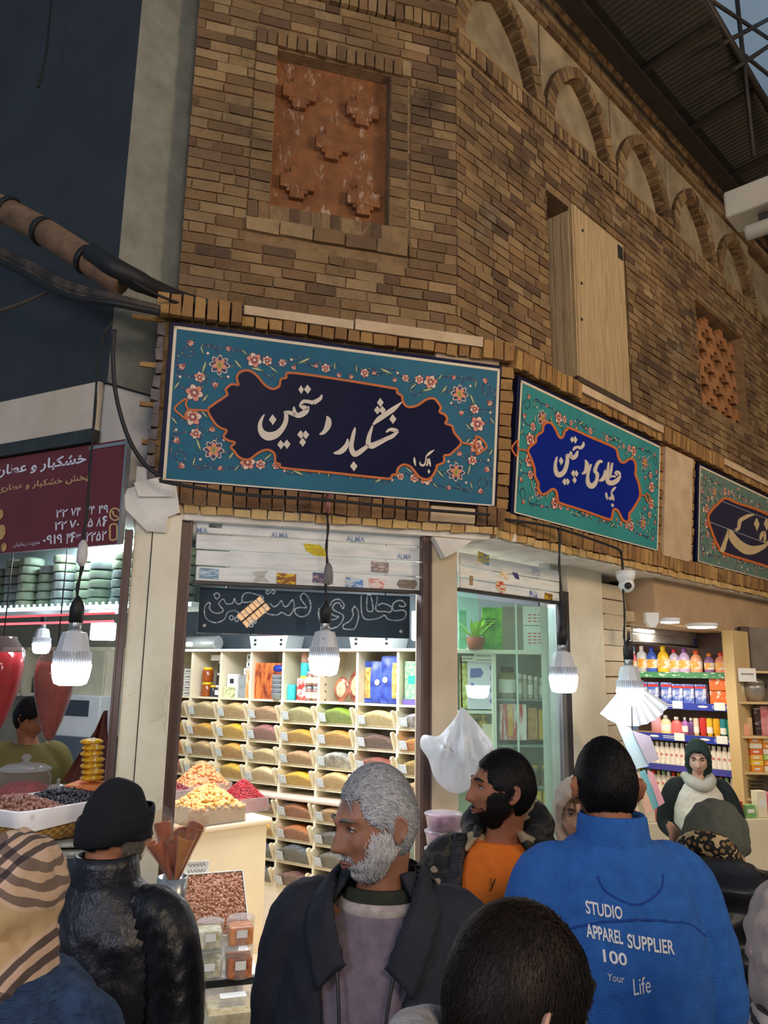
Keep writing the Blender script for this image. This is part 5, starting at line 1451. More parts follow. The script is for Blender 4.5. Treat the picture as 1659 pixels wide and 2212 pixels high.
g=G(M4);g.bbox(-.15,.15,-.12,.12,0.003,.07,.01);make('contents',g,two_tone('crisps',(206,176,100),(236,216,160),26,.4,.6,.5,.6),T_)
g=G(M4);g.bbox(-.16,.16,-.13,.13,0,.1,.02);make('clear_tub',g,PKC,T_)
g=G(M4);g.box(-.09,.03,-.03,.03,.1005,.102);make('paper_label',g,PAPERW,T_)
CONE=two_tone('amber_leather',(150,62,22),(206,110,48),6,.35,.65,.25);CONEY=two_tone('amber_yellow',(196,120,40),(226,160,70),6,.35,.65,.25)
WRAP=glassy('cone_wrap',(246,236,226),.9,.06)
base=at(372,1905,3.3)
def cone(i,px,py,label,w_=42,Y=3.3,cm=CONE):
 tip=base+Vector(((px-372)*.0003,.02*(i%3),0));top=at(px,py,Y-.03*(i%2))
 ax=(top-tip);L=ax.length;q=ax.to_track_quat('Z','Y').to_matrix().to_4x4()
 M=Matrix.Translation(tip)@q
 r=w_/FL*Y*.5
 T=thing('fruit_leather_cone',label,'cone',M,'amber fruit leather cones')
 prof=[(.004,0),(r*.55,L*.5),(r,L*.9),(r*.96,L*.92),(r*.5,L*.6),(.003,L*.15)]
 g=G(M)
 rings=[]
 for rr_,zz_ in prof:
  rings.append([Vector((rr_*math.cos(k*math.pi/8),rr_*math.sin(k*math.pi/8)*.8,zz_+(.18*rr_*math.cos(k*math.pi/8+i) if zz_>L*.8 else 0))) for k in range(16)])
 g.loft(rings,0,False);make('rolled_sheet',g,cm,T)
 g=G(M)
 rings=[[Vector((rr_*math.cos(k*math.pi/6),rr_*.85*math.sin(k*math.pi/6),zz_+(.5*rr_*math.cos(k*math.pi/3+i) if zz_>L*.9 else 0))) for k in range(12)] for rr_,zz_ in((.006,-.01),(r*.62,L*.5),(r*1.1,L*.92),(r*1.15,L*1.06))]
 g.loft(rings,0,False);make('clear_wrapper',g,WRAP,T)
for i,a in enumerate([(350,1765,'tallest amber cone, at the back of the bunch by the beanie'),(332,1812,'amber cone at the left of the bunch'),(372,1812,'amber cone in the front middle of the bunch'),(405,1800,'yellowish amber cone at the right front of the bunch',40,3.3,CONEY),(428,1772,'outermost right amber cone, leaning out'),(398,1790,'dark amber cone half hidden in the bunch')]):
 cone(i,*a)
g=G(Matrix.Translation(base));g.lathe([(0,-.16),(.05,-.16),(.06,.02),(.055,.02),(.045,-.15),(0,-.15)],n=18)
g.tube([(0,0,-.16),(0,0,-base.z)],.012,8);g.lathe([(0,-base.z+.013),(.12,-base.z+.013),(.12,-base.z+.03),(0,-base.z+.03)],n=20)
make('cone_holder',g,STEEL,label='metal cup on a stem holding the bunch of amber cones',category='holder')
# ------------------------------------------------------------------ stall and shop on the left
LS=L0.out(-.55)
tz=at(100,1800,4.2).z
TL=L0.at(-.62,0,.12)
T_=thing('stall_table','dark-fronted stall table under the dried fruit basket','table',TL)
g=G(TL);g.bbox(-2.0,.42,-.22,.5,tz-.04,tz,.006);make('table_top',g,mat('table_wood',(150,128,100),.5,var=.2),T_)
g=G(TL);g.box(-2.0,.38,-.18,-.15,.25,tz-.05);make('front_panel',g,mat('green_black_panel',(44,48,46),.5,var=.4,scale=10),T_)
for x,y in((-1.95,-.15),(.33,-.15),(-1.95,.42),(.33,.42)):
 g=G(TL);g.box(x,x+.04,y,y+.04,0,tz-.04);make('leg',g,STEEL_DK,T_)
for i,(px,py,a) in enumerate(((140,1822,.2),(120,1838,-.1),(155,1845,.35))):
 c=at(px,py,4.05);g=G(Matrix.Translation(c)@rotm('Z',a));g.bbox(-.16,.16,-.06,.06,-.008,.008,.004)
 make('paper_bundle',g,two_tone('paper_grey',(120,124,116),(176,176,160),12,.4,.6,.6),label=('grey paper bag bundle, upper one tucked under the table edge','grey paper bag bundle, lower left one under the table edge','grey paper bag bundle, lower right one under the table edge')[i],category='bundle')
WICK=N('wicker')
v=WICK.mapping(WICK.co(),(40,40,60))
wv=WICK.n('TexChecker',i_Scale=1.0);WICK.link(v,wv.inputs['Vector'])
colr=WICK.mix(wv.outputs['Fac'],lin('#d8aa62'),lin('#a87a3c'))
WICK.bsdf(colr,.7,0,WICK.bump(wv.outputs['Fac'],.6,.01));WICK=WICK.m
FLC=N('floral_cloth')
vo=FLC.n('TexVoronoi',i_Scale=9.0);FLC.link(FLC.co(),vo.inputs['Vector'])
sp_=FLC.ramp(vo.outputs['Distance'],[(.0,(1,1,1,1)),(.32,(1,1,1,1)),(.36,(0,0,0,1))])
hue=FLC.ramp(vo.outputs['Color'],[(.2,lin('#e07a96')),(.45,lin('#8fc4b0')),(.7,lin('#f0b0c0')),(.9,lin('#6f9e8c'))])
msk=FLC.math('MULTIPLY',sp_,FLC.ramp(FLC.noise(5),[(.45,(0,0,0,1)),(.5,(1,1,1,1))]))
FLC.bsdf(FLC.mix(msk,lin('#ece6e4'),hue),.85);FLC=FLC.m
BKM=Matrix.Translation(at(92,1752,4.2))@rotm('Z',math.radians(90-30));BKM.translation.z=tz+.002
bw,bd,bh=.60,.46,.15
T_=thing('fruit_basket','large wicker basket lined with floral cloth holding brown and black raisins','basket',BKM)
def rrect(w,d,r=.06,n=5):
 o=[]
 for cx,cy,a0 in((w/2-r,d/2-r,0),(-w/2+r,d/2-r,90),(-w/2+r,-d/2+r,180),(w/2-r,-d/2+r,270)):
  for k in range(n+1):
   a=math.radians(a0+90*k/n);o.append((cx+r*math.cos(a),cy+r*math.sin(a)))
 return o
g=G(BKM);g.loft([[Vector((x,y,z)) for x,y in rrect(bw*s_,bd*s_)] for s_,z in((.86,0),(.93,.07),(1,bh),(.96,bh),(.84,.01))],0,True);make('wicker_body',g,WICK,T_)
g=G(BKM);
def clothring(s_,z,amp=0,ph=0):return[Vector((x,y,z+amp*math.sin(7*math.atan2(y,x)+ph))) for x,y in rrect(bw*s_,bd*s_)]
g.loft([clothring(.97,bh-.03),clothring(1.0,bh+.012),clothring(1.03,bh+.004),clothring(1.035,bh-.05,.012),clothring(1.03,bh-.085,.025,1)],0,False);make('cloth_lining',g,FLC,T_)
rr=random.Random(4)
for nm,x0,x1,cm,r,lb in(('brown_raisins',-.28,-.005,pieces('raisin_brown',['#8a5a4a','#a8705c','#6c4438','#b4806a'],.5),.012,'brown raisins'),('black_raisins',.005,.28,pieces('raisin_black',['#26262c','#34343c','#1a1a20','#44444c'],.4),.011,'black raisins')):
 g=G(BKM)
 Hf=lambda u,v:bh-.01+.055*math.sin(math.pi*u)**.7*math.sin(math.pi*v)**.7
 g.grid(lambda u,v:(x0+(x1-x0)*u,(v-.5)*bd*.9,Hf(u,v)-.008),12,12)
 blobs(g,[Vector((x0+(x1-x0)*u,(v-.5)*bd*.9,Hf(u,v))) for u,v in((rr.random(),rr.random()) for _ in range(620))],r,.3,(1,.8,.65),rr)
 make(nm,g,cm,T_,kind='stuff')
# jars on the stall
def bigjar(label,px,py0,py1,wpx,Y,cm,fillf):
 b=at(px,py1,Y);t=at(px,py0,Y);r=wpx/FL*Y/2;h=t.z-b.z
 M=Matrix.Translation((b.x,b.y,tz+.002))
 T=thing('glass_jar',label,'jar',M)
 g=G(M);g.lathe([(0,0),(r*.9,0),(r,.015),(r,h*.66),(r*.86,h*.74),(r*.84,h*.76)],n=28);make('jar_glass',g,glassy('jar_clear2',(244,240,240),.9,.04),T)
 g=G(M);g.lathe([(0,.006),(r*.88,.008),(r*.95,.03),(r*.95,h*fillf),(r*.5,h*(fillf+.08)),(0,h*(fillf+.1))],n=24);make('contents',g,cm,T)
 g=G(M);g.lathe([(r*.98,h*.75),(r*1.0,h*.78),(r*.7,h*.84),(r*.2,h*.87),(r*.1,h*.9),(r*.2,h*.95),(r*.12,h),(0,h*1.01)],n=28);make('glass_lid',g,glassy('lid_clear',(240,240,240),.8,.04),T)
REDF=two_tone('saffron_red',(140,22,24),(196,34,34),40,.4,.6,.6,.6);MAR=two_tone('dried_maroon',(110,36,34),(160,60,52),40,.4,.6,.6,.6)
bigjar('large ribbed glass jar half full of crimson dried berries on the stall',52,1556,1690,104,4.6,REDF,.48)
bigjar('smaller glass jar of maroon dried petals right of the crimson jar',128,1590,1672,46,4.62,MAR,.45)
YPK=two_tone('yellow_pack',(206,148,20),(240,186,40),18,.4,.6,.35,.3)
for i in range(7):
 c=at(198+(i%2)*3,1680-i*13,4.45)
 M=Matrix.Translation(c)@rotm('Z',.5+.1*(i%3))
 T_=thing('yellow_packet',f'yellow packet tied with white string, {CN[i]} from the bottom of its stack','packet',M,'yellow packets on the stall')
 g=G(M);g.ell((0,0,0),(.062,.055,.019),n=14,m=8);make('packet_body',g,YPK,T_)
 g=G(M);g.tube([(-.06,-.01,0),(0,-.03,.02),(.06,-.01,0)],.004,5);g.tube([(0,-.056,0),(.01,-.02,.02),(.02,.05,0)],.004,5);make('string',g,PAPERW,T_)
g=G(Matrix.Translation(at(198,1686,4.45)));g.bbox(-.11,.11,-.1,.1,-.04,-.012,.004);make('packet_dish',g,mat('orange_dish',(226,130,70),.5),label='flat orange dish under the stack of yellow packets',category='dish')
# glass teardrops hanging full of red and brown
for i,(px,y0,y1,wp,cm,lb) in enumerate(((8,1375,1592,92,two_tone('drop_red',(150,10,24),(206,24,40),5,.3,.7,.1),'bright red hanging glass teardrop at the left picture edge'),(125,1398,1602,80,two_tone('drop_brown',(140,62,48),(176,92,70),5,.3,.7,.1),'brown-red hanging glass teardrop left of the large bulb'))):
 Y=4.75;t,b=at(px,y0,Y),at(px+14,y1,Y);h=t.z-b.z;r=wp/FL*Y/2
 M=Matrix.Translation((t.x,t.y,b.z))
 T_=thing('glass_teardrop',lb,'vessel',M)
 g=G(M);g.lathe([(0,0),(r*.25,h*.05),(r*.55,h*.22),(r*.9,h*.5),(r,h*.7),(r*.92,h*.84)],n=28);make('filling',g,cm,T_)
 g=G(M);g.lathe([(r*.03,-.01),(r*.28,h*.045),(r*.58,h*.215),(r*.94,h*.49),(r*1.05,h*.7),(r*.96,h*.86),(r*.62,h*.97),(r*.6,h),(0,h)],n=28);make('glass',g,glassy('drop_glass',(250,236,236),.95,.03),T_)
 g=G(M);g.tube([(0,0,h),(0,0,2.78-b.z)],.004,5);make('hanging_cord',g,BLACK,T_)
# shelf of wrapped green tubs with lights
z_s=LS.px(120,1310)[1]
T_=thing('wall_shelf','long shelf of wrapped tubs under the maroon sign with cold light strip','shelf',LS.at(-1.2,z_s))
g=G(LS.M);g.bbox(-3,.1,-.02,.3,z_s-.03,z_s,.003);make('shelf_board',g,mat('cyan_white',(196,220,226),.4),T_)
g=G(LS.M);g.box(-3,.1,-.03,-.02,z_s-.026,z_s-.004);make('light_strip',g,emit('strip_cyan','#bfe6ff',3),T_)
g=G(LS.M);g.box(-3,.1,.28,.3,z_s,2.78);make('shelf_back',g,mat('pale_cyan_wall',(178,200,202),.5),T_)
TUBW=glassy('stretch_wrap',(226,240,240),.8,.15)
TUBG=[two_tone('tub_'+n_,c1,c2,16,.35,.65,.4) for n_,c1,c2 in(('a',(92,118,70),(140,158,108)),('b',(64,82,70),(104,124,108)),('c',(120,140,80),(164,176,120)))]
MT=LS.at(-1.6,z_s+.0)
TP=None
for c in range(11):
 for q in range(6 if c%3 else 5):
  M=LS.at(-1.78+c*.168+R_.uniform(-.006,.006),z_s+.001+q*.058,-.12-(c%2)*.03)
  if TP is None:
   TP=thing('wrapped_tub','flat round tub of green pickles in stretch wrap stacked on the long shelf','tub',M,'wrapped green tubs')
   g=G(M);g.lathe([(0,0),(.068,0),(.076,.008),(.076,.044),(.07,.052),(0,.052)],n=18);make('tub_body',g,TUBG[0],TP)
   g=G(M);g.lathe([(.07,-.0),(.079,.006),(.079,.047),(.06,.0555),(0,.056)],n=12,smooth=False);make('stretch_wrap',g,TUBW,TP)
  else:
   o=dup(TP,M@rotm('Z',R_.uniform(0,6)))
   for ch_ in o.children:
    if ch_.name.startswith('tub_body'):ch_.material_slots[0].link='OBJECT';ch_.material_slots[0].material=TUBG[(c+(q>3))%3]
def led_line(label,px0,py0,px1,py1,off,m_,r=.006):
 a,b=L0.px(px0,py0,off),L0.px(px1,py1,off)
 g=G(L0.M);g.tube([(a[0]-.6,-off,a[1]),(b[0],-off,b[1])],r,6)
 make('neon_line',g,m_,M=L0.at(a[0],a[1],off),label=label,category='neon light')
led_line('upper red neon line across the left shop under the wrapped tubs',0,1335,248,1324,-.4,emit('neon_red','#ff4a52',2.2))
led_line('lower pink-red neon line across the left shop',0,1349,245,1342,-.45,emit('neon_pink','#ff5a66',2.6),.007)
g=G(LS.M)
for k in range(36):g.ell((-2.0+k*.055,-.04,z_s+.006),(.012,.006,.008),n=8,m=5)
make('fairy_lights',g,emit('fairy_white','#f0fbff',4),M=LS.at(-1.2,z_s),label='row of white fairy lights along the wrapped tub shelf',category='string lights')
# back of the left shop
LB=L0.out(-2.3)
lbe=LB.px(306,1500)[0]
g=G(LB.M);g.box(-5,lbe,0,.1,0,2.78);struct('wall_back_left',g,[mat('left_back',(150,146,130),.7,var=.15)])
T_=thing('wall_cupboard','cream wall cupboard with jars at the back of the left shop','cupboard',LB.at(0,1.5))
a0,b0=LB.px(55,1500);a1,b1=LB.px(296,1400)
g=G(LB.M);g.box(a0,a1,-.3,-.02,b0,b0+.03);g.box(a0,a1,-.3,-.02,b1-.03,b1);g.box(a0,a1,-.04,-.02,b0,b1)
for f in(0,.22,.5,.97):g.box(a0+(a1-a0)*f,a0+(a1-a0)*f+.03,-.3,-.02,b0,b1)
make('cupboard_frame',g,CREAM,T_)
g=G(LB.M);g.bbox(a0+(a1-a0)*.52,a0+(a1-a0)*.97,-.32,-.3,b0+.03,b1-.03,.004);make('cupboard_door',g,mat('door_beige',(206,200,170),.5),T_)
for i,(f,hh_,cm) in enumerate(((.06,.2,AMBERG),(.13,.26,GOLDP),(.28,.18,DKJ),(.36,.22,KRAFT),(.43,.16,AMBERG))):
 jar(f'jar on the cream wall cupboard of the left shop, {CN[i]} from the left',LB,a0+(a1-a0)*f,-.18,b0+.03,.055,hh_,cm,PAPERW,group='jars in the cream wall cupboard')
cx_,cz_=LB.px(195,1545,.25)
T_=thing('microwave','white microwave with dark window behind the stall','microwave',LB.at(cx_,cz_-.2,.25))
g=G(LB.M);g.bbox(cx_-.26,cx_+.26,-.4,-.05,cz_-.17,cz_+.17,.01);make('housing',g,WHITE,T_)
g=G(LB.M);g.bbox(cx_-.22,cx_+.14,-.408,-.4,cz_+.0,cz_+.13,.004);make('window',g,mat('dark_glass',(56,66,74),.15),T_)
g=G(LB.M);g.box(cx_-.3,cx_+.3,-.42,-.02,0,cz_-.17);make('cabinet',g,mat('blue_grey_cabinet',(86,96,108),.5),M=LB.at(cx_,0,.2),label='blue-grey cabinet under the white microwave',category='cabinet')
# brown cloth draped beside the door frame
g=G()
A_,B_,C_=at(228,1535,4.7),at(228,1690,4.7),at(135,1690,4.75)
g.grid(lambda u,v:A_+(B_-A_)*u+(C_-B_)*(u*v)+Vector((0,.03*math.sin(v*14+u*3),0)),14,24)
g.grid(lambda u,v:A_+(B_-A_)*u+(C_-B_)*(u*v)+Vector((0,.03*math.sin(v*14+u*3)+.012,0)),14,24)
make('draped_cloth',g,mat('russet_cloth',(112,60,46),.8,var=.2),M=Matrix.Translation(B_),label='russet cloth draped down beside the left door frame',category='cloth')
for lb,px,py,Y,wd in(('small bright bulb hanging inside the left shop above the jars',90,1392,5.6,36),):
 bulb(lb,px,py,Y,[(92,1330,5.6),(94,1300,5.6)],wd,num=False,grp=None)
c=at(226,1364,5.4);g=G(Matrix.Translation(c));g.bbox(-.09,.07,-.03,.03,-.06,.06,.01)
make('panel_lamp',g,emit('cold_lamp','#f2f8ff',14),label='square glaring lamp beside the left door frame',category='lamp')
# ------------------------------------------------------------------ display window on the right front
VW=R.out(-RV)
v0,v1=VW.px(990,1400)[0],VW.px(1208,1400)[0]
vzt=VW.px(1100,1292)[1]
T_=thing('display_window','tall glass display window with bright metal post beside the right marble pier','window',VW.at(v0,0))
g=G(VW.M);g.box(v0,v1-.03,-.003,.003,.55,vzt-.03);make('glass_pane',g,glassy('window_glass',(226,240,232),.95,.02),T_)
va,vb=VW.px(1198,1500)[0],VW.px(1216,1500)[0];vc=VW.px(1228,1500)[0]
g=G(VW.M);g.bbox(va,vb,-.03,.04,.5,vzt,.004);g.bbox(va+.02,va+.05,-.045,.0,.5,vzt,.004);make('metal_post',g,STEEL,T_)
g=G(VW.M);g.bbox(vb,vc+.02,-.02,.05,.0,vzt+.1,.004);make('dark_post',g,STEEL_DK,T_)
g=G(VW.M);g.bbox(v0-.05,va,-.03,.04,.5,.55,.004);make('sill_rail',g,STEEL,T_)
g=G(VW.M);g.box(v0-.1,v1+.05,.0,.12,0.012,.5);struct('trim_parapet',g,[MARBLE])
gw=VW.px(1118,1500)[0]
g=G(VW.M);g.box(gw-.003,gw+.003,-.006,.006,.55,vzt-.03);make('pane_joint',g,mat('joint_green',(150,176,160),.3),T_)
# unit behind the glass
q=at(1080,1500,5.75);V=Frame((q.x,q.y,0),89)
def vp(px,py):return V.px(px,py)
xa,xm,xb=vp(940,1500)[0],vp(1068,1500)[0],vp(1215,1500)[0]
zs=[vp(1100,y)[1] for y in(1404,1510,1610,1700)]
SHC=mat('shelf_pale',(226,230,216),.45,var=.04)
T_=thing('display_cabinet','pale shelving cabinet behind the display window glass','cabinet',V.at(xm,0))
g=G(V.M);g.bbox(xa,xb,-.03,.4,zs[0]-.03,zs[0],.004);make('top_board',g,SHC,T_)
for x in(xa,xm,xb):
 g=G(V.M);g.bbox(x-.015,x+.015,0,.4,0.012,zs[0]-.03,.003);make('upright',g,SHC,T_)
for z in zs[1:]:
 g=G(V.M);g.box(xm+.015,xb-.015,.01,.4,z-.012,z);make('glass_shelf',g,glassy('shelf_glass',(206,232,220),.7,.05),T_)
zc=vp(1000,1535)[1]
g=G(V.M);g.box(xa,xm-.015,.01,.4,zc-.02,zc);make('shelf_board',g,SHC,T_)
g=G(V.M);g.box(xa,xm-.015,.01,.4,zc-.5,zc-.48);make('shelf_board',g,SHC,T_)
g=G(V.M);g.box(xa,xb,.4,.42,.012,zs[0]);make('back_panel',g,mat('pale_green_back',(206,216,200),.5),T_)
wb0=V.px(938,1500,-.9)[0]
g=G(V.M);g.box(wb0,xb+.3,.9,.95,0.012,2.78);struct('wall_window_back',g,[mat('aqua_wall',(150,186,178),.6)])
def vcart(label,px0,py0,px1,py1,m_,d=.05,y=.05,front=None,name='carton',cat='box'):
 a,b=vp(px0,py1);c,e=vp(px1,py0)
 return carton(label,V,a,c,y,b,e,m_,d,front,name=name,cat=cat)
GRP=two_tone('green_poster',(30,150,44),(120,210,70),9,.4,.6,.25);LGT=mat('leaf_bright',(150,214,60),.4,var=.25,scale=12)
def stand(label,px0,py0,px1,py1,m_,**k):
 a,b=vp(px0,py1);c,e=vp(px1,py0);b=zs[0]+.001
 return carton(label,V,a,c,.02,b,e,m_,.03,**k)
T_=stand('glossy green picture bag with dark lettering standing on the display cabinet',1043,1312,1086,1394,GRP,name='picture_bag',cat='bag')
g=G(V.M)
for i in range(4):a,b=vp(1048+i*2,1336+i*6);g.box(a,a+.09-i*.012,.0185,.02,b-.006,b)
make('lettering',g,BLACK,T_)
stand('pale green glossy bag half hidden behind the middle pier on the display cabinet',992,1318,1008,1394,two_tone('mint_poster',(90,180,140),(150,216,180),5,.4,.6,.3),name='picture_bag',cat='bag')
a,b=vp(1026,1393)
T_=thing('potted_plant','small plant with long bright green leaves on the display cabinet','plant',V.at(a,zs[0]))
M=V.at(a,zs[0]+.001,.03)
g=G(M);g.lathe([(0,0),(.05,0),(.07,.08),(.064,.085),(0,.07)],n=16);make('pot',g,mat('clay_pot',(150,74,50),.6),T_)
rr=random.Random(3)
for i in range(14):
 an=rr.uniform(0,6.28);L=rr.uniform(.14,.27);up=rr.uniform(.5,1.0)
 g=G(M)
 def fn(u,v):
  r=u*L*(1-.3*up);z=.07+L*up*(u-.35*u*u*(1.4-up));w_=.03*math.sin(math.pi*min(1,u*.9+.1))*(v-.5)
  return(r*math.cos(an)-w_*math.sin(an),r*math.sin(an)*.5+w_*math.cos(an),z)
 g.grid(fn,8,2);make('leaf',g,LGT,T_)
stand('plain grey-olive box on the display cabinet beside the price calendar',1086,1310,1131,1394,mat('olive_grey',(140,142,128),.5,var=.06))
T_=stand('white price sheet in two halves with rows of red figures on the display cabinet',1131,1310,1190,1396,mat('sheet_mint',(226,236,230),.5,var=.02),name='price_sheet',cat='sign')
g=G(V.M)
a,b=vp(1132,1350);c,_=vp(1189,1352);g.box(a,c,.0184,.02,b-.004,b);make('dividing_line',g,STEEL_DK,T_)
g=G(V.M)
for(y0,n) in((1322,3),(1362,4)):
 for r in range(n):
  for q_ in range(4):
   a,b=vp(1142+q_*11,y0+7+r*7);g.box(a,a+.024,.0184,.02,b,b+.009)
make('red_figures',g,mat('pale_red',(216,120,116),.6),T_)
LIL=mat('lilac_white_box',(226,222,240),.4,var=.03);LILP=two_tone('lilac_lace',(130,110,180),(190,176,216),26,.45,.55,.5)
T_=vcart('white and lilac patterned gift box with blue hexagon in the display cabinet',1012,1428,1066,1532,LIL,.06,.04,name='gift_box')
g=G(V.M);g.prism([vp(*p) for p in((1018,1444),(1040,1443),(1046,1453),(1040,1463),(1017,1464))],.037,.0395);g.prism([vp(*p) for p in((1019,1476),(1025,1476),(1025,1494),(1019,1494))],.037,.0395);make('blue_emblem',g,mat('emblem_blue',(70,84,176),.4),T_)
g=G(V.M)
for i in range(4):
 a,b=vp(1058,1442+i*24);c,e=vp(1067,1442+i*24)
 g.prism([(c,b+.045),(a,b),(c,b-.045)],.037,.0395)
for px in(1020,1032,1044):
 a,b=vp(px,1506);g.prism([(a,b+.016),(a+.02,b),(a,b-.016),(a-.02,b)],.037,.0395)
make('lace_pattern',g,LILP,T_)
vcart('yellow-green patterned gift box at the left of the lilac one',996,1432,1012,1530,two_tone('lime_lace',(170,180,60),(226,226,150),22,.45,.55,.5),.06,.05,name='gift_box')
for i,(x0,x1,y0,y1) in enumerate(((1025,1064,1412,1421),(998,1024,1417,1428),(1025,1065,1421,1430))):
 vcart(('white price strip at the top of the display cabinet cell','white price strip over the lime gift box','white price strip directly over the lilac gift box')[i],x0,y0,x1,y1,PAPERW,.01,.02,('print_line',(.1,.9,.35,.6),mat('grey_print',(150,140,140),.6)),name='price_strip',cat='sign')
def vjar(label,px,py1,w_,h_px,body,lid,lab=None,y=.12,grp='jars behind the glass'):
 a,b=vp(px,py1);r=w_/FL*5.8/2;h=h_px/FL*5.8
 z=min(zs,key=lambda q_:abs(q_-b)) if a>xm else zc
 return jar(label,V,a,y,z+.001,r,h,body,lid,lab=lab,group=grp)
OLG=mat('olive_jar',(126,128,66),.2,var=.3,scale=14);GLJ=mat('glass_syrup',(190,190,170),.15,var=.2,scale=10)
vjar('large olive jar with black lid and white label behind the glass',1102,1503,36,66,OLG,BLACK,PAPERW)
for i,px in enumerate((1129,1141,1153,1166,1178)):
 vjar(f'slim clear bottle behind the glass, {CN[i]} in the row after the olive jar',px,1503,11,52-i*2,GLJ,PAPERW,PAPERW if i%2==0 else None)
T_=vcart('red and white striped sweets box behind the glass',1083,1522,1140,1600,two_tone('red_stripe_box',(206,60,50),(244,236,230),7,.44,.56,.4,0,(3,1,.5)),.06,.05,('yellow_band',(.3,.48,.1,1),mat('amber_band',(240,180,70),.4)),name='sweets_box')
vcart('tan box right of the striped sweets box behind the glass',1146,1530,1166,1600,KRAFT,.06,.08)
vcart('yellow and teal tin behind the glass at the window post',1170,1534,1190,1600,two_tone('yellow_teal',(220,180,70),(70,150,150),4,.55,.6,.4,0,(.2,.2,1)),.06,.08)
for i,px in enumerate((1098,1120,1142,1164,1184)):
 vjar(f'dark preserve jar on the lower glass shelf of the window, {CN[i]} from the left',px,1690,18,40,two_tone('preserve',(70,84,84),(150,130,80),8,.4,.6,.2),mat('gold_lid',(200,170,90),.35,.6))
for i in range(6):
 vcart(f'yellow-topped packet in the bottom row behind the glass, {CN[i]} from the left',1078+i*20,1712,1094+i*20,1752,two_tone('yellow_top',(236,200,90),(226,226,216),3,.5,.56,.4,0,(.2,.2,1)),.06,.06,name='packet',cat='packet')
vcart('gold foil sweets bag in the cell under the gift boxes',1012,1545,1056,1590,two_tone('gold_foil',(90,76,20),(230,200,90),14,.4,.6,.3),.06,.08,name='packet',cat='packet')
vcart('cream box in the cell under the gift boxes, beside the gold foil bag',1044,1565,1066,1612,CREAM,.06,.04)
# ------------------------------------------------------------------ hanging white plastic bag
BAG=N('thin_plastic')
tr=BAG.n('BsdfTranslucent');tr.inputs[0].default_value=lin('#eef2f6')
b_=BAG.n('BsdfPrincipled',i_Roughness=.25);b_.inputs['Base Color'].default_value=lin('#e6eaee')
nn=BAG.bump(BAG.noise(5,5,.6,BAG.mapping(BAG.co(),(3,3,.8))),.7,.04);BAG.link(nn,b_.inputs['Normal'])
mx=BAG.n('MixShader',i_Fac=.4);BAG.link(b_.outputs[0],mx.inputs[1]);BAG.link(tr.outputs[0],mx.inputs[2])
tp=BAG.n('BsdfTransparent');mx2=BAG.n('MixShader',i_Fac=.12);BAG.link(mx.outputs[0],mx2.inputs[1]);BAG.link(tp.outputs[0],mx2.inputs[2])
BAG.link(mx2.outputs[0],BAG.out.inputs[0]);BAG=BAG.m
bY=4.3
bt=at(998,1528,bY)
T_=thing('plastic_bag','large white plastic bag hanging from a string at the middle pier','bag',bt)
out=[(998,1528),(985,1548),(965,1572),(945,1590),(914,1588),(908,1612),(925,1640),(935,1672),(950,1695),(975,1712),(1000,1712),(1030,1690),(1058,1650),(1066,1612),(1045,1580),(1020,1550)]
cpx=(995,1630)
prof=cr_spline(out,7,True)
g=G()
n=len(prof)
def bagpt(a,b,t,sgn):
 x=cpx[0]+(a-cpx[0])*t;y=cpx[1]+(b-cpx[1])*t
 p=at(x,y,bY);bul=.13*math.sqrt(max(0,1-t*t))*min(1,max(.12,(y-1525)/90))
 nz_=mnoise.noise(Vector((x*.03,y*.012,sgn)))*.05+mnoise.noise(Vector((x*.09,y*.03,sgn*2)))*.022
 fa=math.atan2(x-998,y-1500)
 fold=(.03*math.sin(fa*17+sgn+y*.02)+.016*math.sin(fa*37-y*.03))*(1-t**4)
 return p+Vector((0,-sgn*(bul+(nz_+fold)*(1-t*t)),0))
for sgn in(1,-1):
 rings=[[bagpt(a,b,t,sgn) for a,b in prof] for t in(1,.97,.93,.88,.82,.75,.68,.6,.52,.44,.36,.28,.2,.12,.05,.01)]
 g.loft(rings,0,False)
make('bag_film',g,BAG,T_)
g=G();g.tube([bt,at(997,1500,bY),at(996,1420,bY+.05)],.004,6);make('string',g,WIRE,T_)
# stacked tubs of purple dried petals under the window
PUR=two_tone('purple_petals',(120,60,100),(206,150,180),26,.4,.6,.5);TUBC=glassy('tub_clear',(240,236,240),.72,.06)
tp0=None
for i,(px,py) in enumerate(((958,1905),(958,1872),(958,1842),(960,1812),(990,1800))):
 c=at(px,py,4.15)
 if i<4:lb=f'clear tub of purple dried petals, {CN[i]} from the bottom of the stack'
 else:lb='single clear tub of purple petals behind the stack of tubs';c=at(px,py,4.3)
 if i==0:zt_=c.z;xy_=c
 M=Matrix.Translation(c) if i==4 else Matrix.Translation((xy_.x,xy_.y,zt_+i*.083))
 T_=thing('petal_tub',lb,'tub',M,'tubs of purple petals')
 g=G(M);g.lathe([(0,.004),(.075,.004),(.085,.06),(0,.066)],n=20);make('petals',g,PUR,T_)
 g=G(M);g.lathe([(0,0),(.08,0),(.092,.066),(.097,.067),(.097,.075),(.09,.078),(0,.078)],n=24);make('clear_tub',g,TUBC,T_)
MB_=Matrix.Translation((xy_.x+.04,xy_.y+.05,0))
g=G(MB_);g.bbox(-.17,.2,-.15,.16,0,zt_-.002,.006);make('goods_crate',g,mat('crate_cream',(206,190,160),.6,var=.1),M=MB_,label='cream crate under the tubs of purple petals at the door frame',category='crate')
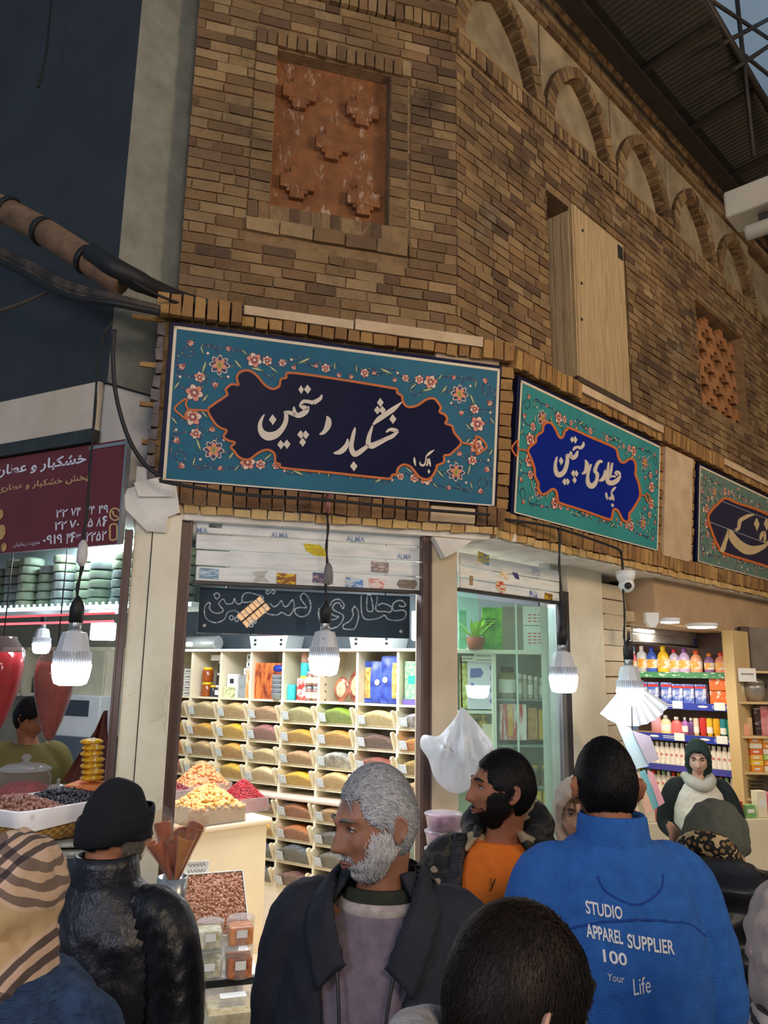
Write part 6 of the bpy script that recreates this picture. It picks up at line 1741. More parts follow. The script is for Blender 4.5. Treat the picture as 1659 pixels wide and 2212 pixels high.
# ------------------------------------------------------------------ shop on the right
RF=R.out(-.12)
p4=[RF.px(*p) for p in((1411,1250),(1659,1290),(1659,1382),(1411,1328))]
g=G(RF.M);zb_=min(p4[2][1],p4[3][1])+.03
g.box(p4[0][0],7,0,.3,zb_,ZP+.1);struct('trim_fascia',g,[two_tone('beige_fascia',(176,148,116),(196,168,134),3,.3,.7,.7,.1)])
ZC2=zb_+.0
g=G(R.M);g.box(rb1-.35,7.5,.3,5,ZC2+.02,ZC2+.1);struct('ceiling_right_shop',g,[mat('beige_ceiling',(190,170,142),.6)])
c0=R.px(1362,1250,-.5)[0]
g=G(R.M)
for k in range(3):g.box(c0,p4[0][0]+.1,.5,.52,zb_+.05+k*.17,zb_+.1+k*.17)
g.box(c0,p4[0][0]+.1,.52,.56,zb_,ZP+.1);struct('trim_dark_opening',g,[mat('void_dark',(40,46,52),.7,var=.3)])
RSH=two_tone('silver_slats',(170,168,164),(206,204,198),8,.3,.6,.35,.1,(.4,1,3),metal=.3)
SH3=shutter('silver rolled-up shutter lit by spotlights in the right shop',R,-.5,(1364,1640),[(1352,1372),(1370,1390),(1386,1412)],[('blue',sq(1499,1379,1511,1394,1),(70,80,170),(110,110,190)),('dark_grey',sq(1572,1388,1590,1402,2),(60,60,70),(110,110,120))],RSH)
for i,(px,py,w_) in enumerate(((1447,1341,38),(1516,1352,58),(1625,1373,66))):
 d=ray(px,py);p=CAM+d*((ZC2-CAMH)/d.z);r=w_/FL*p.y/2
 T_=thing('panel_light',('smallest round ceiling panel light, nearest the brick pier','middle round ceiling panel light over the right shop','right round ceiling panel light at the picture edge')[i],'ceiling light',Matrix.Translation(p),'round ceiling panel lights')
 g=G(Matrix.Translation(p));g.lathe([(0,0.02),(r*1.12,.02),(r*1.12,-.008),(r,-.01),(0,-.01)],n=28);make('rim',g,WHITE,T_)
 g=G(Matrix.Translation(p));g.lathe([(0,-.018),(r*.97,-.016),(r*.98,-.0105),(0,-.0105)],n=28);make('diffuser',g,emit('panel_glow','#fff8ee',34),T_)
q=at(1470,1510,7.6);RS=Frame((q.x,q.y,0),137)
rs=lambda px,py,o=0:RS.px(px,py,o)
zrow=[rs(1470,y)[1] for y in(1453,1519,1588,1655,1720,1790)]
sx0,sx1=rs(1345,1500)[0],rs(1572,1500)[0]
WOODP=two_tone('pale_wood',(206,176,120),(226,198,146),5,.3,.7,.5,0,(1,1,.2));BRBACK=mat('brown_back',(92,70,60),.5,var=.06)
T_=thing('product_shelf','tall product shelf with green and blue label strips in the right shop','shelf',RS.at(sx0,0))
g=G(RS.M);g.box(sx0,sx1,.28,.32,0.012,2.35);make('back_panel',g,BRBACK,T_)
EDGE=[two_tone('green_strip',(60,130,84),(190,214,190),14,.55,.62,.45,0,(1,1,3)),mat('blue_strip',(40,58,160),.4,var=.08),None,two_tone('purple_strip',(86,60,150),(60,70,160),5,.4,.6,.4),mat('cream_strip',(226,216,196),.5),None]
for i,z in enumerate(zrow):
 g=G(RS.M);g.box(sx0,sx1,-.0,.28,z-.02,z);make('shelf_board',g,WHITE if i>2 else WOODP,T_)
 em=EDGE[i] if i!=2 else EDGE[1]
 if em:
  hh=.058 if i in(1,2) else.05
  g=G(RS.M);g.box(sx0,sx1,-.012,-.002,z-hh,z+.005);k_=make('label_strip',g,em,T_)
  if i in(1,2):
   for a in(.28,.75):
    g=G(RS.M)
    xx_=sx0+(sx1-sx0)*a
    g.box(xx_+.12,xx_+.27,-.0135,-.012,z-.018,z-.012);g.box(xx_+.12,xx_+.27,-.0135,-.012,z-.034,z-.028);g.ell((xx_+.03,-.013,z-.024),(.05,.002,.011),n=12,m=6)
    make('strip_print',g,PAPERW,T_)
   for a in(.55,.93):
    g=G(RS.M);xx_=sx0+(sx1-sx0)*a;g.box(xx_-.05,xx_+.05,-.02,-.013,z-.05,z+.02)
    make('price_ticket',g,PAPERW,T_)
for x in(sx1,):
 g=G(RS.M);g.bbox(x,x+.1,-.04,.3,.012,2.35,.004);make('wood_post',g,WOODP,T_)
def rbottle(label,px,row,w_,h_,c,capc,style='jug',lab=None,group='cleaning bottles on the top shelf'):
 a,_=rs(px,1510);Y=RS.w(a,0).y;r=w_/FL*Y/2;h=h_/FL*Y
 M=RS.at(a,zrow[row]+.001,-.09);T=thing('bottle',label,'bottle',M,group)
 if style=='jug':prof=[(0,0),(r*.95,0),(r,h*.05),(r,h*.55),(r*.8,h*.7),(r*.38,h*.8),(r*.38,h*.84)]
 elif style=='tube':prof=[(0,0),(r*.8,0),(r*.85,h*.18),(r,h*.2),(r,h*.9),(r*.98,h*.98),(0,h)]
 else:prof=[(0,0),(r,0),(r,h*.7),(r*.5,h*.78),(r*.3,h*.84)]
 g=G(M);g.lathe(prof,n=16,sy=.6);make('bottle_body',g,c,T)
 if style!='tube':
  g=G(M);g.lathe([(r*.4,h*.82),(r*.42,h*.84),(r*.4,h*.97),(0,h)],n=12);make('cap',g,capc,T)
 if lab:
  g=G(M);g.lathe([(r*1.01,h*.16),(r*1.02,h*.18),(r*1.02,h*.48),(r*1.01,h*.5)],n=16,sy=.6,cap=False);make('front_label',g,lab,T)
 return T
def pm_(n_,c):return mat('pl_'+n_,c,.35,var=.08)
LBL=two_tone('bright_label',(240,170,70),(244,240,226),12,.45,.5,.4)
for i,(nm,px,w_,h_,c,cc,st_) in enumerate((('pink',1364,12,46,(226,120,140),(230,230,230),'slim'),('white',1381,22,56,(220,226,230),(240,240,240),'slim'),('blue',1403,24,54,(60,96,200),(40,70,180),'jug'),('yellow',1428,27,56,(236,190,40),(240,200,50),'jug'),('silvery',1452,24,50,(190,180,200),(180,40,60),'jug'),('lilac',1474,26,52,(190,170,210),(120,70,150),'jug'),('peach',1500,26,48,(240,170,130),(226,90,50),'jug'),('orange-topped violet',1528,22,42,(150,110,160),(236,140,50),'jug'),('coral',1554,26,44,(236,150,120),(220,80,50),'jug'))):
 rbottle(f'{nm} cleaning bottle with bright label on the green-edged top shelf',px,0,w_,h_,pm_('b'+str(i),c),pm_('c'+str(i),cc),st_,LBL)
BLB=two_tone('sponge_pack',(70,100,190),(196,206,226),10,.45,.55,.4);ORB=two_tone('orange_pack',(240,110,40),(250,236,220),9,.52,.58,.4)
for i,px in enumerate((1384,1408,1436,1460,1484,1510)):
 a,_=rs(px,1510);T_=carton(f'blue packet with red top on the upper blue-edged shelf, {CN[i]} from the left',RS,a-.05,a+.055,.03,zrow[1]+.001,zrow[1]+.19-.012*(i>2),BLB,.06,('red_top',(.0,1,.78,.9),REDP),group='blue packets on the shelf',name='packet',cat='packet')
for i in range(2):
 for j in range(2):
  a,_=rs(1541+i*20,1510);carton(f'orange and white box, {("lower", "upper")[j]} {("left", "right")[i]} of four at the end of the blue-edged shelf',RS,a-.045,a+.045,.03,zrow[1]+.001+j*.125,zrow[1]+.12+j*.125,ORB,.08,group='orange boxes on the shelf')
for i,(nm,px,w_,h_,c,st_) in enumerate((('pink pump',1405,22,50,(240,176,190),'slim'),('cream',1426,24,38,(236,216,170),'jug'),('rose red',1449,24,36,(226,110,110),'jug'),('violet',1467,14,36,(170,110,180),'slim'),('plum',1480,15,36,(110,70,130),'slim'),('cream and red',1491,12,36,(240,220,190),'tube'),('red',1506,15,38,(216,60,56),'tube'),('light yellow',1520,13,38,(240,206,60),'tube'),('deep yellow',1535,15,38,(240,180,40),'tube'),('teal',1549,13,38,(40,140,150),'tube'),('green',1563,14,38,(30,130,110),'tube'))):
 rbottle(f'{nm} shampoo bottle on the lower blue-edged shelf',px,2,w_,h_,pm_('s'+str(i),c),WHITE,st_,PAPERW if i%2 else None,'shampoo bottles on the shelf')
WB=None
for row,n_,nm in((3,20,'upper'),(4,20,'middle'),(5,20,'lowest')):
 for i in range(n_):
  a=sx0+.06+(sx1-sx0-.1)*i/(n_-1)
  M=RS.at(a,zrow[row]+.001,-.06)
  lb=f'slim white cosmetic bottle in the {nm} white row of the product shelf'
  if WB is None:
   WB=thing('cosmetic_bottle',lb,'bottle',M,f'{nm} row of slim white bottles')
   g=G(M);g.lathe([(0,0),(.026,0),(.027,.02),(.026,.15),(.02,.165),(.014,.17)],n=12,sy=.7);make('bottle_body',g,mat('cosmetic_white',(236,226,210),.4),WB)
   g=G(M);g.lathe([(.016,.165),(.017,.2),(0,.205)],n=10);make('cap',g,mat('cosmetic_cap',(236,236,230),.4),WB)
   g=G(M);g.box(-.012,.012,-.0205,-.0195,.08,.1);make('print_mark',g,mat('soft_red_print',(206,120,110),.5),WB)
  else:
   o=dup(WB,M,lb,f'{nm} row of slim white bottles')
   if row>3:
    for h in o.children:
     if h.name.startswith('cap'):h.material_slots[0].link='OBJECT';h.material_slots[0].material=(REDP,mat('gold_lid',(200,170,90),.35,.6),GREENP,WHITE)[i%4]
# wooden side shelves at the picture edge
QS=Frame(RS.w(sx1+.1,0),92)
qs=lambda px,py:QS.px(px,py)
qx1=2.2
qz=[qs(1620,y)[1] for y in(1449,1516,1590,1668,1725,1790)]
T_=thing('side_shelf','pale wooden side shelf at the right picture edge with pots and small boxes','shelf',QS.at(.3,0))
g=G(QS.M);g.box(0,qx1,.3,.33,.012,2.4);make('back_panel',g,mat('side_back',(120,110,98),.6,var=.2),T_)
for z in qz:
 g=G(QS.M);g.box(0,qx1,-.0,.3,z-.02,z);make('shelf_board',g,WOODP,T_)
g=G(QS.M);g.box(.02,.06,.26,.3,qz[0],2.4);g.box(.16,.24,.24,.3,qz[0],2.4);make('dark_bundle',g,mat('dark_brown_board',(80,56,44),.6),T_)
a,b=qs(1613,1458);carton('white price card hung on the side shelf',QS,a-.08,a+.08,-.012,b-.06,b+.06,PAPERW,.008,('print_line',(.15,.85,.5,.62),mat('grey_print',(150,140,140),.6)),name='price_card',cat='sign')
def pot(label,px,row,w_,h_,m_,name='pot'):
 a,_=qs(px,1510);Y=QS.w(a,0).y;r=w_/FL*Y/2;h=h_/FL*Y
 M=QS.at(a,qz[row]+.001,-.12);T=thing(name,label,name,M)
 g=G(M);g.lathe([(0,0),(r*.6,0),(r*.9,h*.25),(r,h*.55),(r*.94,h*.7)],n=22);make('pot_body',g,m_,T)
 g=G(M);g.lathe([(r*.98,h*.7),(r*.8,h*.86),(r*.2,h*.95),(r*.14,h),(0,h*1.02)],n=22);make('lid',g,m_,T)
 g=G(M);g.tube([(-r,0,h*.5),(-r*1.18,0,h*.6),(-r,0,h*.68)],.008,6);g.tube([(r,0,h*.5),(r*1.18,0,h*.6),(r,0,h*.68)],.008,6);make('handle',g,BLACK,T)
pot('cream enamel pot on the second board of the side shelf',1602,1,36,48,mat('enamel_cream',(214,206,180),.35))
pot('silver pot with dark lid stripes at the picture edge on the side shelf',1642,1,46,52,mat('pot_silver',(176,166,156),.3,.5,var=.3,scale=6))
for i,(px,w_,h_,m_,lb) in enumerate(((1602,20,58,KRAFT,'tall kraft box left on the third board of the side shelf'),(1622,18,36,WOODP,'pale wooden box in the middle of the third board'),(1644,12,56,two_tone('dark_stripe_pack',(60,36,40),(206,196,190),9,.5,.55,.5,0,(.2,.2,1)),'dark striped tall pack on the third board'),(1659,16,60,two_tone('pink_pack',(206,110,120),(236,180,180),8,.4,.6,.5),'pink tall pack at the picture edge on the third board'),(1610,18,24,two_tone('peach_pack',(236,150,120),(240,190,160),8,.4,.6,.5),'low peach box before the tall kraft box'))):
 a,_=qs(px,1510);Y=QS.w(a,0).y;k_=Y/FL
 carton(lb,QS,a-w_*k_/2,a+w_*k_/2,.1-.06*(i==4),qz[2]+.001,qz[2]+.001+h_*k_,m_,.09)
SB=None;cols=[pm_('sb'+str(i),c) for i,c in enumerate(((240,150,40),(246,206,60),(236,226,200),(230,110,50),(170,206,90),(196,180,226),(244,186,80)))]
for r_ in range(6):
 for c_ in range(7):
  M=QS.at(.14+c_*.112,qz[3]+.001+r_*.049,-.05)
  lb='small bright coloured carton in the pile on the fourth board of the side shelf'
  if SB is None:
   SB=thing('small_carton',lb,'box',M,'small bright cartons in a pile')
   g=G(M);g.bbox(-.053,.053,0,.1,0,.046,.003);make('carton_body',g,cols[0],SB)
   g=G(M);g.box(-.03,.02,-.0015,0,.014,.03);make('print_band',g,PAPERW,SB)
  else:
   o=dup(SB,M)
   for h in o.children:
    if h.name.startswith('carton_body'):h.material_slots[0].link='OBJECT';h.material_slots[0].material=cols[R_.randrange(7)]
for i in range(5):
 a,_=qs(1632,1700);M=QS.at(a,qz[4]+.001+i*.032,-.13)
 g=G(M);g.lathe([(0,0),(.09,0),(.125,.03),(.128,.032),(.12,.03),(.085,.005),(0,.005)],n=26)
 make('metal_bowl',g,mat('bowl_metal',(176,170,150),.3,.7),label=f'shallow metal bowl, {CN[i]} from the bottom of its stack on the side shelf',category='bowl',group='metal bowls on the side shelf')
for i,(px,row,w_,h_,m_,lb) in enumerate(((1640,5,60,16,two_tone('magenta_box',(200,40,100),(226,90,140),4,.4,.6,.5),'flat magenta box on the lowest board of the side shelf'),(1600,5,30,20,PAPERW,'low white box on the lowest board of the side shelf'))):
 a,_=qs(px,1510);Y=QS.w(a,0).y;k_=Y/FL
 carton(lb,QS,a-w_*k_/2,a+w_*k_/2,.02,qz[row]+.001,qz[row]+.001+h_*k_,m_,.15)
g=G(R.M);g.box(rb1-.3,8,4.3,4.4,0.012,2.7);struct('wall_right_shop_back',g,[mat('right_back',(150,140,124),.7)])
# shop counter before the shelves
cq=at(1500,1775,6.1)
CR=Frame((cq.x,cq.y,0),75)
T_=thing('sales_counter','cluttered pale sales counter before the woman in the right shop','counter',CR.at(0,0))
g=G(CR.M);g.bbox(-.45,.9,0,.4,.012,cq.z,.006);make('counter_body',g,CREAM,T_)
rr=random.Random(11)
cc=['#e8b04a','#d8d8d0','#c84a3c','#7ab06a','#f0e6c8','#e0809a','#5a8ac0','#f0a050','#d8c8a8']
for i in range(16):
 x=-.82+i*.11;h=rr.uniform(.08,.22)
 if i<4:continue
 nm=('amber','grey-white','red','green','cream','pink','blue','orange','sand')[i%9]
 carton(f'small {nm} pack standing on the sales counter, {"left half" if i < 10 else "right half"}',CR,x,x+.085,.05,cq.z+.001,cq.z+h,pm_('ct'+str(i%9),tuple(int(cc[i%9][k:k+2],16) for k in(1,3,5))),.07,('print_band',(.15,.85,.4,.7),PAPERW))
# fan of coloured papers and hanging sheets on the brick pier
FANW=[mat('fan_'+n_,c,.6,var=.03) for n_,c in(('white',(226,228,234)),('lilac',(206,204,224)),('pink',(230,206,212)),('aqua',(196,220,226)),('grey',(200,204,210)))]
fc=at(1358,1468,5.3)
T_=thing('paper_fan','fan of pale folded papers hanging on the whitewashed brick pier','paper fan',fc)
for k in range(18):
 an=math.radians(-132+k*5.6);L=.3
 g=G(Matrix.Translation(fc)@rotm('Y',-an-math.pi/2 if False else 0))
 d1=Vector((math.cos(an),0,math.sin(an)));d2=Vector((math.cos(an+.1),0,math.sin(an+.1)))
 o1=Vector((0,-.012*(k%2),0));b0_=.04
 g.add([d1*b0_+o1,d1*L+o1*3,d2*L+Vector((0,-.03+.03*(k%2),0)),d2*b0_,d1*b0_+o1+Vector((0,.004,0)),d1*L+o1*3+Vector((0,.004,0)),d2*L+Vector((0,-.026+.03*(k%2),0)),d2*b0_+Vector((0,.004,0))],[(0,1,2,3),(7,6,5,4),(0,4,5,1),(1,5,6,2),(2,6,7,3),(3,7,4,0)])
 make('fan_sheet',g,FANW[k%5 if k%3==0 else 0],T_)
for i,(a,b,c,d_,m_) in enumerate((((1330,1560),(1362,1572),(1402,1655),(1372,1662),FANW[3]),((1366,1578),(1404,1590),(1424,1640),(1400,1650),mat('mauve_sheet',(190,176,190),.6)),((1378,1668),(1394,1664),(1426,1740),(1408,1752),mat('aqua_sheet',(130,200,206),.5)),((1398,1664),(1410,1668),(1436,1734),(1424,1742),mat('pink_sheet',(236,170,180),.5)),((1366,1668),(1380,1668),(1412,1752),(1396,1760),mat('peach_sheet',(236,190,160),.5)))):
 P=[at(*p,5.25-.02*i) for p in(a,b,c,d_)]
 g=G();g.add(P+[p+Vector((0,.006,0)) for p in P],[(0,1,2,3),(7,6,5,4),(0,4,5,1),(1,5,6,2),(2,6,7,3),(3,7,4,0)])
 make('hanging_sheet',g,m_,M=Matrix.Translation(P[0]),label=('large aqua-white sheet hanging under the paper fan','mauve plastic sheet hanging beside the aqua-white one','turquoise strip hanging over the blue jacket','pink strip hanging right of the turquoise strip','peach strip hanging left of the turquoise strip')[i],category='sheet')
g=G();g.tube([at(1352,1466,5.32),at(1350,1440,5.34),at(1348,1420,5.35)],.004,6);g.tube([at(1366,1575,5.26),at(1364,1500,5.32),at(1356,1466,5.33)],.003,6)
make('hanging_string',g,WIRE,M=Matrix.Translation(at(1352,1466,5.32)),label='thin string carrying the paper fan and sheets on the brick pier',category='string')
# ------------------------------------------------------------------ people
def sstep(a,b,x):
 t=max(0.0,min(1.0,(x-a)/(b-a)));return t*t*(3-2*t)
def gs(x,z,x0,z0,sx,sz):return math.exp(-((x-x0)/sx)**2-((z-z0)/sz)**2)
def head_pt(d,P):
 """point of the skin for unit direction d (front is -y); metres, centre between the ears"""
 x,y,z=d
 hw,hd,hh=P.get('w',.076),P.get('d',.097),P.get('h',.118)
 p=Vector((x*hw,y*hd,z*hh))
 if z<0:
  k=-z
  p.x*=1-.34*k**1.6+.10*math.exp(-((k-.5)/.2)**2)
  p.y*=1-.22*k**1.5 if y>0 else 1-.05*k
  p.y-=.018*k**1.3
  if y>0:p.y-=.03*k**2
 if z>.2:p.y+=.006*sstep(.2,.9,z)
 if y<0:
  f=sstep(.05,.75,-y)
  X,Z=p.x,p.z
  a=P.get('age',0)
  o=0
  o+=.010*gs(X,Z,0,.030,.045,.012)*(1+.3*a)
  for s in(-1,1):
   o-=.013*gs(X,Z,s*.031,.008,.017,.013)*(1+.3*a)
   o+=.006*gs(X,Z,s*.030,.006,.011,.008)
   o+=.006*gs(X,Z,s*.046,-.022,.02,.018)*(1+.3*a)
   o-=.006*a*gs(X,Z,s*.042,-.058,.016,.02)
   o+=.009*gs(X,Z,s*.0135,-.034,.0085,.009)*P.get('nose',1)
  o+=.024*P.get('nose',1)*math.exp(-(X/.012)**2)*(.25+.75*sstep(.03,-.03,Z))*sstep(.045,.02,Z)*sstep(-.05,-.036,Z)
  o+=.006*gs(X,Z,0,-.030,.012,.01)*P.get('nose',1)
  o+=.008*gs(X,Z,0,-.060,.024,.007)+.008*gs(X,Z,0,-.074,.02,.007)-.006*gs(X,Z,0,-.067,.026,.0026)-.005*gs(X,Z,0,-.086,.02,.006)
  o+=.010*gs(X,Z,0,-.105,.022,.016)
  p.y-=o*f
 return p
def head_grid(g,P,T,off=None,n=56,m=48,mi=0):
 """whole head surface; off(d, p) gives extra outward distance along the direction"""
 rings=[]
 for i in range(m+1):
  th=math.pi*i/m;ring=[]
  for k in range(n):
   ph=2*math.pi*k/n
   d=(max(math.sin(th),1e-3)*math.cos(ph),max(math.sin(th),1e-3)*math.sin(ph),math.cos(th))
   p=head_pt(d,P)
   if off:
    o=off(d,p);v=Vector(d);p=p+v*o
   ring.append(T@p)
  rings.append(ring)
 g.loft(rings[::-1],mi,True)
def ear(g,T,s,k=1.0):
 R0=T@trm(s*.076,.012,-.004)@rotm('Z',s*-.35)@rotm('X',-.15)
 rings=[]
 pts=[(.0,.026),(.012,.024),(.019,.012),(.018,-.004),(.011,-.018),(.004,-.03),(-.004,-.03),(-.006,-.018),(-.008,0),(-.007,.016)]
 c=cr_spline(pts,3,True)
 loop=[R0@Vector((s*(.008+.006*(a>.008))*k,a*k,b*k)) for a,b in c]
 n=len(loop);r=.0042*k
 rg=[]
 for i,p in enumerate(loop):
  t=(loop[(i+1)%n]-loop[i-1]).normalized();a=(R0.to_3x3()@Vector((s,0,0))).normalized();b=t.cross(a)
  rg.append([p+(a*math.cos(q*math.pi/3)+b*math.sin(q*math.pi/3))*r for q in range(6)])
 g.loft(rg,0,False,loop=True)
 g.ell((0,0,0),(.0075*k,.014*k,.026*k),T=R0@trm(s*.004,.004,-.002),n=10,m=8)
def skin(name,c,rough=.55,fleck=.12):
 if name in _mc:return _mc[name]
 m=N(name)
 f=m.noise(22,6,.6);a=lin(c)
 col=m.ramp(f,[(.3,[x*(1-fleck*1.5) for x in a[:3]]+[1]),(.7,[min(1,a[0]*(1+fleck)),min(1,a[1]*(1+fleck*.8)),min(1,a[2]*(1+fleck*.7)),1])])
 b=m.bsdf(col,rough,0,m.bump(m.noise(160,3),.12,.004))
 b.inputs['Subsurface Weight'].default_value=.12;b.inputs['Subsurface Radius'].default_value=(.012,.004,.002)
 _mc[name]=m.m
 return m.m
def cloth(name,c,rough=.85,fold=.5,fscale=5.0,weave=0.0,c2=None,stretch=(1,1,.45),**k):
 if name in _mc:return _mc[name]
 m=N(name)
 v=m.mapping(m.co(),stretch)
 f=m.noise(fscale,4,.55,v)
 a=lin(c);b2=lin(c2) if c2 else[x*.86 for x in a[:3]]+[1]
 col=m.ramp(m.noise(30,5),[(.3,b2),(.7,a)])
 h=f
 if weave:
  w_=m.noise(weave,2);h=m.math('ADD',f,m.math('MULTIPLY',w_,.15))
 m.bsdf(col,rough,0,m.bump(h,fold,.05),**k)
 _mc[name]=m.m
 return m.m
def hairmat(name,c,c2,rough=.6):
 if name in _mc:return _mc[name]
 m=N(name)
 g_=m.n('NewGeometry')
 col=m.ramp(g_.outputs['Random Per Island'],[(0,lin(c)),(1,lin(c2))])
 f=m.noise(90,4,.7)
 col=m.mix(.35,col,m.ramp(f,[(.35,lin(c)),(.65,lin(c2))]))
 m.bsdf(col,rough,0,m.bump(m.noise(170,3,.6,m.mapping(m.co(),(1,1,.12))),.5,.003),Specular_IOR_Level=.18)
 _mc[name]=m.m
 return m.m
def remesh(o,vox,it=3,fac=.5):
 r=o.modifiers.new('union','REMESH');r.mode='VOXEL';r.voxel_size=vox;r.use_smooth_shade=True
 if it:
  s=o.modifiers.new('smooth','SMOOTH');s.iterations=it;s.factor=fac
def wrinkle(o,strength,size):
 t=bpy.data.textures.new('folds','CLOUDS');t.noise_scale=size;t.noise_depth=2
 d=o.modifiers.new('folds','DISPLACE');d.texture=t;d.strength=strength;d.mid_level=.5;d.texture_coords='LOCAL'
def ering(c,a,b,n=28,p=2.3,M=None,a0=0,a1=2*math.pi,fn=None):
 """superellipse ring at c: half-width a (x), half-depth b (y)"""
 o=[]
 full=abs(a1-a0-2*math.pi)<1e-6
 for k in range(n):
  t=a0+(a1-a0)*k/(n if full else n-1)
  x=a*math.copysign(abs(math.cos(t))**(2/p),math.cos(t));y=b*math.copysign(abs(math.sin(t))**(2/p),math.sin(t))
  q=Vector((c[0]+x,c[1]+y,c[2]))
  if fn:q=fn(q,t)
  o.append(M@q if M is not None else q)
 return o
def torso(g,prof,M=None,n=32,p=2.3,cap=True,fn=None):
 """prof: (z, half width, half depth, y centre[, x centre])"""
 g.loft([ering((q[4] if len(q)>4 else 0,q[3],q[0]),q[1],q[2],n,p,M,fn=fn) for q in prof],0,cap)
def shell(g,prof,M,a0,a1,th,n=40,p=2.3):
 """open-fronted garment shell with thickness"""
 outr=[ering((q[4] if len(q)>4 else 0,q[3],q[0]),q[1],q[2],n,p,M,a0(q[0]),a1(q[0])) for q in prof]
 inr=[ering((q[4] if len(q)>4 else 0,q[3],q[0]),q[1]-th,q[2]-th,n,p,M,a0(q[0]),a1(q[0])) for q in prof]
 rings=[o+i[::-1] for o,i in zip(outr,inr)]
 g.loft(rings,0,True)
def limb(g,pts,rs,k=5,n=14):
 P=cr_spline([(*p,r) for p,r in zip(pts,rs)],k)
 g.tube([q[:3] for q in P],[q[3] for q in P],n)
def hand(g,M,s=1,curl=.5,k=1.0):
 """right-hand style hand: palm along -z from the wrist, thumb on the s*x side, palm facing +y"""
 rings=[]
 for z,a,b in((.012,.024,.018),(-.01,.027,.018),(-.04,.036,.016),(-.075,.041,.014),(-.09,.039,.011)):
  rings.append([M@(Vector((a*math.cos(t),b*math.sin(t),z))*k) for t in[q*math.pi/7 for q in range(14)]])
 g.loft(rings,0,True)
 for i,(x,L) in enumerate(((.028,.072),(.0095,.08),(-.0095,.075),(-.027,.06))):
  c=curl*(1+.12*i);P=[Vector((s*x,0,-.08))];d=0
  for q,f in enumerate((.45,.32,.25)):
   d+=c*(.45,.8,.6)[q]
   P.append(P[-1]+Vector((s*x*.08,math.sin(d),-math.cos(d)))*L*f)
  limb(g,[M@(p*k) for p in P],[r*k for r in(.0098,.0092,.0082,.0065)],4,8)
 P=[Vector((s*.026,.004,-.02)),Vector((s*.05,.012,-.045)),Vector((s*.06,.022,-.07)),Vector((s*.058,.034,-.092))]
 limb(g,[M@(p*k) for p in P],[r*k for r in(.014,.012,.0105,.008)],4,8)
STD_SHOE=mat('shoe_dark',(36,32,30),.5)
def legs_shoes(T,M,h,trouser,stance=.1):
 g=G(M)
 torso(g,[(.78,.16,.115,.01),(.86,.175,.12,.01),(.96,.17,.115,0),(1.02,.165,.11,0)])
 for s in(-1,1):
  limb(g,[(s*.085,.01,.84),(s*.095,.005,.6),(s*.1,0,.48),(s*.1,.012,.25),(s*stance,.02,.075)],[.098,.088,.07,.066,.062],4,16)
 o=make('trousers',g,trouser,T);remesh(o,.018,3)
 for s in(-1,1):
  g=G(M)
  g.loft([[Vector((s*stance+a*math.cos(t),y0+0*t,max(.0,.035+b*math.sin(t)))) for t in[q*math.pi/6 for q in range(12)]] for y0,a,b in((.085,.02,.03),(.06,.038,.055),(0,.042,.06),(-.08,.045,.045),(-.14,.046,.036),(-.18,.03,.03))],0,True)
  make('shoe',g,STD_SHOE,T)
def person(label,px,py,Y,height,rz,head=(0,0,0),neck=(0,0),hx_=0,hz=0):
 """(px,py) the top of the head at distance Y. Returns thing, body matrix (scaled to 1.7 m units), head matrix"""
 top=at(px,py,Y)
 T=thing('person',label,'person',Matrix.Translation((top.x,top.y,0))@rotm('Z',rz))
 k=top.z/height if height else 1
 M=Matrix.Translation((top.x,top.y,0))@rotm('Z',rz)@Matrix.Scale(top.z/1.70,4)
 H=M@trm(hx_,-.02+neck[1],1.582+hz)@rotm('Z',head[2])@rotm('X',head[0])@rotm('Y',head[1])
 return T,M,H
def body(T,M,H,P,sk,arms=None,hands=(),vox=.0065,extra=None):
 g=G()
 head_grid(g,P,H)
 for s in(-1,1):ear(g,H,s,P.get('ear',1))
 # neck, trunk and limbs under the clothes
 nb=M@Vector((0,.012,1.40));nt=H@Vector((0,.018,-.055))
 md=(nb+nt)/2+(M.to_3x3()@Vector((0,.004,0)))
 sc_=M.to_scale()[0]
 limb(g,[M@Vector((0,.01,1.30)),nb,md,nt],[.085*sc_,.066*sc_,.056*sc_,.056*sc_],5,18)
 torso(g,[(.86,.14,.1,0),(1.0,.13,.095,0),(1.15,.135,.1,0),(1.3,.15,.1,0),(1.39,.12,.075,.005),(1.42,.06,.05,.01)],M)
 for s in(-1,1):limb(g,[M@Vector((s*.085,.01,.9)),M@Vector((s*.1,0,.48)),M@Vector((s*.1,.02,.08))],[.075*sc_,.05*sc_,.04*sc_],4,10)
 for pts in(arms or[]):
  sd_=1 if pts[0][0]>0 else-1
  limb(g,[M@Vector((sd_*.09,.01,1.31))]+[M@Vector(p) for p in pts[1:]],[r*sc_ for r in(.04,.036,.034,.028,.026)][:len(pts)],5,12)
 for hm,s,c,k in hands:hand(g,hm,s,c,k)
 if extra:extra(g)
 o=make('body',g,sk,T)
 remesh(o,vox,2,.45)
 return o
def arm_pts(s,sh=(.175,.01,1.37),el=(.235,.03,1.1),wr=(.235,-.05,.87)):
 m=Vector((s,1,1))
 f=lambda p:Vector((p[0]*s,p[1],p[2]))
 a,b,c=f(sh),f(el),f(wr)
 return[a,(a+b)/2+Vector((s*.01,0,0)),b,(b+c)/2,c]
def hand_at(M,s,wr,rx=.15,rz=0,k=1):
 return M@trm(wr[0]*s,wr[1],wr[2])@rotm('Z',rz)@rotm('X',rx)
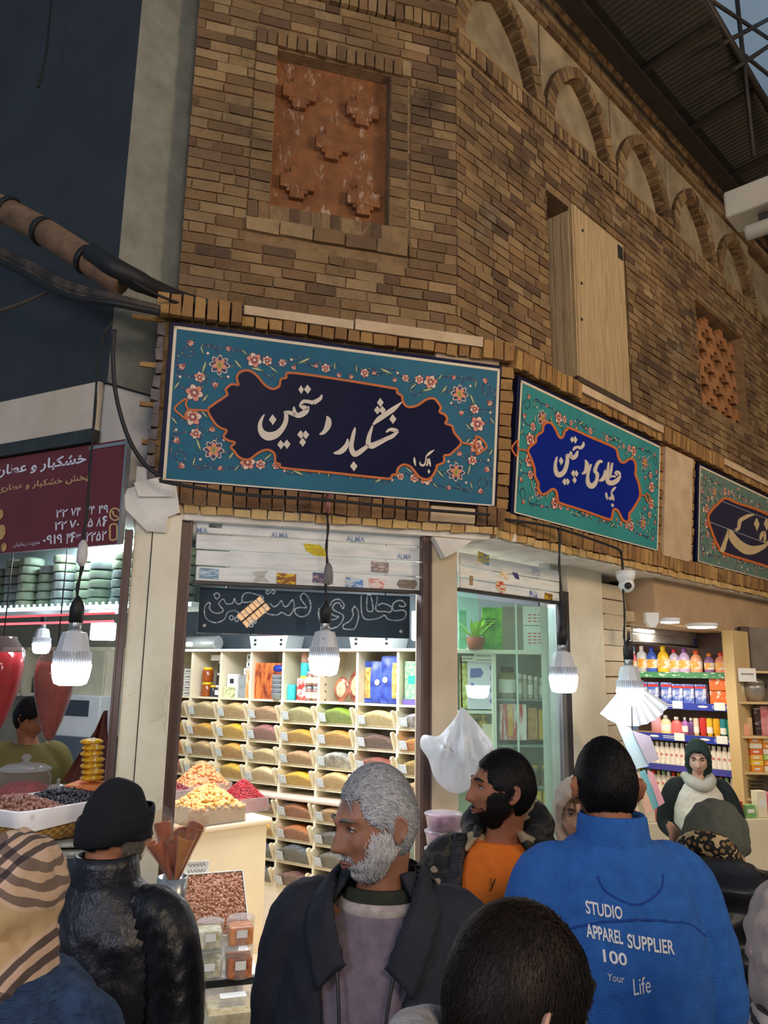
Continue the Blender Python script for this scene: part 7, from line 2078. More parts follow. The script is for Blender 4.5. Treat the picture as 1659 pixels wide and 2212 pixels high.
def sleeves(g,M,arms,rs=(.078,.07,.062,.056,.05)):
 sc_=M.to_scale()[0]
 for pts in arms:
  q=[Vector((pts[0].x*.5,pts[0].y,pts[0].z+.012))]+[Vector(p) for p in pts];q[1]=q[1]+Vector((-.012*(1 if pts[0].x>0 else-1),0,-.014))
  limb(g,[M@p for p in q],[r*sc_ for r in(rs[0]*.72,*rs)],5,16)
def face_parts(T,H,brow=BLACK,iris=(60,40,28),browc=(30,24,20),lid=None,lips=None,eyes=True):
 wht=mat('eye_white',(224,216,206),.3);ir=mat('iris',iris,.2)
 for s in(-1,1):
  c=Vector((s*.031,-.0805,.008))
  if eyes:
   g=G(H);g.ell(c,(.0115,.006,.0058),n=14,m=8);e=make('eye',g,wht,T)
   g=G(H);g.ell(c+Vector((0,-.0035,0)),(.0048,.0035,.0048),n=10,m=6);make('iris',g,ir,e) if False else make('iris',g,ir,T)
   g=G(H)
   pts=[(c.x-s*.013,c.y-.0025,c.z+.001),(c.x-s*.004,c.y-.0075,c.z+.0062),(c.x+s*.006,c.y-.006,c.z+.005),(c.x+s*.0135,c.y+.002,c.z+.0)]
   limb(g,pts,[.0016,.0024,.0024,.0014],4,6);make('eyelid',g,lid or mat('lid_dark',(60,40,32),.6),T)
  g=G(H);limb(g,[(s*.014,-.099,.029),(s*.026,-.0985,.034),(s*.04,-.091,.033),(s*.05,-.079,.027)],[.0032,.0042,.0036,.0015],4,6);make('eyebrow',g,mat('brow_%d'%browc[0],browc,.8),T)
 if lips:
  g=G(H)
  limb(g,[(-.021,-.0885,-.0675),(-.008,-.1005,-.063),(0,-.1015,-.0645),(.008,-.1005,-.063),(.021,-.0885,-.0675)],[.001,.0034,.003,.0034,.001],4,6)
  limb(g,[(-.019,-.089,-.0685),(0,-.1005,-.0735),(.019,-.089,-.0685)],[.001,.0042,.001],5,6)
  make('lips',g,lips,T)
def strands(g,P,H,mask,th,n,L,w=.0011,seed=1,lift=.004,flow=(0,.5,-.8),wav=.004):
 """thin hair blades lying on the hair cap"""
 rr=random.Random(seed);done=0;tries=0
 fl=Vector(flow)
 while done<n and tries<n*12:
  tries+=1
  z=rr.uniform(-1,1);a=rr.uniform(0,6.283);r_=math.sqrt(1-z*z)
  d=Vector((r_*math.cos(a),r_*math.sin(a),z))
  if rr.random()>mask(d,head_pt(d,P)):continue
  done+=1
  v=(fl+Vector((rr.gauss(0,.35),rr.gauss(0,.35),rr.gauss(0,.3))));v=(v-d*v.dot(d)).normalized()
  side=d.cross(v)
  pts=[]
  ll=L*rr.uniform(.5,1.2)
  for q in range(4):
   t=q/3
   dd=(d+v*(t*ll/.1)).normalized();p=head_pt(dd,P)+dd*(th*max(.15,mask(dd,head_pt(dd,P)))+lift*rr.uniform(.2,1)*(.4+t))+side*wav*math.sin(t*3+a)
   pts.append(p)
  b=len(g.v)
  vs=[]
  for q,p in enumerate(pts):
   ww=w*(1,.9,.7,.2)[q];vs+=[H@(p-side*ww),H@(p+side*ww)]
  g.add(vs,[(0,1,3,2),(2,3,5,4),(4,5,7,6)],0,True)
def hair(T,H,P,m_,mask,th,name='hair',n=1500,L=.03,seed=1,rough=.004,**k):
 g=G()
 def off(d,p):
  q=mask(d,p);nz=mnoise.noise(Vector(d)*9+Vector((seed,0,0)))
  return-.006*(1-q)+(th*(1+.18*nz)+rough*mnoise.noise(Vector(d)*26))*q if q>0 else-.01
 head_grid(g,P,H,off,72,60)
 if n:strands(g,P,H,mask,th,n,L,seed=seed,**k)
 return make(name,g,m_,T)
def cap_mask(front=.062,side=-.035,back=-.075,soft=.02):
 """scalp hair: hairline height on brow, before the ears and at the nape"""
 def f(d,p):
  d=Vector(d);y=d.y
  if y<-.2:line=front+(side-front)*sstep(.45,.95,abs(p.x)/.076)*.6
  elif y<.15:line=front+(side-front)*sstep(-.5,.1,y)
  else:line=side+(back-side)*sstep(.15,.6,y)
  if y<0 and abs(p.x)>.05 and p.z<.02:line=max(line,-.03+.25*max(0,-y-.35))
  return sstep(line-soft*.5,line+soft*.5,p.z)
 return f
SK1=skin('skin_tan',(178,122,92));SK2=skin('skin_old',(164,116,90),.5,.2);SK3=skin('skin_light',(212,164,138));SK4=skin('skin_brown',(168,110,78))
JEAN=cloth('dark_jeans',(40,46,62));BLKT=cloth('black_trousers',(30,30,34))
# ---- (1) old man in the dark jacket
PO={'age':1,'nose':1.15,'w':.073,'d':.094,'h':.124}
T_,M,H=person('elderly man with grey hair and short white beard in a dark open jacket, looking left',824,1658,1.97,1.7,math.radians(-12),(math.radians(10),0,math.radians(-50)),(0,-.02))
ar=[arm_pts(s,(.19,.01,1.37),(.245,.03,1.08),(.22,-.05,.84)) for s in(-1,1)]
body(T_,M,H,PO,SK2,ar,[(hand_at(M,-1,(.22,-.06,.83)),1,.5,1),(hand_at(M,1,(.22,-.06,.83)),-1,.5,1)],.0048)
face_parts(T_,H,browc=(120,112,104),lips=skin('lip_old',(140,84,72)))
GH=hairmat('grey_hair','#7d7f84','#d6d8da');WB_=hairmat('white_beard','#a8a6a8','#e8e6e6')
m0=cap_mask(.072,-.03,-.085)
hair(T_,H,PO,GH,m0,.008,n=4500,L=.045,seed=2,flow=(.25,.9,-.35),lift=.004)
def beardm(lo=-.058,up=.9):
 def f(d,p):
  if d[1]>.35:return 0
  side_=sstep(.62,1.0,abs(p.x)/.068)
  line=-.062+side_*.062*up
  q=sstep(line+.016,line-.016,p.z)
  q*=1-.9*gs(p.x,p.z,0,-.068,.021,.010)
  if d[1]>0:q*=sstep(.35,.1,d[1])*sstep(.04,.0,p.z)*sstep(-.1,-.06,p.z)
  return q
 return f
def moustm(d,p):return(gs(p.x,p.z,0,-.052,.026,.007)>.35)*1.0 if d[1]<-.3 else 0
bm0=beardm()
hair(T_,H,PO,WB_,lambda d,p:max(bm0(d,p)*.9,.55*moustm(d,p)),.004,'beard',2600,.014,5,.001,flow=(0,-.3,-1),lift=.003)
DKN=cloth('dark_navy_jacket',(30,34,46),.8,.55,4.0,c2=(24,27,37))
prof=[(.72,.235,.17,.0),(.85,.24,.172,.0),(1.0,.235,.165,.0),(1.15,.235,.16,.005),(1.27,.23,.15,.01),(1.355,.212,.132,.012),(1.405,.178,.112,.014),(1.44,.125,.095,.018),(1.475,.09,.084,.02)]
op=lambda z:math.radians(-90+(17 if z<1.2 else 17+24*sstep(1.2,1.46,z))+3)
g=G();shell(g,prof,M,lambda z:math.radians(-90+(12+26*sstep(1.15,1.46,z))),lambda z:math.radians(270-(20+16*sstep(1.15,1.46,z))),.02)
sleeves(g,M,ar,(.082,.078,.07,.064,.055))
o=make('jacket',g,DKN,T_);remesh(o,.008,3);wrinkle(o,.02,.09)
g=G()
for s,a in((1,1),(-1,1)):
 pts=[Vector((s*.05,-.125,1.30)),Vector((s*.085,-.1,1.39)),Vector((s*.1,-.03,1.455)),Vector((s*.08,.06,1.48)),Vector((0,.1,1.485))]
 P=cr_spline([tuple(p) for p in pts],5)
 g.loft([[M@(Vector(p)+Vector((s*dx,dy,dz))) for dx,dy,dz in((-.012,-.012,.006),(.01,-.024,.004),(.05,-.03,-.045),(.058,-.012,-.052),(.02,.0,-.01))] for p in P],0,True)
o=make('collar',g,DKN,T_);remesh(o,.006,2)
g=G()
for s in(1,-1):
 limb(g,[M@Vector(p) for p in((s*.045,-.172,.75),(s*.045,-.172,1.0),(s*.05,-.158,1.2),(s*.066,-.132,1.31))],[.004]*4,5,6)
make('zip_edge',g,STEEL_DK,T_)
SWT=cloth('mauve_grey_sweater',(128,116,128),.95,.25,9,160,c2=(106,96,106))
g=G();torso(g,[(.74,.2,.135,-.002),(1.0,.2,.13,-.005),(1.2,.195,.128,-.002),(1.31,.17,.112,.0),(1.37,.125,.09,.006),(1.40,.092,.082,.006)],M);make('sweater',g,SWT,T_)
g=G();g.loft([ering((0,.006,z),a,b,28,2.2,M) for z,a,b in((1.385,.1,.086),(1.395,.104,.09),(1.41,.09,.082),(1.412,.08,.074),(1.395,.08,.07))],0,False);make('sweater_neckband',g,mat('ivory_rib',(176,166,160),.95,var=.2,scale=80),T_)
g=G();g.loft([ering((0,.008,z),a,b,28,2.2,M) for z,a,b in((1.37,.098,.086),(1.41,.088,.08),(1.435,.08,.074),(1.438,.072,.066),(1.41,.07,.064))],0,False);make('undershirt',g,cloth('dark_green_knit',(40,46,34),.9,.3),T_)
legs_shoes(T_,M,1.7,BLKT)
# ---- (2) man in black beanie and quilted leather jacket
PB={'w':.077,'d':.098,'ear':.45}
T_,M,H=person('man seen from behind in a black beanie and black quilted leather jacket',248,1700,2.2,1.7,math.radians(168),(math.radians(4),0,math.radians(-30)))
ar=[arm_pts(s,(.185,.0,1.375),(.25,.03,1.09),(.235,-.05,.85)) for s in(-1,1)]
body(T_,M,H,PB,SK1,ar,[(hand_at(M,-1,(.235,-.06,.84)),1,.5,1),(hand_at(M,1,(.235,-.06,.84)),-1,.5,1)])
face_parts(T_,H)
hair(T_,H,PB,hairmat('salt_beard','#3a3632','#8a8680'),lambda d,p:.8*bm0(d,p),.004,'beard',900,.01,7,flow=(0,-.2,-1))
BEAN=cloth('black_knit_beanie',(20,23,30),.95,.25,6,120)
g=G()
def bo(d,p):
 z=p.z
 return.008+.016*sstep(.07,.13,z)+.004*mnoise.noise(Vector(d)*3) if z>-.02-.03*max(0,d[1]) else-.012
head_grid(g,PB,H,bo,48,40)
make('beanie_crown',g,BEAN,T_)
g=G()
rings=[]
for dz,o_ in((-.062,.002),(-.06,.009),(-.03,.0125),(.0,.0115),(.012,.008),(.01,.003)):
 ring=[]
 for k_ in range(40):
  t=2*math.pi*k_/40
  tilt=.022*math.sin(t)*-1
  ring.append(H@Vector(((.076+o_)*math.cos(t),.002+(.099+o_)*math.sin(t),.028+dz*.95+tilt+.012)))
 rings.append(ring)
g.loft(rings,0,False);make('beanie_cuff',g,BEAN,T_)
LEA=N('black_leather')
LEA.bsdf(LEA.ramp(LEA.noise(8,5),[(.3,lin('#0e0f14')),(.7,lin('#1b1d25'))]),LEA.ramp(LEA.noise(12,4),[(.3,(.28,)*3+(1,)),(.7,(.45,)*3+(1,))]),0,LEA.bump(LEA.noise(16,6,.6,LEA.mapping(LEA.co(),(1,1,.6))),.5,.02));LEA=LEA.m
g=G();torso(g,[(.84,.205,.15,.0),(.92,.215,.158,.0),(1.08,.22,.16,0),(1.22,.222,.155,.0),(1.33,.21,.138,.003),(1.39,.185,.118,.006),(1.43,.135,.1,.01),(1.465,.09,.086,.012)],M)
sleeves(g,M,ar,(.08,.076,.066,.06,.05))
o=make('leather_jacket',g,LEA,T_);remesh(o,.009,3);wrinkle(o,.009,.06)
g=G();g.loft([ering((0,.012,z),a,b,28,2.2,M) for z,a,b in((1.43,.098,.094),(1.5,.086,.086),(1.525,.082,.082),(1.527,.074,.074),(1.45,.078,.074))],0,False);make('jacket_collar',g,LEA,T_)
# quilted shoulder panels: diamond seams in relief
g=G()
sc_=M.to_scale()[0]
for s in(-1,1):
 A,B_=Vector((s*.1,.0,1.425)),Vector((s*.268,.02,1.1))
 pth=cr_spline([(s*.11,.004,1.41),(s*.17,.004,1.385),(s*.222,.01,1.32),(s*.24,.018,1.22),(s*.258,.028,1.1)],8)
 rad=[.07+.024*sstep(0,8,i) for i in range(len(pth))]
 nt=len(pth);na=15
 def spt(i,j):
  i=max(0,min(nt-1,i));p=Vector(pth[i]);q=Vector(pth[min(i+1,nt-1)])-Vector(pth[max(i-1,0)])
  t=q.normalized();a=Vector((0,1,0));a=(a-t*a.dot(t)).normalized();b=t.cross(a)*(-s)
  an=-.5+j/na*3.3
  r=rad[i]*.93
  return p+(a*math.cos(an-.9)+b*math.sin(an-.9)*(1 if True else 1))*r
 vs=[];fs=[]
 for i in range(nt):
  for j in range(na+1):
   p=spt(i,j);c=Vector(pth[i]);d=(p-c).normalized()
   f=abs(math.sin((i+j)*math.pi/4))*abs(math.sin((i-j)*math.pi/4))
   vs.append(M@(p+d*((.004+.012*f**.7)*min(1,j/4,(na-j)/4)-.014*(1-min(1,j/4,(na-j)/4)))))
 for i in range(nt-1):
  for j in range(na):fs.append((i*(na+1)+j,i*(na+1)+j+1,(i+1)*(na+1)+j+1,(i+1)*(na+1)+j))
 g.add(vs,fs,0,True)
make('quilted_panel',g,LEA,T_)
legs_shoes(T_,M,1.7,JEAN)
# ---- (3) man in blue fleece
PBl={'w':.074,'d':.097}
T_,M,H=person('young man seen from behind in a bright blue fleece jacket with white lettering',1311,1598,2.2,1.7,math.radians(186),(math.radians(3),0,math.radians(-8)))
ar=[arm_pts(s,(.185,.0,1.375),(.25,.03,1.08),(.24,-.06,.84)) for s in(-1,1)]
body(T_,M,H,PBl,SK4,ar,[(hand_at(M,-1,(.24,-.07,.83)),1,.5,1),(hand_at(M,1,(.24,-.07,.83)),-1,.5,1)])
face_parts(T_,H)
BH_=hairmat('black_hair','#0a0a0c','#1c1a1c',.5)
hair(T_,H,PBl,BH_,cap_mask(.06,-.03,-.078,.035),.006,n=4500,L=.016,seed=9,flow=(0,.4,-.9),lift=.003)
hair(T_,H,PBl,hairmat('faded_hair','#2a2220','#4a3a32',.6),cap_mask(.03,-.045,-.1,.03),.0022,'shaved_nape',0,.02,3)
BLU=cloth('blue_fleece',(42,104,184),.95,.45,4.5,200,c2=(34,90,166))
bprof=[(.78,.215,.16,.0),(.9,.225,.165,.0),(1.05,.228,.165,0),(1.2,.23,.158,.0),(1.32,.218,.14,.003),(1.385,.195,.122,.005),(1.43,.145,.104,.01),(1.46,.1,.09,.012)]
g=G();torso(g,bprof,M);sleeves(g,M,ar,(.08,.078,.07,.064,.056))
bj=make('fleece_jacket',g,BLU,T_);remesh(bj,.009,4);wrinkle(bj,.016,.11)
g=G();g.loft([ering((0,.012,z),a,b,32,2.2,M) for z,a,b in((1.43,.1,.096),(1.47,.09,.088),(1.512,.085,.083),(1.52,.079,.077),(1.508,.074,.072),(1.44,.076,.072))],0,False);make('stand_collar',g,BLU,T_)
g=G()
for pts in(((-.08,.1,1.39),(-.065,.125,1.36),(0,.14,1.335),(.065,.125,1.36),(.08,.1,1.39)),((-.2,.1,1.25),(-.14,.14,1.29),(0,.166,1.305),(.14,.14,1.29),(.2,.1,1.25))):
 P=cr_spline(pts,8)
 g.tube([M@(Vector(p)) for p in P],.0026,6)
o=make('seam',g,cloth('blue_seam',(18,66,150),.9,.1),T_)
sw=o.modifiers.new('fit','SHRINKWRAP');sw.target=bj;sw.wrap_method='NEAREST_SURFACEPOINT';sw.offset=.0005;sw.wrap_mode='ABOVE_SURFACE'
LTW=mat('print_white',(226,228,232),.7,var=.05)
def backtext(body_,x0,x1,z0,z1,sl=0,bold=.02):
 """lettering printed on the back: in body coordinates the viewer's right is -x"""
 vs,fs,a,b,c,d=text_geo(body_,bold)
 g=G(M)
 q=[]
 for v in vs:
  u=x0+(v.x-a)/(b-a)*(x1-x0);zz=z0+(v.y-c)/(d-c)*(z1-z0)+sl*(u-x0)
  q.append(Vector((-u,.19,zz)))
 g.add(q,fs,0)
 o=make('lettering',g,LTW,T_)
 w=o.modifiers.new('fit','SHRINKWRAP');w.target=bj;w.wrap_method='PROJECT';w.use_project_x=False;w.use_project_y=True;w.use_project_z=False
 w.use_negative_direction=True;w.use_positive_direction=False;w.offset=.003
TZ=.13
for b_,x0,x1,z0,z1,sl,bo_ in(('STUDIO',-.118,-.036,1.184,1.212,-.12,.02),('APPAREL',-.122,-.04,1.136,1.164,-.16,.02),('SUPPLIER',-.03,.086,1.116,1.146,-.16,.02),('100',-.09,-.036,1.088,1.114,-.15,.02),('Your',-.084,-.046,1.05,1.066,-.12,.0),('Life',-.026,.016,1.02,1.054,.12,.0)):
 backtext(b_,x0,x1,z0+TZ,z1+TZ,sl,bo_)
legs_shoes(T_,M,1.7,BLKT)
# ---- (4) man in orange shirt and camouflage jacket
PC={'w':.077,'d':.1,'nose':1.05}
T_,M,H=person('bearded man in an orange shirt and dark camouflage jacket looking left',1082,1622,2.65,1.7,math.radians(-20),(math.radians(-2),0,math.radians(-62)),hx_=.01)
ar=[arm_pts(-1,(.185,.01,1.35),(.25,.04,1.08),(.2,-.08,.88)),arm_pts(1,(.185,.01,1.35),(.25,.04,1.08),(.22,-.06,.86))]
body(T_,M,H,PC,SK4,ar,[(hand_at(M,-1,(.2,-.09,.87)),1,.5,1),(hand_at(M,1,(.22,-.07,.85)),-1,.5,1)],.0055)
face_parts(T_,H,browc=(24,20,18),lips=skin('lip_brown',(150,92,80)))
hair(T_,H,PC,BH_,cap_mask(.066,-.035,-.08,.025),.008,n=3500,L=.03,seed=12,flow=(.1,.9,-.3),lift=.004)
bm1=beardm(up=1.0)
hair(T_,H,PC,hairmat('black_beard','#0d0b0b','#241e1c',.6),lambda d,p:max(bm1(d,p),.6*moustm(d,p)),.004,'beard',1600,.01,8,.001,flow=(0,-.2,-1),lift=.003)
ORG=cloth('orange_shirt',(240,128,34),.85,.35,5,c2=(226,112,26))
g=G();torso(g,[(.8,.195,.14,-.005),(1.0,.2,.142,-.008),(1.2,.198,.138,-.005),(1.32,.175,.115,.0),(1.38,.13,.092,.004),(1.42,.08,.074,.008)],M);o=make('shirt',g,ORG,T_)
CAMO=N('camouflage')
v=CAMO.mapping(CAMO.co(),(1,1,1.6));f=CAMO.noise(9,2,.5,v);f2=CAMO.noise(7,2,.5,CAMO.mapping(CAMO.co(),(1.2,1,1.4),(1,2,3)))
col=CAMO.ramp(f,[(.47,lin('#17191c')),(.5,lin('#3c372c')),(.56,lin('#3c372c')),(.565,lin('#17191c'))],'CONSTANT')
mk=CAMO.ramp(f2,[(.0,(0,0,0,1)),(.55,(1,1,1,1)),(.66,(0,0,0,1))],'CONSTANT')
col=CAMO.mix(mk,col,lin('#a8977a'))
CAMO.bsdf(col,.7,0,CAMO.bump(CAMO.noise(6,4),.4,.04));CAMO=CAMO.m
BLKQ=cloth('black_quilt',(26,28,32),.6,.8,9,stretch=(.6,.6,2))
prof=[(.74,.24,.178,.0),(.9,.248,.18,.0),(1.1,.248,.176,.0),(1.25,.24,.165,.008),(1.34,.21,.14,.012),(1.39,.165,.115,.016),(1.43,.115,.1,.022),(1.46,.095,.094,.026)]
g=G();shell(g,prof,M,lambda z:math.radians(-90+26+16*sstep(1.2,1.46,z)),lambda z:math.radians(270-34-8*sstep(1.2,1.46,z)),.03)
sleeves(g,M,ar,(.092,.088,.078,.07,.058))
o=make('camouflage_jacket',g,CAMO,T_);remesh(o,.009,3);wrinkle(o,.025,.09)
g=G()
for s in(1,-1):
 P=cr_spline([(s*.1,-.165,.78),(s*.105,-.165,1.0),(s*.11,-.15,1.2),(s*.122,-.115,1.33),(s*.125,-.03,1.44)],6)
 g.loft([[M@(Vector(p)+Vector((s*dx,dy,0))) for dx,dy in((-.02,.012),(-.018,-.012),(.02,-.018),(.03,.0))] for p in P],0,True)
o=make('black_lining',g,BLKQ,T_);remesh(o,.008,2)
# hood lying on the back, rolled round the neck
g=G()
P=[(.105*math.cos(a)*(1+.15*max(0,math.sin(a))),.03+.115*math.sin(a)+.02,1.44+.05*math.sin(a)) for a in[math.radians(-40+260*i/16) for i in range(17)]]
limb(g,[M@Vector(p) for p in P],[.03+.032*math.sin(math.pi*i/16) for i in range(17)],2,14)
torso(g,[(1.2,.05,.04,.17),(1.26,.12,.07,.165),(1.36,.15,.09,.15),(1.45,.14,.085,.13),(1.5,.1,.06,.12)],M)
o=make('hood',g,CAMO,T_);remesh(o,.009,3);wrinkle(o,.025,.06)
g=G();g.tube([M@Vector((-.012,-.128,1.335)),M@Vector((-.008,-.135,1.315)),M@Vector((.004,-.13,1.335)),M@Vector((-.01,-.142,1.30))],.0018,5);make('loose_thread',g,BLACK,T_)
legs_shoes(T_,M,1.7,JEAN)
# ---- (5) youngster in the foreground
PK={'w':.075,'d':.093,'h':.116,'nose':.8,'ear':1.1}
T_,M,H=person('dark-haired youngster seen from behind in the near foreground with pale grey hood',1102,1972,1.09,1.6,math.radians(142),(math.radians(6),0,math.radians(-28)))
ar=[arm_pts(-1),arm_pts(1)]
body(T_,M,H,PK,SK3,ar,[(hand_at(M,-1,(.235,-.06,.86)),1,.5,.95),(hand_at(M,1,(.235,-.06,.86)),-1,.5,.95)],.0055)
face_parts(T_,H)
DBH=hairmat('dark_brown_hair','#0e0b0a','#2a201b',.42)
hair(T_,H,PK,DBH,cap_mask(.05,-.04,-.085,.02),.013,n=9000,L=.055,seed=21,flow=(.15,.55,-.85),lift=.004,rough=.002)
GRH=cloth('pale_grey_hoodie',(176,172,172),.95,.5,7,140)
g=G();torso(g,[(.86,.2,.14,0),(1.1,.2,.14,0),(1.28,.2,.135,0),(1.36,.165,.108,.004),(1.405,.11,.09,.01),(1.43,.085,.08,.012)],M);sleeves(g,M,ar,(.07,.066,.06,.054,.048))
o=make('hoodie',g,GRH,T_);remesh(o,.01,3);wrinkle(o,.015,.08)
g=G()
P=[(.118*math.cos(a),.02+.115*math.sin(a),1.465+.05*max(0,math.sin(a))+.06*max(0,math.cos(a))) for a in[math.radians(-60+300*i/18) for i in range(19)]]
limb(g,[M@Vector(p) for p in P],[.018+.026*math.sin(math.pi*i/18) for i in range(19)],2,12)
torso(g,[(1.22,.05,.03,.15),(1.28,.11,.05,.15),(1.38,.12,.06,.14),(1.46,.1,.05,.125)],M)
o=make('hood',g,GRH,T_);remesh(o,.008,3);wrinkle(o,.012,.05)
legs_shoes(T_,M,1.6,JEAN)
# ---- headscarves
def scarf_cap(T,H,P,m_,th,name='headscarf',face=(.066,.062,-.02),drape=.05,seed=0,tail=True,back=.0):
 """cloth over the head with a face opening: face=(half width, top, bottom drop)"""
 g=G()
 def off(d,p):
  o_=th+.010*mnoise.noise(Vector(d)*4+Vector((seed,0,0)))
  o_+=.02*max(0,d[1])*(1 if back==0 else back)+drape*sstep(-.1,-.9,d[2])*(.4 if d[1]<0 else 1)
  if d[1]<-.1:
   inside=1-sstep(.85,1.12,math.hypot(p.x/face[0],(p.z-(face[1]-.095))/.095))
   o_=o_*(1-inside)-.03*inside
  return o_
 head_grid(g,P,H,off,64,52)
 return make(name,g,m_,T)
# ---- (6) woman in the grey-green hood with leopard scarf
PW={'w':.072,'d':.094,'h':.114,'nose':.85}
T_,M,H=person('woman with bowed head in a grey-green hood and black puffer jacket raising her hand',1534,1704,2.6,1.55,math.radians(150),(math.radians(24),math.radians(-6),math.radians(-18)),(0,-.05),hz=-.07)
ar=[arm_pts(-1),[Vector((.175,.01,1.36)),Vector((.22,-.04,1.26)),Vector((.245,-.11,1.18)),Vector((.2,-.12,1.3)),Vector((.15,-.1,1.41))]]
hm=M@trm(.15,-.1,1.41)@rotm('Z',math.radians(70))@rotm('X',math.radians(172))
body(T_,M,H,PW,SK3,ar,[(hand_at(M,-1,(.235,-.06,.86)),1,.5,.95),(hm,1,.35,1.0)])
face_parts(T_,H,lips=skin('lip_rose',(176,96,92)))
GGR=cloth('grey_green_hood',(92,94,82),.9,.6,4,120,c2=(80,82,72))
scarf_cap(T_,H,PW,GGR,.028,'hood',drape=.02,seed=3)
LEO=N('leopard')
vo=LEO.n('TexVoronoi',i_Scale=42.0);LEO.link(LEO.co(),vo.inputs['Vector'])
LEO.bsdf(LEO.ramp(vo.outputs['Distance'],[(.0,lin('#8a6a3c')),(.28,lin('#8a6a3c')),(.32,lin('#15110e')),(.56,lin('#15110e')),(.6,lin('#c2a676'))],'CONSTANT'),.8);LEO=LEO.m
g=G()
limb(g,[H@Vector(p) for p in((-.1,.03,-.055),(-.075,.105,-.03),(-.01,.13,-.035),(.05,.1,-.06),(.07,.02,-.09))],[.028,.04,.038,.034,.025],4,14)
o=make('leopard_scarf',g,LEO,T_);remesh(o,.008,3)
PUF=N('black_puffer')
wv=PUF.n('TexWave',i_Scale=3.2,i_Distortion=1.2);wv.bands_direction='Z';PUF.link(PUF.co(),wv.inputs['Vector'])
PUF.bsdf(PUF.ramp(PUF.noise(8),[(.3,lin('#15171b')),(.7,lin('#22252b'))]),.45,0,PUF.bump(wv.outputs['Fac'],.8,.05));PUF=PUF.m
g=G();torso(g,[(.78,.24,.18,0),(.95,.245,.185,0),(1.15,.245,.185,.0),(1.27,.24,.17,.005),(1.37,.215,.145,.01),(1.43,.165,.125,.015),(1.47,.125,.115,.02)],M);sleeves(g,M,ar,(.098,.095,.082,.07,.05))
o=make('puffer_jacket',g,PUF,T_);remesh(o,.01,3);wrinkle(o,.03,.07)
g=G();torso(g,[(1.3,.06,.04,.17),(1.36,.14,.075,.15),(1.43,.165,.09,.125),(1.48,.14,.08,.11),(1.5,.1,.05,.1)],M);o=make('jacket_hood',g,PUF,T_);remesh(o,.01,3)
legs_shoes(T_,M,1.55,BLKT)
# ---- (7) woman in plaid headscarf at the left edge
T_,M,H=person('woman seen from behind at the left edge in a beige plaid headscarf and blue coat',36,1820,1.62,1.5,math.radians(172),(math.radians(6),0,math.radians(-6)))
ar=[arm_pts(-1),arm_pts(1)]
body(T_,M,H,PW,SK3,ar,[(hand_at(M,-1,(.235,-.06,.86)),1,.5,.95),(hand_at(M,1,(.235,-.06,.86)),-1,.5,.95)])
face_parts(T_,H)
PLD=N('plaid')
sx_=PLD.n('SeparateXYZ');PLD.link(PLD.mapping(PLD.co(),(1,1,1),(0,math.radians(32),0)),sx_.inputs[0])
def stripes(sock,sc,wid):
 f=PLD.math('FRACT',PLD.math('MULTIPLY',sock,sc));return f
base_c=PLD.ramp(PLD.noise(5),[(.3,lin('#b8986a')),(.7,lin('#cbb088'))])
def band(sock,ph):
 f=PLD.math('FRACT',PLD.math('ADD',PLD.math('MULTIPLY',sock,6.2),ph))
 return PLD.ramp(f,[(0,(0,0,0,1)),(.1,(1,1,1,1)),(.17,(0,0,0,1)),(.24,(1,1,1,1)),(.31,(0,0,0,1)),(.38,(1,1,1,1)),(.45,(0,0,0,1))],'CONSTANT')
def wide(sock,ph):
 f=PLD.math('FRACT',PLD.math('ADD',PLD.math('MULTIPLY',sock,6.2),ph));return PLD.ramp(f,[(0,(0,0,0,1)),(.06,(1,1,1,1)),(.5,(0,0,0,1))],'CONSTANT')
c_=PLD.mix(PLD.math('MULTIPLY',wide(sx_.outputs['X'],.2),.55),base_c,lin('#d8b8a8'))
c_=PLD.mix(PLD.math('MULTIPLY',wide(sx_.outputs['Z'],.0),.45),c_,lin('#d8b8a8'))
c_=PLD.mix(PLD.math('MULTIPLY',band(sx_.outputs['X'],.2),.85),c_,lin('#26222c'))
c_=PLD.mix(PLD.math('MULTIPLY',band(sx_.outputs['Z'],.0),.7),c_,lin('#2a2630'))
PLD.bsdf(c_,.95,0,PLD.bump(PLD.noise(6,4),.5,.03));PLD=PLD.m
scarf_cap(T_,H,PW,PLD,.024,drape=.03,seed=6)
g=G()
torso(g,[(1.41,.1,.1,.03),(1.45,.115,.12,.03),(1.5,.105,.12,.02),(1.54,.09,.11,.01)],M)
o=make('scarf_drape',g,PLD,T_);remesh(o,.01,3);wrinkle(o,.025,.06)
g=G();g.loft([[M@Vector((x+.0,y,z)) for x,y in((-.0,.19),(.15,.185),(.15,.205),(0,.21))] for z in(.9,1.1,1.25,1.36)],0,True)
TAIL=N('scarf_tail')
sz_=TAIL.n('SeparateXYZ');TAIL.link(TAIL.co(),sz_.inputs[0])
TAIL.bsdf(TAIL.ramp(TAIL.math('FRACT',TAIL.math('MULTIPLY',sz_.outputs['Z'],3.4)),[(0,lin('#b98f5e')),(.55,lin('#c39a68')),(.62,lin('#a8383a')),(.66,lin('#c9a478')),(.86,lin('#c9a478'))],'CONSTANT'),.95);TAIL=TAIL.m
make('scarf_tail',g,TAIL,T_)
BLC=cloth('blue_boucle',(48,74,108),.95,.9,14,60,c2=(28,46,76),stretch=(.4,.4,2.2))
g=G();torso(g,[(.7,.25,.18,0),(.95,.24,.175,0),(1.2,.235,.165,0),(1.34,.23,.155,.003),(1.42,.19,.135,.006),(1.47,.135,.115,.01)],M);sleeves(g,M,ar,(.092,.088,.08,.07,.06))
o=make('blue_coat',g,BLC,T_);remesh(o,.01,3);wrinkle(o,.015,.04)
legs_shoes(T_,M,1.5,BLKT)
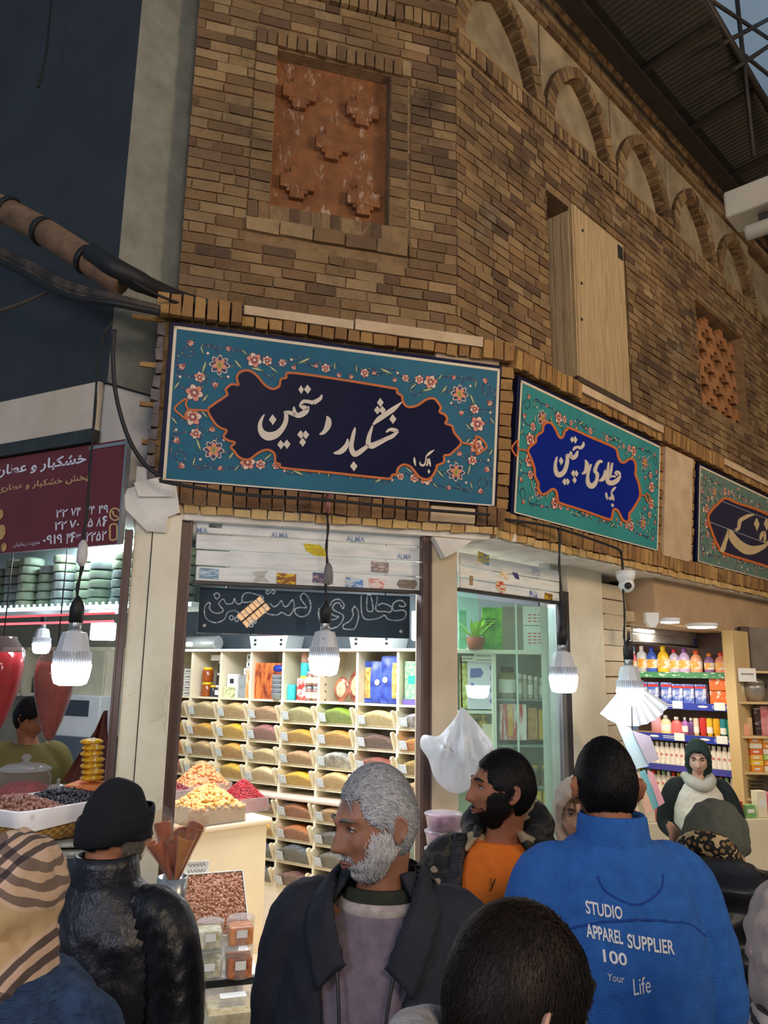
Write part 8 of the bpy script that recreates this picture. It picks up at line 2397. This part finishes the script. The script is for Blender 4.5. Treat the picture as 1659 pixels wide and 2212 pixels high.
# ---- (8) shop woman in green scarf and cream vest
T_,M,H=person('woman with dark green headscarf and cream vest standing in the right shop looking down',1502,1600,5.45,1.5,math.radians(-8),(math.radians(16),0,math.radians(-14)),(0,-.03))
ar=[arm_pts(-1,el=(.25,.02,1.1),wr=(.18,-.16,1.0)),arm_pts(1,el=(.27,.02,1.1),wr=(.2,-.16,1.0))]
body(T_,M,H,PW,skin('skin_pale',(214,172,150)),ar,[(hand_at(M,-1,(.18,-.17,.99),-.9),1,.5,.95),(hand_at(M,1,(.2,-.17,.99),-.9),-1,.5,.95)],.0055)
face_parts(T_,H,browc=(50,36,30),lips=skin('lip_rose',(176,96,92)))
hair(T_,H,PW,DBH,cap_mask(.06,-.02,-.06),.007,n=700,L=.05,seed=31,flow=(.4,-.2,-.9))
DGR=cloth('dark_green_scarf',(28,52,46),.85,.5,4)
scarf_cap(T_,H,PW,DGR,.02,face=(.062,.07,0),drape=.03,seed=8)
g=G();limb(g,[M@Vector(p) for p in((-.09,.03,1.44),(-.06,-.07,1.41),(.02,-.1,1.38),(.08,-.05,1.42),(.07,.06,1.46))],[.03,.04,.04,.038,.03],4,12)
make('scarf_fold',g,cloth('cream_grey_scarf',(190,186,172),.9,.5,4),T_)
CVS=cloth('cream_vest',(226,218,200),.9,.5,6,60)
g=G();torso(g,[(.72,.2,.15,0),(1.0,.2,.15,0),(1.2,.2,.145,0),(1.32,.175,.12,.004),(1.38,.14,.1,.008),(1.42,.09,.085,.012)],M);o=make('vest',g,CVS,T_);remesh(o,.01,2);wrinkle(o,.02,.08)
for a_ in ar:
 g=G();sleeves(g,M,[a_],(.072,.07,.062,.055,.046));o=make('dark_sleeve',g,cloth('green_black_sleeve',(22,36,36),.85,.4),T_);remesh(o,.01,2)
legs_shoes(T_,M,1.5,BLKT)
# ---- (9) pale headscarf at the right edge
T_,M,H=person('woman in a pale beige headscarf cut by the right picture edge',1722,1925,1.5,1.5,math.radians(175),(math.radians(5),0,0))
ar=[arm_pts(-1),arm_pts(1)]
body(T_,M,H,PW,SK3,ar,[(hand_at(M,-1,(.235,-.06,.86)),1,.5,.95),(hand_at(M,1,(.235,-.06,.86)),-1,.5,.95)])
face_parts(T_,H)
BGS=cloth('pale_beige_scarf',(182,164,154),.9,.25,3,150,c2=(168,150,142))
scarf_cap(T_,H,PW,BGS,.022,drape=.03,seed=9)
STRP=N('striped_scarf')
wv=STRP.n('TexWave',i_Scale=11.0,i_Distortion=.6);STRP.link(STRP.co(),wv.inputs['Vector']);wv.bands_direction='Z'
STRP.bsdf(STRP.ramp(wv.outputs['Fac'],[(0,lin('#3a3436')),(.5,lin('#c8b8ae'))],'CONSTANT'),.9);STRP=STRP.m
g=G();torso(g,[(1.3,.19,.14,.01),(1.38,.16,.13,.01),(1.44,.11,.11,.012),(1.5,.09,.1,.01)],M);o=make('striped_shawl',g,STRP,T_);remesh(o,.01,2);wrinkle(o,.02,.06)
g=G();torso(g,[(.7,.23,.17,0),(1.1,.225,.16,0),(1.28,.22,.15,0),(1.36,.17,.12,.006)],M);sleeves(g,M,ar,(.085,.08,.074,.066,.058));o=make('dark_coat',g,cloth('taupe_coat',(60,54,56),.9,.5),T_);remesh(o,.012,2)
legs_shoes(T_,M,1.5,BLKT)
# ---- (10) woman half hidden behind the blue fleece
T_,M,H=person('woman in a cream headscarf half hidden behind the blue fleece jacket',1243,1686,3.1,1.52,math.radians(6),(math.radians(8),0,math.radians(-18)))
ar=[arm_pts(-1),arm_pts(1)]
body(T_,M,H,PW,SK3,ar,[(hand_at(M,-1,(.235,-.06,.86)),1,.5,.95),(hand_at(M,1,(.235,-.06,.86)),-1,.5,.95)])
face_parts(T_,H,browc=(70,50,40),lips=skin('lip_rose',(176,96,92)))
hair(T_,H,PW,hairmat('fair_brown_hair','#4a3424','#8a6a4c'),cap_mask(.055,-.03,-.07),.008,n=900,L=.06,seed=41,flow=(-.5,-.2,-.8))
CRS=cloth('cream_scarf',(214,196,180),.9,.5,5)
scarf_cap(T_,H,PW,CRS,.024,face=(.064,.07,0),drape=.04,seed=10)
g=G();torso(g,[(.7,.22,.16,0),(1.1,.215,.155,0),(1.28,.21,.145,0),(1.36,.17,.12,.006),(1.44,.11,.11,.01)],M);sleeves(g,M,ar,(.085,.08,.074,.066,.058));o=make('pale_coat',g,cloth('pale_coat',(196,178,166),.9,.5),T_);remesh(o,.012,2)
legs_shoes(T_,M,1.5,BLKT)
# ---- (11) dark-haired man behind the stall on the left
T_,M,H=person('dark-haired man partly hidden behind the glass jars in the left shop',72,1508,5.15,1.7,math.radians(20),(math.radians(18),0,math.radians(60)))
ar=[arm_pts(-1),arm_pts(1)]
body(T_,M,H,PBl,SK4,ar,[(hand_at(M,-1,(.235,-.06,.86)),1,.5,1),(hand_at(M,1,(.235,-.06,.86)),-1,.5,1)],.008)
face_parts(T_,H)
hair(T_,H,PBl,BH_,cap_mask(.06,-.03,-.08),.018,n=900,L=.03,seed=51)
g=G();torso(g,[(.8,.2,.15,0),(1.1,.21,.15,0),(1.28,.21,.145,0),(1.36,.17,.115,.006),(1.42,.09,.085,.01)],M);sleeves(g,M,ar,(.078,.075,.066,.06,.05));o=make('olive_sweater',g,cloth('olive_sweater',(110,100,50),.9,.4),T_);remesh(o,.012,2)
legs_shoes(T_,M,1.7,JEAN)
def LAMPS():
 # unseen area lamps added behind and beside the camera as fill on the walls
 lamp('passage_fill','AREA',(1.5,-2.5,4.2),115,'#ffe3c4',1.5,(0.3,5,4.6))
 lamp('passage_fill','AREA',(6.0,1.2,5.0),205,'#ffddb4',1.5,(3.2,7,6.2))
 lamp('passage_fill','AREA',(-2.5,-1.5,3.2),50,'#e6e6ff',1.0,(-.5,4,3.4))
 # ceiling lights inside the shops; the window and left-shop ones are added fill
 p=F.w(.1,0,-1.2)
 lamp('shop_ceiling_lamp','AREA',(p.x,p.y,2.74),92,'#f2f6ff',1.2,(p.x,p.y,0))
 p=F.w(.0,0,-2.4)
 lamp('shop_ceiling_lamp','AREA',(p.x-.6,p.y,2.74),48,'#f2f6ff',.8,(p.x-.8,p.y+1,0))
 p=V.w(xm,0,.12)
 lamp('window_fill','AREA',(p.x,p.y,2.74),30,'#f2fff8',.4,(p.x,p.y+.1,0))  # unseen lamp added to brighten the goods behind the glass
 p=L0.w(-.8,0,-.75)
 lamp('left_shop_fill','AREA',(p.x,p.y,2.765),46,'#eef6ff',.5,(p.x,p.y,0))  # lamp added out of sight above the sign to brighten the left shop
 p=RS.w((sx0+sx1)/2,0,.8)
 lamp('right_shop_lamp','AREA',(p.x,p.y,ZC2-.01),22,'#fff4e4',.5,(p.x,p.y,0))
# ------------------------------------------------------------------ light
w=bpy.data.worlds.new('sky');SC.world=w;w.use_nodes=True
nt=w.node_tree;bg=nt.nodes['Background']
tc=nt.nodes.new('ShaderNodeTexCoord');nz=nt.nodes.new('ShaderNodeTexNoise');nz.inputs['Scale'].default_value=3.0;nz.inputs['Detail'].default_value=6
rp=nt.nodes.new('ShaderNodeValToRGB');e=rp.color_ramp.elements
e[0].position=.35;e[0].color=lin('#6f8498');e[1].position=.7;e[1].color=lin('#9fb0bd')
nt.links.new(tc.outputs['Generated'],nz.inputs['Vector']);nt.links.new(nz.outputs['Fac'],rp.inputs['Fac']);nt.links.new(rp.outputs['Color'],bg.inputs['Color'])
bg.inputs['Strength'].default_value=.7
def lamp(name,kind,loc,power,color,size=.3,look=None,sizey=None):
 l=bpy.data.lights.new(name,kind);l.energy=power;l.color=lin(color)[:3]
 if kind=='AREA':
  l.size=size
  if sizey:l.shape='RECTANGLE';l.size_y=sizey
 elif kind!='SUN':l.shadow_soft_size=size
 o=bpy.data.objects.new(name,l);COL.objects.link(o);o.location=loc
 if look is not None:
  o.rotation_euler=(Vector(look)-Vector(loc)).to_track_quat('-Z','Y').to_euler()
 return o
LAMPS()
SC.view_settings.view_transform='Standard';SC.view_settings.look='None'
SC.view_settings.gamma=1;SC.view_settings.use_curve_mapping=False
SC.view_settings.exposure=0.0
SC.cycles.max_bounces=8;SC.cycles.transparent_max_bounces=24
SC.cycles.use_denoising=True
SC.cycles.sample_clamp_indirect=4
